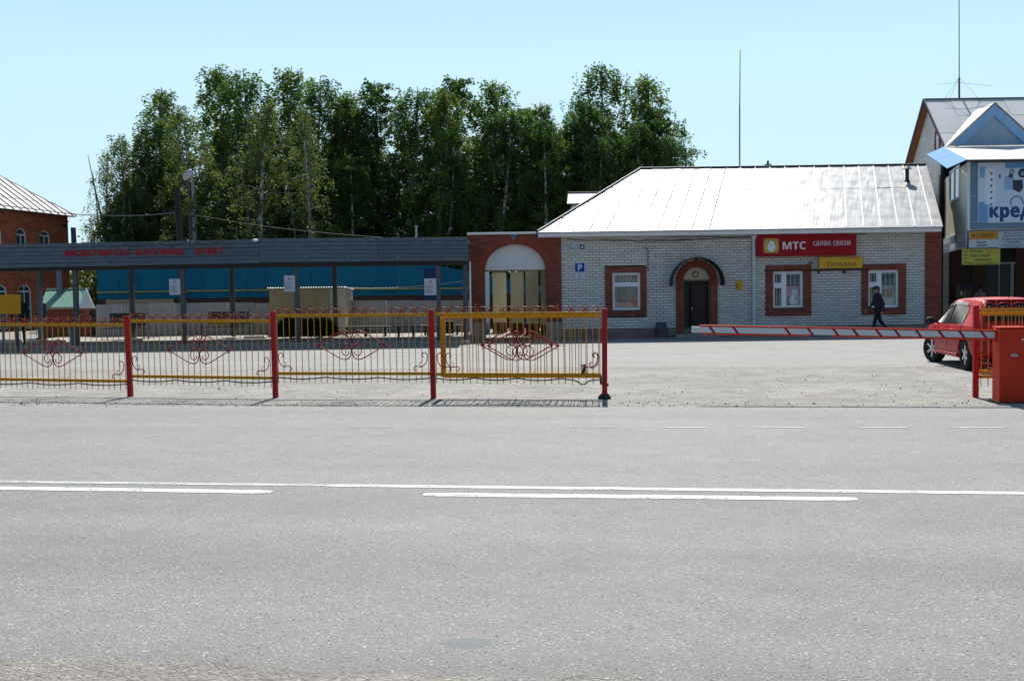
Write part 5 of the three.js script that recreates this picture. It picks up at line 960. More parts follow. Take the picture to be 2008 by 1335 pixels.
// ================================================================ two-storey shop on the right
{
  const t = thing('corner_shop', 'two-storey white brick shop with blue pediment and large advertising banner', 'building');
  const d = 42.2, XL = 17.86, XE = 26, Q = 3.0, zB = -d - 2 * Q, eH = Y(1850, 288, d), rz = -d - Q, rH = Y(1812, 196, d + Q), SK = (X(1812, d + Q, 196) - XL) / Q; // the side wall runs off square, SK metres sideways per metre of depth
  const wallF = part(t, 'front_wall', box(XL, XE, 0, eH, -d - 0.3, -d), M.mortarDark);
  const front = courses(XL, X(2012, d), 0.0, 3.7, 0.2508, 0.0975, (v) => [[X(1862, d), XE]]); layBricks(wallF, front, -d, whiteMats, whiteCols, front.length);
  // gable wall facing left (built flat, then turned)
  const gw = new THREE.Group(); const GL = 2 * Q * Math.hypot(1, SK), gp = poly([[0, 0], [GL, 0], [GL, eH], [GL / 2, rH - 0.15], [0, eH]]), gg = extrude(gp, 0.3); gg.translate(0, 0, -0.3);
  const gable = part(t, 'gable_wall', gg, M.mortarDark); gable.rotation.y = Math.atan2(-1, -SK); gable.position.set(XL + 0.3 + 2 * Q * SK, 0, zB);
  const wc = GL * 0.70, wy = Y(1827, 289, 44), wHole = (v) => { const s = []; const q = v > eH ? GL / 2 * (rH - 0.15 - v) / (rH - 0.15 - eH) : 99; if (q < GL / 2) { s.push([-1, GL / 2 - q]); s.push([GL / 2 + q, 99]); } return s.concat([archSpan(v, wc, 0.42, wy + 0.45, 0.42)].filter(([a, b]) => v > wy - 0.25 && b > a)); };
  // on the turned wall x runs from the back (0) to the front (3.5)
  layBricks(gable, courses(0, GL, 3.2, rH - 0.15, 0.2508, 0.0975, wHole), 0, whiteMats, whiteCols, 0);
  { const fo = poly(archPts(wc, 0.40, wy - 0.22, wy + 0.45, 0.40)); archHole(fo, wc, 0.24, wy - 0.05, wy + 0.45, 0.24); const fg = extrude(fo, 0.05); fg.translate(0, 0, 0.0); const s = part(gable, 'window_surround', fg, std(redCols[2], 0.9, { map: grime }));
    const pg = extrude(poly(archPts(wc, 0.25, wy - 0.05, wy + 0.45, 0.25)), 0.02); pg.translate(0, 0, 0.004); part(gable, 'pane', pg, std([0.35, 0.45, 0.5], 0.15)); part(gable, 'mullion', [box(wc - 0.02, wc + 0.02, wy - 0.05, wy + 0.66, 0.026, 0.04), box(wc - 0.25, wc + 0.25, wy + 0.40, wy + 0.44, 0.026, 0.041)], M.plastic); }
  { const a = GL - 1.45, b = GL - 0.3; const fr = extrude((() => { const s = poly([[a, 3.6], [b, 3.6], [b, 6.4], [a, 6.4]]); rectHole(s, a + 0.2, b - 0.12, 3.7, 6.05); return s; })(), 0.06); part(gable, 'balcony_surround', fr, std(redCols[1], 0.9, { map: grime })); part(gable, 'balcony_opening', box(a + 0.2, b - 0.12, 3.7, 6.05, 0.012, 0.03), std([0.045, 0.02, 0.018], 0.5)); }
  part(t, 'back_wall', box(XL + 2 * Q * SK, XE, 0, eH, zB - 0.3, zB), std([0.4, 0.4, 0.39], 0.9));
  // main roof, front slope in sheets
  const xl = XL, sl = (rH - eH) / Q, sk = (z) => Math.max(0, SK * (-z - d)), P = (x, v) => { const z = rz + (Q + 0.25) * v; return V(x + sk(z), rH - (rH - eH + sl * 0.25) * v, z); }, nF = quadNormal(P(xl, 1), P(XE, 1), P(xl, 0));
  const grey = [[0.60, 0.605, 0.60], [0.56, 0.565, 0.56], [0.63, 0.63, 0.625]].map((c) => std(c, 0.75, { map: grime }));
  for (let k = 0; k < 7; k++) for (let j = 0; j < 3; j++) { const a = xl + k * 1.16, b = a + 1.15, v0 = j / 3 + 0.002, v1 = (j + 1) / 3; part(t, 'roof_sheet', slab([P(a, v1), P(b, v1), P(b, v0), P(a, v0)], nF, 0.012 + 0.006 * ((k + j) % 2)), grey[(k * 2 + j) % 3]); }
  const Pb = (x, v) => { const z = rz - (Q + 0.25) * v; return V(x + sk(z), rH - (rH - eH + sl * 0.25) * v - 0.002, z); }; part(t, 'roof_back', slab([Pb(xl, 0), Pb(XE, 0), Pb(XE, 1), Pb(xl, 1)], V(0, 0.7, -0.7), 0.02), grey[1]);
  const purple = std([0.055, 0.035, 0.05], 0.7), wood = std([0.16, 0.065, 0.025], 0.8, { map: grimeStrong });
  part(t, 'bargeboard', bar(Pb(xl, 0), Pb(xl, 1), 0.05, 0.16), purple); part(t, 'bargeboard', bar(P(xl, 0), P(xl, 1), 0.05, 0.12), purple);
  part(t, 'soffit', slab([Pb(xl + 0.03, 0.03).add(V(0, -0.14, 0)), Pb(XL + 0.3, 0.03).add(V(0, -0.14, 0)), Pb(XL + 0.3, 1).add(V(0, -0.14, 0)), Pb(xl + 0.03, 1).add(V(0, -0.14, 0))], V(0, 0.7, -0.7), 0.03), wood);
  part(t, 'ridge_cap', rod(Pb(xl, 0).setY(rH + 0.03), V(XE, rH + 0.03, rz), 0.04, 0.04, 8), M.dark);
  // blue pediment
  const pd = 41.8, apx = X(1950, pd, 205), apy = Y(1950, 205, pd), fx0 = X(1862, pd, 288), fx1 = 2 * apx - fx0, fy = Y(1862, 288, pd) + 0.05;
  const blue = std([0.22, 0.40, 0.62], 0.55, { map: grime }), blueIn = std([0.30, 0.40, 0.50], 0.7, { map: grime });
  const ped = poly([[fx0, fy], [fx1, fy], [apx, apy]]), bw = 0.34; const inn = new THREE.Path(); const sl2 = (apy - fy) / (apx - fx0); inn.moveTo(fx0 + 0.62, fy + 0.06); inn.lineTo(fx1 - 0.62, fy + 0.06); inn.lineTo(apx, apy - bw * 1.35); inn.closePath(); ped.holes.push(inn);
  const pg = extrude(ped, 0.08); pg.translate(0, 0, -pd - 0.0); part(t, 'pediment_frame', pg, blue);
  const pi = extrude(poly([[fx0 + 0.4, fy], [fx1 - 0.4, fy], [apx, apy - 0.2]]), 0.03); pi.translate(0, 0, -pd - 0.04); part(t, 'pediment_panel', pi, blueIn);
  part(t, 'pediment_roof', [slab([V(fx0 - 0.12, fy - 0.06, -pd + 0.1), V(fx0 - 0.12, fy - 0.06, -pd - 0.2), V(apx, apy + 0.05, -pd - 1.6), V(apx, apy + 0.05, -pd + 0.1)], V(-0.6, 0.8, 0).normalize(), 0.03), slab([V(fx1 + 0.12, fy - 0.06, -pd + 0.1), V(apx, apy + 0.05, -pd + 0.1), V(apx, apy + 0.05, -pd - 1.6), V(fx1 + 0.12, fy - 0.06, -pd - 0.2)], V(0.6, 0.8, 0).normalize(), 0.03)], grey[1]);
  for (let k = 0; k < 44; k++) for (const s of [-1, 1]) { const u = (k + 0.5) / 44, x = apx + s * (apx - fx0 + 0.12) * (1 - u), y = fy - 0.06 + (apy + 0.11 - fy) * u - 0.012; if (x > X(2030, pd)) continue; part(t, 'crest_tooth', box(x - 0.014, x + 0.014, y, y + 0.05, -pd + 0.082, -pd + 0.1), purple); }
  // bay with banner
  const bd = 36.5, bA = V(XL + 0.06, 0, -d + 0.002), bB = V(X(1898.5, bd), 0, -bd), bt = Y(1898, 317, bd), bb = Y(1898, 452, bd), bx = bB.x;
  const cream = std([0.78, 0.77, 0.62], 0.7, { map: grime }), sdir = bA.clone().sub(bB).normalize(), sn = V(-Math.abs(sdir.z), 0, -Math.abs(sdir.x)), SL = bA.distanceTo(bB);
  const sp = (u, y, o = 0) => bB.clone().addScaledVector(sdir, u).addScaledVector(sn, o).setY(y), side = (u0, u1, y0, y1, o, th) => slab([sp(u0, y0, o), sp(u1, y0, o), sp(u1, y1, o), sp(u0, y1, o)], sn, th);
  { const pl = poly([[bB.x, bd], [XE, bd], [XE, d], [bA.x, d]].map(([x, z]) => [x, z])), g = new THREE.ExtrudeGeometry(pl, { depth: bt - bb, bevelEnabled: false }); g.rotateX(-Math.PI / 2); g.translate(0, bb, 0); part(t, 'bay', muv(g), std([0.4, 0.4, 0.36], 0.8)); }
  for (let k = 0; k < 9; k++) part(t, 'bay_cladding', side(SL * k / 9 + 0.006, SL * (k + 1) / 9 - 0.006, bb, bt, 0.002, 0.012 + 0.004 * (k % 2)), cream);
  { const u0 = SL * 0.30, u1 = SL * 0.72, y0 = Y(1878, 392, 39), y1 = Y(1878, 327, 39), um = (u0 + u1) / 2; const W = part(t, 'bay_window', [side(u0, u1, y0, y0 + 0.08, 0.02, 0.04), side(u0, u1, y1 - 0.08, y1, 0.02, 0.04), side(u0, u0 + 0.12, y0 + 0.081, y1 - 0.081, 0.02, 0.04), side(u1 - 0.12, u1, y0 + 0.081, y1 - 0.081, 0.02, 0.04), side(um - 0.06, um + 0.06, y0 + 0.081, y1 - 0.081, 0.02, 0.04)], M.plastic); part(W, 'pane', side(u0 + 0.1, u1 - 0.1, y0 + 0.06, y1 - 0.06, 0.02, 0.012), std([0.07, 0.10, 0.12], 0.05)); }
  part(t, 'bay_corner', box(bx - 0.03, bx + 0.06, bb, bt, -bd - 0.03, -bd + 0.02), M.white);
  const glaze = std([0.14, 0.25, 0.36], 0.3, { map: grime }); part(t, 'bay_glazing', box(bx + 0.062, XE, bb + 0.06, bt - 0.03, -bd + 0.001, -bd + 0.03), glaze);
  part(t, 'bay_transom', [box(bx + 0.062, XE, bb + 0.28, bb + 0.31, -bd + 0.031, -bd + 0.04), box(X(1914, bd), X(1915.5, bd), bb + 0.06, bt - 0.03, -bd + 0.041, -bd + 0.05)], std([0.3, 0.4, 0.5], 0.4));
  part(t, 'bay_transom', box(bx + 0.062, X(1913, bd), bb + 1.2, bb + 1.24, -bd + 0.031, -bd + 0.045), std([0.3, 0.4, 0.5], 0.4));
  for (const px of [2075, 2190]) part(t, 'pillar', box(X(px, bd) - 0.2, X(px, bd) + 0.2, 0, bb - 0.002, -bd - 0.45, -bd - 0.05, 0.01), std(redCols[1], 0.9, { map: grime }));
  part(t, 'end_wall', box(XE - 0.3, XE, 0, eH, zB, -d - 0.302), std([0.4, 0.4, 0.39], 0.9));
  // canopy roof over the bay
  const ed = 36.0, rA = V(XL - 0.02, Y(1850, 289, d), -d + 0.01), rB = at(1897, 314, ed), rC = at(1866, 329, ed), rD = at(1818, 303.5, d), rE = V(XE, rA.y, -d + 0.01), rF = V(XE, rB.y, -ed);
  rC.copy(rD.clone().add(rB).sub(rA)); // the eave sheet is a parallelogram
  const sky2 = std([0.08, 0.22, 0.42], 0.85);
  const m1 = rA.clone().lerp(rB, 0.52), m2 = rD.clone().lerp(rC, 0.52), up = V(0, 1, 0);
  part(t, 'eave_sheet', slab([rD, m2.clone().lerp(rD, 0.015), m1.clone().lerp(rA, 0.015), rA], up, 0.025), sky2); part(t, 'eave_sheet', slab([m2, rC, rB, m1], up, 0.025), sky2);
  for (let k = 0; k < 8; k++) { const u0 = k / 8 + 0.001, u1 = (k + 1) / 8 - 0.001; part(t, 'bay_roof_sheet', slab([rA.clone().lerp(rE, u0), rB.clone().lerp(rF, u0), rB.clone().lerp(rF, u1), rA.clone().lerp(rE, u1)], up, 0.025), grey[k % 3]); }
  part(t, 'eave_trim', box(rB.x + 0.02, XE, rB.y - 0.06, rB.y - 0.005, -ed - 0.03, -ed), M.dark);
  // ground floor under the bay
  const sf = (a, b, y0, y1, z, mat, nm) => part(t, nm, box(X(a, d), X(b, d), y0, y1, -d + z, -d + z + 0.04), mat);
  sf(1863, 1888, 0.02, 3.417, 0.02, std([0.075, 0.02, 0.018], 0.5, { map: grime }), 'entrance_door');
  sf(1905, 1930, 0.02, 3.075, 0.02, std([0.06, 0.018, 0.016], 0.5), 'shutter'); sf(1888, 1904, 0.02, 3.417, 0.005, std([0.03, 0.03, 0.035], 0.6), 'recess_panel');
  sf(1930, 1937, 0.02, 2.847, 0.03, std([0.05, 0.05, 0.05], 0.5), 'frame_post'); sf(1937, 1986, 0.168, 2.562, 0.01, M.darkGlass, 'shop_window'); part(t, 'window_frame', [box(X(1936, d), X(1990, d), 2.563, 2.653, -d + 0.01, -d + 0.08), box(X(1956.5, d), X(1959, d), 0.179, 2.562, -d + 0.051, -d + 0.09), box(X(1981, d), X(1987, d), 0.179, 2.562, -d + 0.051, -d + 0.08), box(X(1936, d), X(1990, d), 0.065, 0.167, -d + 0.01, -d + 0.09)], std([0.35, 0.38, 0.38], 0.4));
  sf(1990, 2060, 0.02, 3.417, 0.02, std([0.07, 0.022, 0.02], 0.5), 'door_surround');
  part(t, 'step', box(XL + 0.05, XE, 0, 0.14, -d + 0.1, -39.4, 0.01), M.concrete);
}
{ // banner and sign boards of the corner shop
  const bd = 36.5, x = (p) => X(p, bd), y = (p, q) => Y(p, q, bd);
  board('banner', 'large pale blue advertising banner with gadgets and big blue lettering on the bay', 'banner', x(1915.5), x(2120), y(1960, 437), y(1960, 319), -bd + 0.055, 0.03, M.white, (c, w, h) => {
    c.fillStyle = '#c4d4ea'; c.fillRect(0, 0, w, h); const s = w / 204.5, Pp = (a, b) => [(a - 1915.5) * s, (b - 319) * s]; const R = (a, b, e, f, col) => { c.fillStyle = col; const [u, v] = Pp(a, b); c.fillRect(u, v, (e - a) * s, (f - b) * s); };
    R(1918, 326, 1930, 348, '#7fa6cf'); R(1916, 395, 1935, 437, '#6f9dcb'); R(1968, 319, 2120, 330, '#5b93c6'); R(1966, 345, 1985, 372, '#8fb0d8'); R(1928, 330, 1950, 400, '#d2dfee'); R(1932, 332, 1947, 398, '#dbe5f0');
    for (let k = 0; k < 6; k++) R(1939, 338 + k * 12, 1943, 342 + k * 12, '#4a5870'); R(1956, 342, 1959, 349, '#2f3a4c');
    c.save(); c.translate(...Pp(1980, 340)); c.rotate(0.25); c.fillStyle = '#38424f'; c.fillRect(-4 * s, -8 * s, 8 * s, 17 * s); c.fillStyle = '#9fb2c8'; c.fillRect(-2.8 * s, -6 * s, 5.6 * s, 7 * s); c.restore();
    c.fillStyle = '#2b333d'; c.beginPath(); c.arc(...Pp(2002, 340), 9 * s, 0, 7); c.fill(); c.fillStyle = '#7d90a6'; c.beginPath(); c.arc(...Pp(2002, 341), 4.5 * s, 0, 7); c.fill();
    c.fillStyle = '#26303c'; c.beginPath(); c.moveTo(...Pp(1983, 353)); c.lineTo(...Pp(2002, 353)); c.lineTo(...Pp(2003, 369)); c.lineTo(...Pp(1996, 378)); c.lineTo(...Pp(1983, 371)); c.fill(); c.strokeStyle = '#3a4654'; c.lineWidth = 2 * s; c.beginPath(); c.arc(...Pp(1991, 397), 12 * s, 2.6, 6.6); c.stroke();
    c.fillStyle = '#eef3f8'; c.strokeStyle = '#e6edf5'; c.lineWidth = 3.4 * s; c.font = '900 ' + Math.round(35 * s) + 'px sans-serif'; c.lineJoin = 'round'; c.strokeText('кредит', ...Pp(1935.5, 424.5)); c.fillStyle = '#243f82'; c.fillText('кредит', ...Pp(1935.5, 424.5)); c.lineWidth = 1.2 * s; c.strokeStyle = '#243f82'; c.strokeText('кредит', ...Pp(1935.5, 424.5)); }, 120);
  board('shop_sign', 'orange and white sign panel under the left part of the banner', 'sign', x(1899), x(1956), y(1927, 486), y(1927, 453.5), -bd + 0.03, 0.04, M.white, (c, w, h) => { c.fillStyle = '#b9bfc6'; c.fillRect(0, 0, w, h); c.fillStyle = '#c07f1e'; c.fillRect(0, 0, w, h * 0.5); c.fillStyle = '#4a2f14'; c.font = 'bold ' + Math.round(h * 0.3) + 'px sans-serif'; c.fillText('С МАРТС', w * 0.25, h * 0.36, w * 0.62); c.beginPath(); c.arc(w * 0.15, h * 0.26, h * 0.08, 0, 7); c.fill(); c.fillStyle = '#2d333b'; c.fillRect(w * 0.24, h * 0.64, w * 0.34, h * 0.07); c.fillRect(w * 0.27, h * 0.82, w * 0.36, h * 0.07); }, 160);
  board('shop_sign', 'grey-white sign panel with dark lines of print right of the orange one', 'sign', x(1956.6), x(2120), y(1990, 486), y(1990, 453), -bd + 0.03, 0.04, M.white, (c, w, h) => { c.fillStyle = '#aeb6bf'; c.fillRect(0, 0, w, h); const k = w / 163.4; c.fillStyle = '#2e3540'; c.textAlign = 'center'; c.font = 'bold ' + Math.round(5.2 * k) + 'px sans-serif'; [['КАРТЫ ОПЛАТЫ', 6], ['ПОДКЛЮЧЕНИЕ', 11.5], ['ПРИЕМ ПЛАТЕЖЕЙ', 18], ['ПРОДАЖА', 23.5]].forEach(([q, yy]) => c.fillText(q, 28 * k, yy * k, 44 * k)); smudge(c, 8 * k, 26 * k, 40 * k, 2.4 * k, 12, '#3c4450'); smudge(c, 14 * k, 30 * k, 28 * k, 2 * k, 8, '#3c4450'); }, 150);
  { // side band of the bay with framed adverts
    const t = thing('shop_sign', 'pale blue sign band with framed adverts on the bay side, above the entrance', 'sign'), y0 = y(1898, 486), y1 = y(1898, 453), A = V(17.92, 0, -42.2), B = V(X(1898.5, bd), 0, -bd), sd = A.clone().sub(B).normalize(), n = V(-Math.abs(sd.z), 0, -Math.abs(sd.x)), L = A.distanceTo(B), q = (u, yy, o) => B.clone().addScaledVector(sd, u).addScaledVector(n, o).setY(yy), pl = (u0, u1, ya, yb, o, th) => slab([q(u0, ya, o), q(u1, ya, o), q(u1, yb, o), q(u0, yb, o)], n, th);
    part(t, 'panel', pl(0.03, L - 0.03, y0, y1, 0.02, 0.04), std([0.42, 0.52, 0.62], 0.5)); for (let k = 0; k < 3; k++) for (let j = 0; j < 2; j++) part(t, 'advert', pl(0.2 + k * 1.95, 1.85 + k * 1.95, y0 + 0.06 + j * 0.28, y0 + 0.28 + j * 0.28, 0.061, 0.006), std(j === (k % 2) ? [0.10, 0.2, 0.32] : [0.55, 0.6, 0.66], 0.5));
  }
  board('payment_sign', 'yellow payment sign with black capitals hanging below the orange sign', 'sign', X(1887, 36.3), X(1962, 36.3), Y(1925, 519, 36.3), Y(1925, 487.5, 36.3), -36.33, 0.03, std([0.4, 0.38, 0.06], 0.5), (c, w, h) => { c.fillStyle = '#b3ac3c'; c.fillRect(0, 0, w, h); c.fillStyle = '#8c8a3a'; for (let k = 0; k < 4; k++) c.fillRect(w * 0.03, h * (0.06 + k * 0.24), w * 0.12, h * 0.16); c.fillStyle = '#1f1d12'; c.font = 'bold ' + Math.round(h * 0.24) + 'px sans-serif'; c.fillText('ПРИЕМ', w * 0.19, h * 0.25, w * 0.4); c.fillText('ПЛАТЕЖЕЙ', w * 0.19, h * 0.52, w * 0.76); c.fillText('АППАРАТ', w * 0.33, h * 0.8, w * 0.46); smudge(c, w * 0.16, h * 0.87, w * 0.8, h * 0.09, 16, '#3a3720'); c.strokeStyle = '#a84a18'; c.lineWidth = h * 0.025; c.strokeRect(w * 0.63, h * 0.05, w * 0.33, h * 0.22); c.fillStyle = '#a84a18'; c.font = 'bold ' + Math.round(h * 0.17) + 'px sans-serif'; c.fillText('ЗДЕСЬ', w * 0.66, h * 0.22, w * 0.27); }, 160);
}
{ // payment terminal by the entrance
  const d = 41, t = thing('payment_terminal', 'dark blue payment terminal with yellow panel beside the corner shop entrance', 'terminal'), x0 = X(1884, d), x1 = X(1907, d);
  part(t, 'cabinet', box(x0, x1, 0.14, 1.75, -d - 0.4, -d, 0.02), std([0.02, 0.03, 0.075], 0.4)); part(t, 'side_panel', box(x0 + 0.12, x0 + 0.25, 0.5, 1.55, -d + 0.001, -d + 0.02), std([0.22, 0.16, 0.02], 0.5)); part(t, 'screen', box(x0 + 0.27, x1 - 0.04, 1.2, 1.5, -d + 0.001, -d + 0.015), M.darkGlass); part(t, 'sticker', box(x0 + 0.02, x0 + 0.08, 1.3, 1.5, -d + 0.001, -d + 0.008), M.plastic);
}
{ // roof aerial
  const d = 45.6, t = thing('roof_antenna', 'tall whip aerial with guy wires on the corner shop ridge', 'antenna'), b = at(1882, 197, d), top = at(1881.5, -120, d), mid = at(1882, 152, d);
  part(t, 'base', box(b.x - 0.28, b.x + 0.28, b.y - 0.12, b.y + 0.04, -d - 0.12, -d + 0.18), M.rust); part(t, 'mast', rod(b, mid, 0.045, 0.04, 8), M.wire); part(t, 'whip', rod(mid, top, 0.022, 0.014, 6), M.wire);
  for (const [px, py] of [[1838, 165], [1948, 169]]) part(t, 'radial', rod(at(1882, 162, d), at(px, py, d), 0.007, 0.005, 4), M.wire);
  part(t, 'guy_wire', rod(mid, V(b.x - 1.6, b.y - 0.9, -d + 0.9), 0.006, 0.006, 4), M.wire); part(t, 'guy_wire', rod(mid, V(b.x + 1.2, b.y - 0.9, -d + 0.9), 0.006, 0.006, 4), M.wire); part(t, 'guy_wire', rod(mid, V(b.x - 0.4, b.y - 0.5, -d - 0.9), 0.006, 0.006, 4), M.wire);
}

// ================================================================ trees
const leafMat = new THREE.MeshPhysicalMaterial({ vertexColors: true, roughness: 0.9, specularIntensity: 0.25, transmission: 0.55, thickness: 0, color: C(1, 1, 1) });
const barkMat = new THREE.MeshStandardMaterial({ map: barkT, roughness: 0.9 });
const darkBark = std([0.07, 0.06, 0.05], 0.9), twigMat = std([0.15, 0.135, 0.125], 0.9);
function limb(pts, r0, r1, rad) { // tapered tube through points
  const n = pts.length, pos = [], uv = [], idx = []; let L = 0;
  for (let i = 0; i < n; i++) {
    const d = (i < n - 1 ? pts[i + 1].clone().sub(pts[i]) : pts[i].clone().sub(pts[i - 1])).normalize(), a = Math.abs(d.y) > 0.9 ? V(1, 0, 0) : V(0, 1, 0), u = d.clone().cross(a).normalize(), w = d.clone().cross(u), r = r0 + (r1 - r0) * i / (n - 1); if (i) L += pts[i].distanceTo(pts[i - 1]);
    for (let k = 0; k <= rad; k++) { const t = k / rad * 6.2832, p = pts[i].clone().addScaledVector(u, Math.cos(t) * r).addScaledVector(w, Math.sin(t) * r); pos.push(p.x, p.y, p.z); uv.push(k / rad, L / 2.2); }
    if (i) for (let k = 0; k < rad; k++) { const q = (i - 1) * (rad + 1) + k, s = q + rad + 1; idx.push(q, s, q + 1, q + 1, s, s + 1); }
  }
  const g = new THREE.BufferGeometry(); g.setAttribute('position', new THREE.Float32BufferAttribute(pos, 3)); g.setAttribute('uv', new THREE.Float32BufferAttribute(uv, 2)); g.setIndex(idx); g.computeVertexNormals(); return g.toNonIndexed();
}
class Leaves {
  constructor(R) { this.pos = []; this.col = []; this.R = R; }
  add(p, s, c) {
    const R = this.R, a = V(R() - 0.5, R() - 0.75, R() - 0.5).normalize(), b = V(R() - 0.5, R() - 0.5, R() - 0.5).cross(a).normalize(), L = s * (0.75 + 0.5 * R()), w = L * 0.33, k = 0.95 + 0.65 * R();
    const t0 = p, t1 = p.clone().addScaledVector(a, L * 0.45).addScaledVector(b, w), t2 = p.clone().addScaledVector(a, L), t3 = p.clone().addScaledVector(a, L * 0.45).addScaledVector(b, -w);
    for (const q of [t0, t1, t2, t0, t2, t3]) { this.pos.push(q.x, q.y, q.z); this.col.push(c[0] * k, c[1] * k, c[2] * k); }
  }
  build() { const g = new THREE.BufferGeometry(); g.setAttribute('position', new THREE.Float32BufferAttribute(this.pos, 3)); g.setAttribute('color', new THREE.Float32BufferAttribute(this.col, 3)); g.computeVertexNormals(); return g; }
}
function birch(seed, o) { // unit: metres, height o.H
  const R = mulberry(seed), r2 = (a, b) => a + (b - a) * R(), H = o.H, trunkPts = [], lean = r2(-0.5, 0.5);
  for (let i = 0; i <= 12; i++) { const u = i / 12; trunkPts.push(V(lean * u * u + 0.18 * Math.sin(u * 5 + seed), H * 0.97 * u, 0.18 * Math.cos(u * 4 + seed * 2) - 0.18)); }
  const tc = new THREE.CatmullRomCurve3(trunkPts), trunk = limb(tc.getPoints(16), o.r, 0.015, 9), limbs = [], lv = new Leaves(R);
  const cols = o.cols, nb = o.nb;
  if (o.stems) for (let k = 0; k < o.stems; k++) { const a = r2(0, 6.28), q = []; for (let i = 0; i <= 8; i++) { const u = i / 8; q.push(V(Math.cos(a) * (0.2 + 1.5 * u), H * 0.85 * u, Math.sin(a) * (0.2 + 1.5 * u))); } limbs.push(limb(q, o.r * 0.7, 0.015, 7)); }
  for (let b = 0; b < nb; b++) {
    const u = o.u0 + (0.985 - o.u0) * Math.pow((b + R() * 0.8) / nb, 0.92), p0 = tc.getPoint(u), az = b * 2.4 + r2(-0.5, 0.5), prof = o.prof(u), L = prof * r2(0.65, 1.15), dir = V(Math.cos(az), 0, Math.sin(az));
    const pts = []; const rise = r2(0.5, 1.0) * L * o.rise;
    for (let i = 0; i <= 6; i++) { const s = i / 6; pts.push(p0.clone().addScaledVector(dir, L * (s * 0.9 + 0.1 * s * s)).add(V(r2(-0.08, 0.08), rise * (1.7 * s - 0.95 * s * s) - 0.35 * L * o.droop * s * s * s, r2(-0.08, 0.08)))); }
    limbs.push(limb(pts, 0.012 + 0.055 * (1 - u) * (o.r / 0.16), 0.006, 4));
    const c = new THREE.CatmullRomCurve3(pts), ns = Math.round(o.ns * (0.5 + L / 2.2)), tone = cols[Math.floor(R() * cols.length)], bt = r2(0.8, 1.2);
    for (let s = 0; s < ns; s++) {
      const v = 0.22 + 0.78 * Math.pow((s + R()) / ns, 0.8), q = c.getPoint(Math.min(1, v)).add(V(r2(-0.28, 0.28), r2(-0.18, 0.22), r2(-0.28, 0.28)));
      const hang = r2(0.25, 1) * o.hang * (0.4 + 0.6 * v), dx = r2(-0.16, 0.16), dz = r2(-0.16, 0.16), nl = Math.round(o.nl * (0.5 + hang / o.hang));
      for (let l = 0; l < nl; l++) { const w = (l + R()) / nl; lv.add(V(q.x + dx * w + r2(-0.1, 0.1), q.y - hang * w + r2(-0.05, 0.08), q.z + dz * w + r2(-0.1, 0.1)), o.leaf, [tone[0] * bt, tone[1] * bt, tone[2] * bt]); }
      if (s % 2 === 0) limbs.push(limb([q, q.clone().add(V(dx * 0.5, -hang * 0.5, dz * 0.5)), q.clone().add(V(dx, -hang, dz))], 0.006, 0.003, 3));
    }
  }
  return { trunk, limbs: mergeAll(limbs), crown: lv.build(), leaves: lv.pos.length / 18 };
}
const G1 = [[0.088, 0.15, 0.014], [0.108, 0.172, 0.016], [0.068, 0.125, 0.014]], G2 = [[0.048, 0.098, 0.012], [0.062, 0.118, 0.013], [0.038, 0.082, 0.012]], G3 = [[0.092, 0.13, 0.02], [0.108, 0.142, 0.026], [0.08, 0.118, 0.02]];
const profTall = (u) => 0.22 + 1.75 * Math.pow(Math.sin(Math.PI * Math.min(1, Math.max(0, (1.01 - u) / 1.15))), 0.95);
const profWide = (u) => 0.28 + 2.25 * Math.pow(Math.sin(Math.PI * Math.min(1, Math.max(0, (1.02 - u) / 1.2))), 0.85);
const protos = [
  birch(101, { H: 16, r: 0.17, nb: 64, u0: 0.2, prof: profTall, rise: 0.85, droop: 1.2, ns: 13, nl: 16, hang: 1.35, leaf: 0.135, cols: G1 }),
  birch(202, { H: 16, r: 0.15, nb: 62, u0: 0.16, prof: profWide, rise: 0.7, droop: 1.3, ns: 13, nl: 16, hang: 1.7, leaf: 0.135, cols: G2 }),
  birch(303, { H: 16, r: 0.18, nb: 56, u0: 0.28, prof: profTall, rise: 1.0, droop: 0.9, ns: 10, nl: 13, hang: 1.2, leaf: 0.13, cols: G3, stems: 1 }),
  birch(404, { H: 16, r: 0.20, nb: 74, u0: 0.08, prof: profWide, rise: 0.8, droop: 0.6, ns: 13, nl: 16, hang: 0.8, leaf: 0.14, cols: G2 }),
  birch(505, { H: 16, r: 0.13, nb: 52, u0: 0.22, prof: (u) => 0.8 * profTall(u), rise: 0.8, droop: 1.5, ns: 9, nl: 9, hang: 1.6, leaf: 0.13, cols: G3, stems: 2 }),
];
function plantTree(k, px, py, d, name, label, group, widen = 1) {
  const P = protos[k], top = at(px, py, d), t = thing(name, label, 'tree', group); t.position.set(top.x, 0, -d); t.userData.placed = true;
  const s = top.y / 15.6; t.scale.set(s * widen, s, s * widen); t.rotation.y = rr(0, 6.28);
  part(t, 'trunk', P.trunk, barkMat); part(t, 'limbs', P.limbs, k === 3 ? darkBark : twigMat); part(t, 'crown', P.crown, leafMat); return t;
}
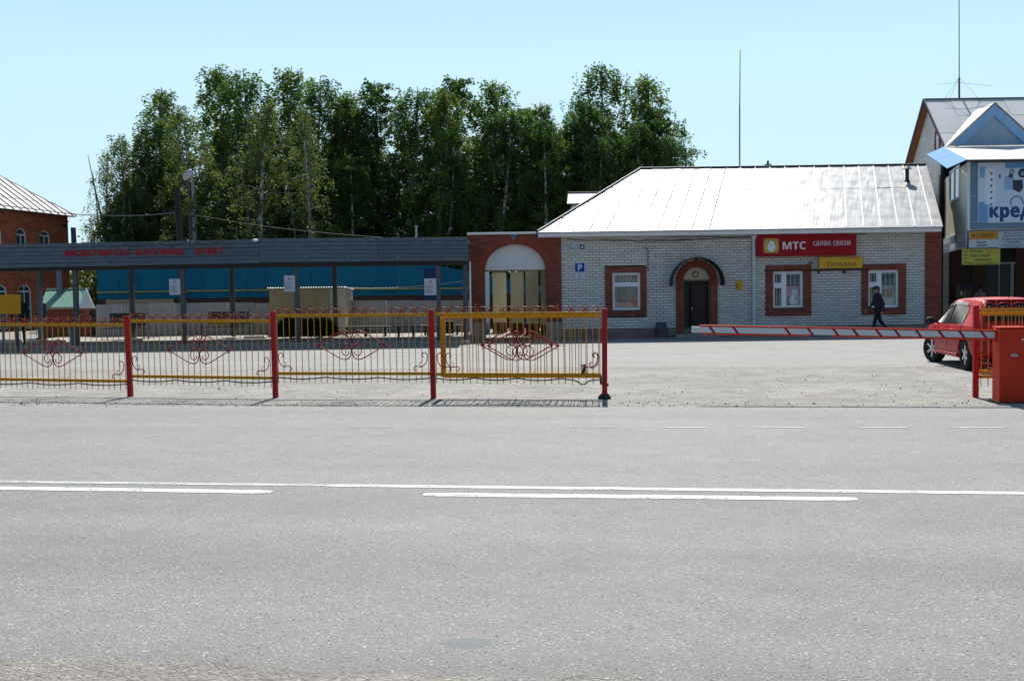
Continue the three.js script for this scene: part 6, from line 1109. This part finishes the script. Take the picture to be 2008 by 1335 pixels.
{
  const ord = ['first', 'second', 'third', 'fourth', 'fifth', 'sixth', 'seventh', 'eighth', 'ninth', 'tenth', 'eleventh', 'twelfth', 'thirteenth', 'fourteenth', 'fifteenth', 'sixteenth', 'seventeenth', 'eighteenth', 'nineteenth', 'twentieth', 'twenty-first', 'twenty-second', 'twenty-third', 'twenty-fourth', 'twenty-fifth', 'twenty-sixth', 'twenty-seventh', 'twenty-eighth', 'twenty-ninth'];
  // silhouette row: prototype, px, py of the top, distance
  const row = [[4, 208, 285, 60], [2, 240, 258, 58], [4, 264, 262, 60], [1, 292, 222, 61], [0, 333, 172, 64], [2, 372, 205, 58], [0, 423, 118, 66], [1, 478, 126, 64], [2, 512, 190, 57], [0, 547, 128, 66], [4, 600, 205, 56], [1, 630, 150, 64], [0, 668, 172, 62], [1, 702, 205, 63], [3, 742, 155, 64], [1, 800, 168, 62], [0, 852, 168, 60], [3, 902, 146, 64], [0, 948, 152, 62], [1, 990, 205, 60], [3, 1032, 208, 62], [0, 1080, 198, 60], [1, 1112, 222, 61], [3, 1143, 192, 60], [1, 1202, 118, 64], [0, 1248, 140, 62], [3, 1290, 205, 60], [1, 1322, 262, 58]];
  row.forEach(([k, px, py, d], i) => plantTree(k, px, py, d, 'birch_tree', 'birch in the grove behind the canopy, ' + ord[i] + ' tree top from the left', 'birches of the grove', k === 4 ? 1.25 : 1.55));
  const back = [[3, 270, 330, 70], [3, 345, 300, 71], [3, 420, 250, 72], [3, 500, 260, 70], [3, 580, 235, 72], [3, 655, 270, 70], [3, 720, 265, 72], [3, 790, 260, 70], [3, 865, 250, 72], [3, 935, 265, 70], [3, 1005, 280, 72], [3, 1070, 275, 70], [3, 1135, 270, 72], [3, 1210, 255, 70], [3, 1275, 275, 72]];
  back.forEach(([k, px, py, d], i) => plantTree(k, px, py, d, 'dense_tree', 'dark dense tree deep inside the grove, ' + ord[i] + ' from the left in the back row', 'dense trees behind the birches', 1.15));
  const low = [[3, 222, 400, 58], [1, 262, 350, 58], [3, 310, 330, 60], [1, 455, 290, 60], [3, 690, 300, 59], [1, 880, 290, 59], [3, 1062, 232, 58], [1, 1172, 262, 58], [3, 1256, 236, 58], [3, 1296, 296, 57]];
  low.forEach(([k, px, py, d], i) => plantTree(k, px, py, d, 'young_tree', 'low leafy tree at the grove front, ' + ord[i] + ' of these from the left', 'lower trees at the grove front', 1.25));
  // bare dead birch at the left end
  const R = mulberry(77), r2 = (a, b) => a + (b - a) * R(), t = thing('dead_birch', 'nearly bare birch with drooping grey twigs at the left end of the grove', 'tree'), d = 59, b0 = V(X(226, d), 0, -d); t.position.copy(b0); t.userData.placed = true;
  const tp = []; for (let i = 0; i <= 8; i++) { const u = i / 8; tp.push(V(-0.3 * u * u, 6.4 * u, 0.2 * Math.sin(u * 4))); } part(t, 'trunk', limb(tp, 0.08, 0.006, 7), barkMat); const tw = [];
  for (let b = 0; b < 22; b++) { const u = 0.35 + 0.65 * R(), p = new THREE.CatmullRomCurve3(tp).getPoint(u), a = Math.PI + r2(-1.3, 1.3), L = r2(0.6, 1.5), q = []; for (let i = 0; i <= 6; i++) { const s = i / 6; q.push(p.clone().add(V(Math.cos(a) * L * s, L * (1.1 * s - 1.3 * s * s), Math.sin(a) * L * s))); } tw.push(limb(q, 0.015, 0.005, 4)); for (let h = 0; h < 9; h++) { const w = new THREE.CatmullRomCurve3(q).getPoint(r2(0.4, 1)), l = r2(0.4, 1.4), dx = r2(-0.2, 0.1); tw.push(limb([w, w.clone().add(V(dx * 0.4, -l * 0.5, 0)), w.clone().add(V(dx, -l, 0.05))], 0.007, 0.004, 3)); } }
  part(t, 'twigs', tw, twigMat);
}
{ // dim thicket closing the view between the trunks
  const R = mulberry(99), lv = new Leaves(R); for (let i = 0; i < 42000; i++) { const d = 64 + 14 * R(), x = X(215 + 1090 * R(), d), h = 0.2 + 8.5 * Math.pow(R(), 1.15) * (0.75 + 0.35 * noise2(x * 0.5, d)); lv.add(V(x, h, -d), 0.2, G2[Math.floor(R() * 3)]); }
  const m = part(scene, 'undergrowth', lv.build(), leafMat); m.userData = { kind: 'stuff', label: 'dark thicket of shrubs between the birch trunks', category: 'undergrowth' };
}
{ // shrubs in front of the kiosk, greenery in the gap on the left
  const shrub = (name, px, d, w, h, dep, n, cols, label, leaf, cat = 'shrub') => { const R = mulberry(px * 3 + 1), lv = new Leaves(R), c = X(px, d), st = []; for (let i = 0; i < n; i++) { const a = R() * 6.283, q = Math.sqrt(R()), e = Math.pow(R(), 0.7), pk = 1 - 0.45 * q * q + 0.25 * noise2(a * 2, px); lv.add(V(Math.cos(a) * q * w / 2, 0.1 + h * e * pk, Math.sin(a) * q * dep / 2), leaf, cols[Math.floor(R() * cols.length)]); } for (let k = 0; k < 7; k++) { const a = R() * 6.28; st.push(limb([V(Math.cos(a) * 0.1, 0, Math.sin(a) * 0.1), V(Math.cos(a) * w * 0.2, h * 0.4, Math.sin(a) * dep * 0.2), V(Math.cos(a) * w * 0.32, h * 0.75, Math.sin(a) * dep * 0.32)], 0.025, 0.008, 5)); } const t = thing(name, label, cat); t.position.set(c, 0.118, -d); t.userData.placed = true; part(t, 'stems', st, darkBark); part(t, 'foliage', lv.build(), leafMat); return t; };
  const dk = [[0.012, 0.03, 0.014], [0.018, 0.036, 0.016], [0.010, 0.024, 0.012], [0.09, 0.02, 0.012]];
  shrub('shrub', 572, 37.2, 1.35, 0.66, 0.8, 2600, dk, 'dark green shrub with reddish tips in front of the kiosk, left one', 0.10);
  shrub('shrub', 625, 37.2, 1.35, 0.64, 0.8, 2600, dk, 'dark green shrub with reddish tips in front of the kiosk, right one', 0.10);
  shrub('bush', 178, 66, 2.6, 3.9, 2, 1500, G3, 'pale green bush in the gap beside the annex', 0.28, 'bush'); shrub('bush', 168, 95, 6, 6.6, 3, 1500, G3, 'distant light green bush above the grey shed', 0.4, 'bush');
}

// ================================================================ red hatchback
{
  const rw = ground(1891, 726), fw = ground(1833, 711.5), dir = fw.clone().sub(rw).setY(0).normalize();
  const t = thing('parked_car', 'red hatchback parked behind the barrier, seen from its rear left side', 'car');
  // local frame: -z forward, +x right, y up; wheels on y = 0
  const WB = 2.42, WX = 0.74;
  t.rotation.y = Math.atan2(-dir.x, -dir.z); t.userData.placed = true;
  const off = V(-WX - 0.09, 0, WB / 2).applyAxisAngle(V(0, 1, 0), t.rotation.y); t.position.copy(rw).sub(off); t.position.y = 0.004;
  const st = [ // z, half width, bottom, belt, top, top half width
    [1.88, 0.62, 0.46, 0.60, 0.66, 0.50], [1.86, 0.74, 0.36, 0.62, 0.74, 0.62], [1.82, 0.80, 0.30, 0.72, 0.92, 0.70], [1.77, 0.825, 0.27, 0.88, 1.02, 0.68], [1.70, 0.835, 0.26, 0.93, 1.20, 0.62], [1.60, 0.84, 0.25, 0.94, 1.40, 0.565], [1.48, 0.845, 0.24, 0.94, 1.475, 0.56], [1.1, 0.85, 0.22, 0.935, 1.51, 0.57], [0.5, 0.85, 0.2, 0.92, 1.525, 0.58], [0, 0.85, 0.2, 0.91, 1.515, 0.58], [-0.35, 0.85, 0.2, 0.90, 1.47, 0.56], [-0.6, 0.85, 0.2, 0.90, 1.34, 0.57], [-0.95, 0.85, 0.2, 0.90, 1.06, 0.64], [-1.12, 0.845, 0.21, 0.88, 0.965, 0.66], [-1.5, 0.82, 0.22, 0.82, 0.90, 0.62], [-1.78, 0.76, 0.25, 0.70, 0.80, 0.56], [-1.9, 0.64, 0.30, 0.58, 0.66, 0.48], [-1.94, 0.5, 0.36, 0.5, 0.55, 0.38]];
  const low = (y) => y > 0.6 ? 0.6 + (y - 0.6) * 0.885 : y; for (const s of st) { s[3] = low(s[3]); s[4] = low(s[4]); }
  const section = ([z, w, b, bl, tp, tw]) => { const p = [[0, b], [w * 0.8, b], [w * 0.95, b + 0.06], [w, b + 0.2], [w * 1.0, (b + bl) / 2 + 0.06], [w * 0.985, bl - 0.05], [w * 0.955, bl]]; const n = p[p.length - 1]; p.push([tw + 0.035 + (n[0] - tw - 0.035) * 0.5, bl + (tp - 0.07 - bl) * 0.5], [tw + 0.035, tp - 0.07], [tw, tp - 0.025], [tw - 0.09, tp - 0.004], [tw * 0.5, tp + 0.012], [0, tp + 0.018]); return p.map(([x, y]) => [x, y, z]); };
  const rings = st.map((s) => { const h = section(s); return [...h, ...h.slice(1, -1).reverse().map(([x, y, z]) => [-x, y, z])]; }), n = rings[0].length, pos = [], idx = [];
  rings.forEach((r) => r.forEach((p) => pos.push(...p)));
  for (let i = 0; i < rings.length - 1; i++) for (let k = 0; k < n; k++) { const a = i * n + k, b = i * n + (k + 1) % n, c = a + n, d = b + n; idx.push(a, c, b, b, c, d); }
  const cap = (i, flip) => { const c = pos.length / 3; const r = rings[i]; pos.push(0, (r[0][1] + r[12][1]) / 2, r[0][2]); for (let k = 0; k < n; k++) { const a = i * n + k, b = i * n + (k + 1) % n; flip ? idx.push(c, b, a) : idx.push(c, a, b); } }; cap(0, false); cap(rings.length - 1, true);
  let g = new THREE.BufferGeometry(); g.setAttribute('position', new THREE.Float32BufferAttribute(pos, 3)); g.setIndex(idx); g.computeVertexNormals();
  { // make sure faces point outwards
    const p = g.attributes.position; let vol = 0; for (let i = 0; i < idx.length; i += 3) { const a = V(0, 0, 0).fromBufferAttribute(p, idx[i]), b = V(0, 0, 0).fromBufferAttribute(p, idx[i + 1]), c = V(0, 0, 0).fromBufferAttribute(p, idx[i + 2]); vol += a.dot(b.cross(c)); } if (vol < 0) { for (let i = 0; i < idx.length; i += 3) [idx[i], idx[i + 1]] = [idx[i + 1], idx[i]]; g.setIndex(idx); g.computeVertexNormals(); } }
  g.setAttribute('uv', new THREE.Float32BufferAttribute(new Float32Array(pos.length / 3 * 2), 2));
  const carRed = new THREE.MeshPhysicalMaterial({ color: C(0.40, 0.005, 0.010), roughness: 0.5, specularIntensity: 0.5, clearcoat: 0.2, clearcoatRoughness: 0.08 });
  const carGlass = new THREE.MeshPhysicalMaterial({ color: C(0.014, 0.018, 0.018), roughness: 0.12, specularIntensity: 0.3 });
  const ev = new Evaluator(); ev.useGroups = false; let body = new Brush(g, carRed); body.updateMatrixWorld();
  for (const z of [WB / 2, -WB / 2]) for (const s of [-1, 1]) { const c = new THREE.CylinderGeometry(0.365, 0.365, 0.4, 32); c.rotateZ(Math.PI / 2); const b = new Brush(c, carRed); b.position.set(s * 0.78, 0.31, z); b.updateMatrixWorld(); body = ev.evaluate(body, b, SUBTRACTION); body.updateMatrixWorld(); }
  part(t, 'body', toCreasedNormals(body.geometry, 0.62), carRed);
  const sec = (z) => { for (let i = 0; i < st.length - 1; i++) if (z <= st[i][0] && z >= st[i + 1][0]) { const u = (st[i][0] - z) / (st[i][0] - st[i + 1][0]); return section(st[i].map((v, k) => v + (st[i + 1][k] - v) * u)); } };
  const side = (z, v, s, e = 0.006) => { const q = sec(z), a = q[6], b = q[8]; return V(s * (a[0] + (b[0] - a[0]) * v + e), a[1] + (b[1] - a[1]) * v, z); };
  const strip = (zs, v0, v1, s, e) => { const p = [], f = (z, v) => side(z, typeof v === 'function' ? v(z) : v, s, e); for (let i = 0; i < zs.length - 1; i++) { const a = f(zs[i], v0), b = f(zs[i + 1], v0), c = f(zs[i + 1], v1), d = f(zs[i], v1); for (const q of s < 0 ? [a, b, c, a, c, d] : [a, c, b, a, d, c]) p.push(q.x, q.y, q.z); } const gg = new THREE.BufferGeometry(); gg.setAttribute('position', new THREE.Float32BufferAttribute(p, 3)); gg.computeVertexNormals(); return gg; };
  const zr = (a, b, k) => Array.from({ length: k + 1 }, (_, i) => a + (b - a) * i / k);
  for (const s of [-1, 1]) {
    part(t, 'side_window', strip(zr(1.05, 0.12, 6), 0.06, (z) => z > 0.85 ? 0.9 - (z - 0.85) * 1.2 : 0.9, s, 0.011), carGlass);
    part(t, 'side_window', strip(zr(0.06, -0.72, 6), 0.06, (z) => z < -0.35 ? 0.9 + (z + 0.35) * 0.3 : 0.9, s, 0.011), carGlass);
    part(t, 'window_visor', strip(zr(0.9, -0.4, 8), 0.86, 1.0, s, 0.03), new THREE.MeshPhysicalMaterial({ color: C(0.10, 0.11, 0.10), roughness: 0.2 }));
    part(t, 'mirror', (() => { const m = new THREE.SphereGeometry(1, 16, 12); m.scale(0.11, 0.075, 0.06); m.translate(s * 0.98, 0.94, -0.66); return mergeAll([muv(m), bar(V(s * 0.80, 0.88, -0.66), V(s * 0.93, 0.92, -0.66), 0.04)]); })(), M.dark);
    for (const z of [0.42, -0.3]) part(t, 'door_handle', box(s * 0.842 - 0.02, s * 0.842 + 0.02, 0.77, 0.795, z - 0.09, z + 0.09, 0.008), carRed);
    for (const z of [1.02, 0.09, -0.80]) { const q = sec(z); const pts = [3, 4, 5, 6].map((k) => V(s * (q[k][0] + 0.001), q[k][1], z)); part(t, 'door_seam', tube(pts, 0.005, 10, 4), M.dark); }
    part(t, 'tail_light', (() => { const m = new RoundedBoxGeometry(0.1, 0.24, 0.16, 3, 0.03); m.rotateX(-0.12); m.translate(s * 0.735, 0.89, 1.70); return muv(m); })(), new THREE.MeshPhysicalMaterial({ color: C(0.42, 0.02, 0.05), roughness: 0.12, clearcoat: 1 }));
    part(t, 'sill_trim', box(s * 0.84 - 0.02, s * 0.84 + 0.02, 0.24, 0.31, -0.8, 0.8, 0.012), carRed);
  }
  { const top = (z, x, e) => { const q = sec(z); return V(x, q[9][1] + 0.004 + e, z); }; const p = []; const qd = (a, b, c, d) => { for (const q of [a, b, c, a, c, d]) p.push(q.x, q.y, q.z); };
    const zz = [1.775, 1.74, 1.70, 1.65, 1.605]; for (let i = 0; i < 4; i++) { const w0 = 0.60 - 0.02 * i, w1 = 0.60 - 0.02 * (i + 1), e = 0.05; qd(V(-w0, sec(zz[i])[12][1] - 0.0, zz[i] + e * 0.4), V(w0, sec(zz[i])[12][1], zz[i] + e * 0.4), V(w1, sec(zz[i + 1])[12][1], zz[i + 1] + e * 0.4), V(-w1, sec(zz[i + 1])[12][1], zz[i + 1] + e * 0.4)); }
    const gg = new THREE.BufferGeometry(); gg.setAttribute('position', new THREE.Float32BufferAttribute(p, 3)); gg.computeVertexNormals(); part(t, 'rear_window', gg, carGlass); }
  part(t, 'spoiler', box(-0.55, 0.55, 1.37, 1.40, 1.46, 1.66, 0.012), carRed);
  part(t, 'rear_bumper', box(-0.72, 0.72, 0.36, 0.58, 1.80, 1.92, 0.05), carRed); part(t, 'number_plate', box(-0.26, 0.26, 0.70, 0.81, 1.865, 1.88, 0.004), M.plastic);
  part(t, 'underbody', box(-0.6, 0.6, 0.17, 0.45, -1.7, 1.7, 0.03), M.dark); part(t, 'exhaust', rod(V(0.45, 0.27, 1.7), V(0.45, 0.27, 1.96), 0.03, 0.03, 10), M.chrome);
  part(t, 'roof_aerial', rod(V(0, 1.42, 1.2), V(0, 1.56, 1.32), 0.006, 0.003, 5), M.dark);
  const tyreG = (() => { const pr2 = [[0.2, -0.09], [0.285, -0.098], [0.30, -0.08], [0.307, -0.04], [0.308, 0.04], [0.30, 0.08], [0.285, 0.098], [0.2, 0.09]].map(([x, y]) => new THREE.Vector2(x, y)); const l = new THREE.LatheGeometry(pr2, 36); l.rotateZ(Math.PI / 2); return muv(l); })();
  const rimG = (() => { const q = [muv((() => { const l = new THREE.LatheGeometry([[0.195, -0.07], [0.215, -0.075], [0.215, 0.06], [0.19, 0.05]].map(([x, y]) => new THREE.Vector2(x, y)), 36); l.rotateZ(Math.PI / 2); return l; })())]; for (let k = 0; k < 6; k++) { const a = k / 6 * 6.283, c = Math.cos(a), s = Math.sin(a); q.push(bar(V(0.055, c * 0.03, s * 0.03), V(0.062, c * 0.2, s * 0.2), 0.035, 0.055, 0.008)); } const h = new THREE.CylinderGeometry(0.045, 0.05, 0.05, 18); h.rotateZ(Math.PI / 2); h.translate(0.06, 0, 0); q.push(muv(h)); return mergeAll(q); })();
  const hubG = (() => { const h = new THREE.CylinderGeometry(0.19, 0.19, 0.03, 28); h.rotateZ(Math.PI / 2); return muv(h); })();
  for (const [s, z, turn] of [[-1, WB / 2, 0], [1, WB / 2, 0], [-1, -WB / 2, 0.32], [1, -WB / 2, 0.32]]) { const w = part(t, 'wheel', tyreG, M.rubber); w.position.set(s * WX, 0.305, z); w.rotation.y = (s < 0 ? Math.PI : 0) + turn; part(w, 'rim', rimG, M.chrome); part(w, 'brake_disc', hubG, M.dark); }
}
// ================================================================ people
function person(label, o) {
  const RES = 112, S = 0.96, mc = new MarchingCubes(RES, M.dark, false, false, 200000), bones = o.bones, half = RES / 2;
  mc.isolation = 0; mc.field.fill(-1);
  const cy = 0.9, A = bones.map((b) => V(...b[0])), D = bones.map((b) => V(...b[1]).sub(V(...b[0]))), DD = D.map((d) => Math.max(1e-6, d.lengthSq())), p = V(0, 0, 0);
  const boneDist = (i) => { const ax = p.x - A[i].x, ay = p.y - A[i].y, az = p.z - A[i].z, h = Math.min(1, Math.max(0, (ax * D[i].x + ay * D[i].y + az * D[i].z) / DD[i])), dx = ax - D[i].x * h, dy = ay - D[i].y * h, dz = az - D[i].z * h; return Math.sqrt(dx * dx + dy * dy + dz * dz) - (bones[i][2] + (bones[i][3] - bones[i][2]) * h); };
  for (let z = 0; z < RES; z++) for (let y = 0; y < RES; y++) for (let x = 0; x < RES; x++) {
    p.set((x - half) / half * S, (y - half) / half * S + cy, (z - half) / half * S); let m = 9; 
    for (let i = 0; i < bones.length; i++) { const d = boneDist(i), k = bones[i][5] ?? 0.03; if (d > m + k) continue; const h = Math.max(k - Math.abs(d - m), 0) / k; m = Math.min(d, m) - h * h * k * 0.25; }
    mc.field[z * RES * RES + y * RES + x] = -m;
  }
  mc.update(); const n = mc.count, pos = new Float32Array(n * 3), nor = new Float32Array(n * 3), col = new Float32Array(n * 3);
  for (let i = 0; i < n; i++) {
    p.set(mc.positionArray[i * 3] * S, mc.positionArray[i * 3 + 1] * S + cy, mc.positionArray[i * 3 + 2] * S); pos.set([p.x, p.y, p.z], i * 3); nor.set([mc.normalArray[i * 3], mc.normalArray[i * 3 + 1], mc.normalArray[i * 3 + 2]], i * 3);
    let b = 0, m = 9; for (let k = 0; k < bones.length; k++) { const d = boneDist(k); if (d < m) { m = d; b = k; } } col.set(o.colours[bones[b][4]], i * 3);
  }
  const g = new THREE.BufferGeometry(); g.setAttribute('position', new THREE.BufferAttribute(pos, 3)); g.setAttribute('normal', new THREE.BufferAttribute(nor, 3)); g.setAttribute('color', new THREE.BufferAttribute(col, 3)); g.computeVertexNormals();
  const extra = []; for (const hand of o.hands ?? []) { // four fingers and a thumb, slightly curled, hanging from the palm
    const [h, side] = hand, H = V(...h); for (let f = 0; f < 4; f++) { const L = [0.062, 0.07, 0.066, 0.052][f], off = (f - 1.5) * 0.019; const a = H.clone().add(V(off, -0.035, 0)), b2 = a.clone().add(V(0, -L * 0.55, side * 0.006)), c2 = b2.clone().add(V(0.004, -L * 0.45, side * 0.02)); extra.push(paint(rod(a, b2, 0.009, 0.0085, 6), o.colours.skin), paint(rod(b2, c2, 0.0085, 0.007, 6), o.colours.skin)); } const a = H.clone().add(V(-0.035, 0.0, side * 0.01)); extra.push(paint(rod(a, a.clone().add(V(-0.018, -0.05, side * 0.015)), 0.01, 0.008, 6), o.colours.skin)); }
  const geo = extra.length ? mergeAll([g, ...extra.map((e) => { e.deleteAttribute('uv'); return e; })]) : g;
  const t = thing('person', label, 'person'); t.position.copy(o.at); t.rotation.y = o.turn; t.userData.placed = true; if (o.scale) t.scale.setScalar(o.scale);
  part(t, 'body', geo, new THREE.MeshStandardMaterial({ vertexColors: true, roughness: 0.85 })); return t;
}
// joints are given as [x across (right of the walker), y up, z forward]
const head = (y, z = 0, hair = 'hair') => [[[0, y - 0.20, z - 0.02], [0, y - 0.10, z - 0.005], 0.052, 0.05, 'skin'], [[0, y - 0.01, z + 0.012], [0, y - 0.055, z + 0.028], 0.078, 0.062, 'skin'], [[0, y - 0.03, z + 0.1], [0, y - 0.045, z + 0.112], 0.014, 0.016, 'skin', 0.02], [[0.078, y - 0.03, z], [0.08, y - 0.05, z], 0.016, 0.014, 'skin', 0.012], [[-0.078, y - 0.03, z], [-0.08, y - 0.05, z], 0.016, 0.014, 'skin', 0.012], [[0, y + 0.03, z - 0.02], [0, y + 0.02, z + 0.03], 0.088, 0.08, hair], [[0, y - 0.03, z - 0.045], [0, y, z - 0.03], 0.07, 0.08, hair]];
const standing = (h = 1) => [...head(1.62), [[0.16, 1.40, -0.01], [-0.16, 1.40, -0.01], 0.075, 0.075, 'top'], [[0, 1.38, 0], [0, 1.02, 0.005], 0.135, 0.13, 'top'], [[0.06, 1.36, 0], [0.07, 1.02, 0], 0.11, 0.1, 'top'], [[-0.06, 1.36, 0], [-0.07, 1.02, 0], 0.11, 0.1, 'top'], [[0.08, 0.96, 0], [-0.08, 0.96, 0], 0.115, 0.115, 'legs'],
  [[0.21, 1.38, 0], [0.25, 1.1, -0.02], 0.058, 0.046, 'top'], [[0.25, 1.1, -0.02], [0.26, 0.86, 0.05], 0.044, 0.034, 'top'], [[0.26, 0.86, 0.05], [0.26, 0.80, 0.06], 0.032, 0.03, 'skin', 0.01], [[-0.21, 1.38, 0], [-0.25, 1.1, -0.02], 0.058, 0.046, 'top'], [[-0.25, 1.1, -0.02], [-0.26, 0.86, 0.05], 0.044, 0.034, 'top'], [[-0.26, 0.86, 0.05], [-0.26, 0.80, 0.06], 0.032, 0.03, 'skin', 0.01],
  [[0.095, 0.92, 0], [0.11, 0.5, 0.02], 0.088, 0.06, 'legs'], [[0.11, 0.5, 0.02], [0.12, 0.1, -0.01], 0.058, 0.042, 'legs'], [[-0.095, 0.92, 0], [-0.11, 0.5, 0.02], 0.088, 0.06, 'legs'], [[-0.11, 0.5, 0.02], [-0.12, 0.1, -0.01], 0.058, 0.042, 'legs'], [[0.12, 0.045, -0.05], [0.13, 0.035, 0.15], 0.045, 0.033, 'shoe'], [[-0.12, 0.045, -0.05], [-0.13, 0.035, 0.15], 0.045, 0.033, 'shoe']];
const walking = [...head(1.61, 0.06, 'cap'), [[0, 1.665, 0.12], [0, 1.655, 0.2], 0.05, 0.02, 'cap', 0.02], [[0.15, 1.39, 0.02], [-0.15, 1.39, 0.02], 0.075, 0.075, 'top'], [[0, 1.38, 0.02], [0, 1.0, 0.0], 0.13, 0.125, 'top'], [[0.06, 1.34, 0.02], [0.06, 0.98, 0], 0.105, 0.105, 'top'], [[-0.06, 1.34, 0.02], [-0.06, 0.98, 0], 0.105, 0.105, 'top'], [[0.075, 0.93, 0], [-0.075, 0.93, 0], 0.112, 0.112, 'legs'],
  [[0.2, 1.37, 0.02], [0.24, 1.1, -0.1], 0.056, 0.045, 'top'], [[0.24, 1.1, -0.1], [0.23, 0.86, -0.06], 0.043, 0.034, 'top'], [[0.23, 0.86, -0.06], [0.23, 0.80, -0.04], 0.032, 0.03, 'skin', 0.01], [[-0.2, 1.37, 0.02], [-0.23, 1.12, 0.1], 0.056, 0.045, 'top'], [[-0.23, 1.12, 0.1], [-0.22, 0.93, 0.27], 0.043, 0.034, 'top'], [[-0.22, 0.93, 0.27], [-0.22, 0.9, 0.32], 0.032, 0.03, 'skin', 0.01],
  [[0.09, 0.9, 0], [0.1, 0.5, 0.16], 0.088, 0.06, 'legs'], [[0.1, 0.5, 0.16], [0.1, 0.1, 0.2], 0.058, 0.042, 'legs'], [[-0.09, 0.9, 0], [-0.1, 0.5, -0.12], 0.088, 0.06, 'legs'], [[-0.1, 0.5, -0.12], [-0.1, 0.17, -0.42], 0.058, 0.042, 'legs'], [[0.1, 0.045, 0.15], [0.1, 0.035, 0.35], 0.045, 0.033, 'shoe'], [[-0.1, 0.12, -0.47], [-0.1, 0.035, -0.31], 0.045, 0.033, 'shoe']];
const skin = [0.36, 0.20, 0.14], hair = [0.02, 0.015, 0.012];
person('person in dark jacket, cap and black trousers walking left along the shop wall', { bones: walking, colours: { skin, hair, cap: [0.035, 0.025, 0.025], top: [0.016, 0.014, 0.035], legs: [0.008, 0.008, 0.01], shoe: [0.012, 0.012, 0.012] }, hands: [[[0.23, 0.80, -0.04], 1], [[-0.22, 0.89, 0.33], 1]], at: V(X(1723, 34.6), 0.006, -34.6), turn: -Math.PI / 2 });
person('person in black clothes standing behind the yellow board at far left', { bones: standing(), colours: { skin, hair, top: [0.012, 0.012, 0.014], legs: [0.01, 0.01, 0.014], shoe: [0.015, 0.013, 0.012] }, hands: [[[0.26, 0.79, 0.06], 1], [[-0.26, 0.79, 0.06], 1]], at: V(X(36, 34.8), 0.118, -34.8), turn: 0.5, scale: 0.98 });
person('person in dark blue standing by the second canopy post from left', { bones: standing(), colours: { skin, hair, top: [0.02, 0.035, 0.075], legs: [0.014, 0.014, 0.018], shoe: [0.015, 0.013, 0.012] }, hands: [[[0.26, 0.79, 0.06], 1], [[-0.26, 0.79, 0.06], 1]], at: V(X(78, 39.3), 0.118, -39.3), turn: -0.4, scale: 0.97 });
person('person in a pale top beside the payment terminal, half hidden by the red car', { bones: standing(), colours: { skin: [0.30, 0.17, 0.12], hair: [0.025, 0.015, 0.01], top: [0.20, 0.18, 0.19], legs: [0.03, 0.03, 0.04], shoe: [0.02, 0.02, 0.02] }, hands: [[[0.26, 0.79, 0.06], 1], [[-0.26, 0.79, 0.06], 1]], at: V(X(1923, 39.6), 0.02, -39.6), turn: 0.2, scale: 0.97 });

// ================================================================ every thing stands on its own base point
scene.updateMatrixWorld(true);
for (const t of things) {
  if (t.userData.placed) { delete t.userData.placed; continue; }
  const b = new THREE.Box3().setFromObject(t), c = V((b.min.x + b.max.x) / 2, b.min.y, (b.min.z + b.max.z) / 2);
  t.position.add(c); for (const ch of t.children) ch.position.sub(c);
}
scene.traverse((o) => { if (o.isMesh) { o.castShadow = true; o.receiveShadow = true; } });
renderer.render(scene, camera);
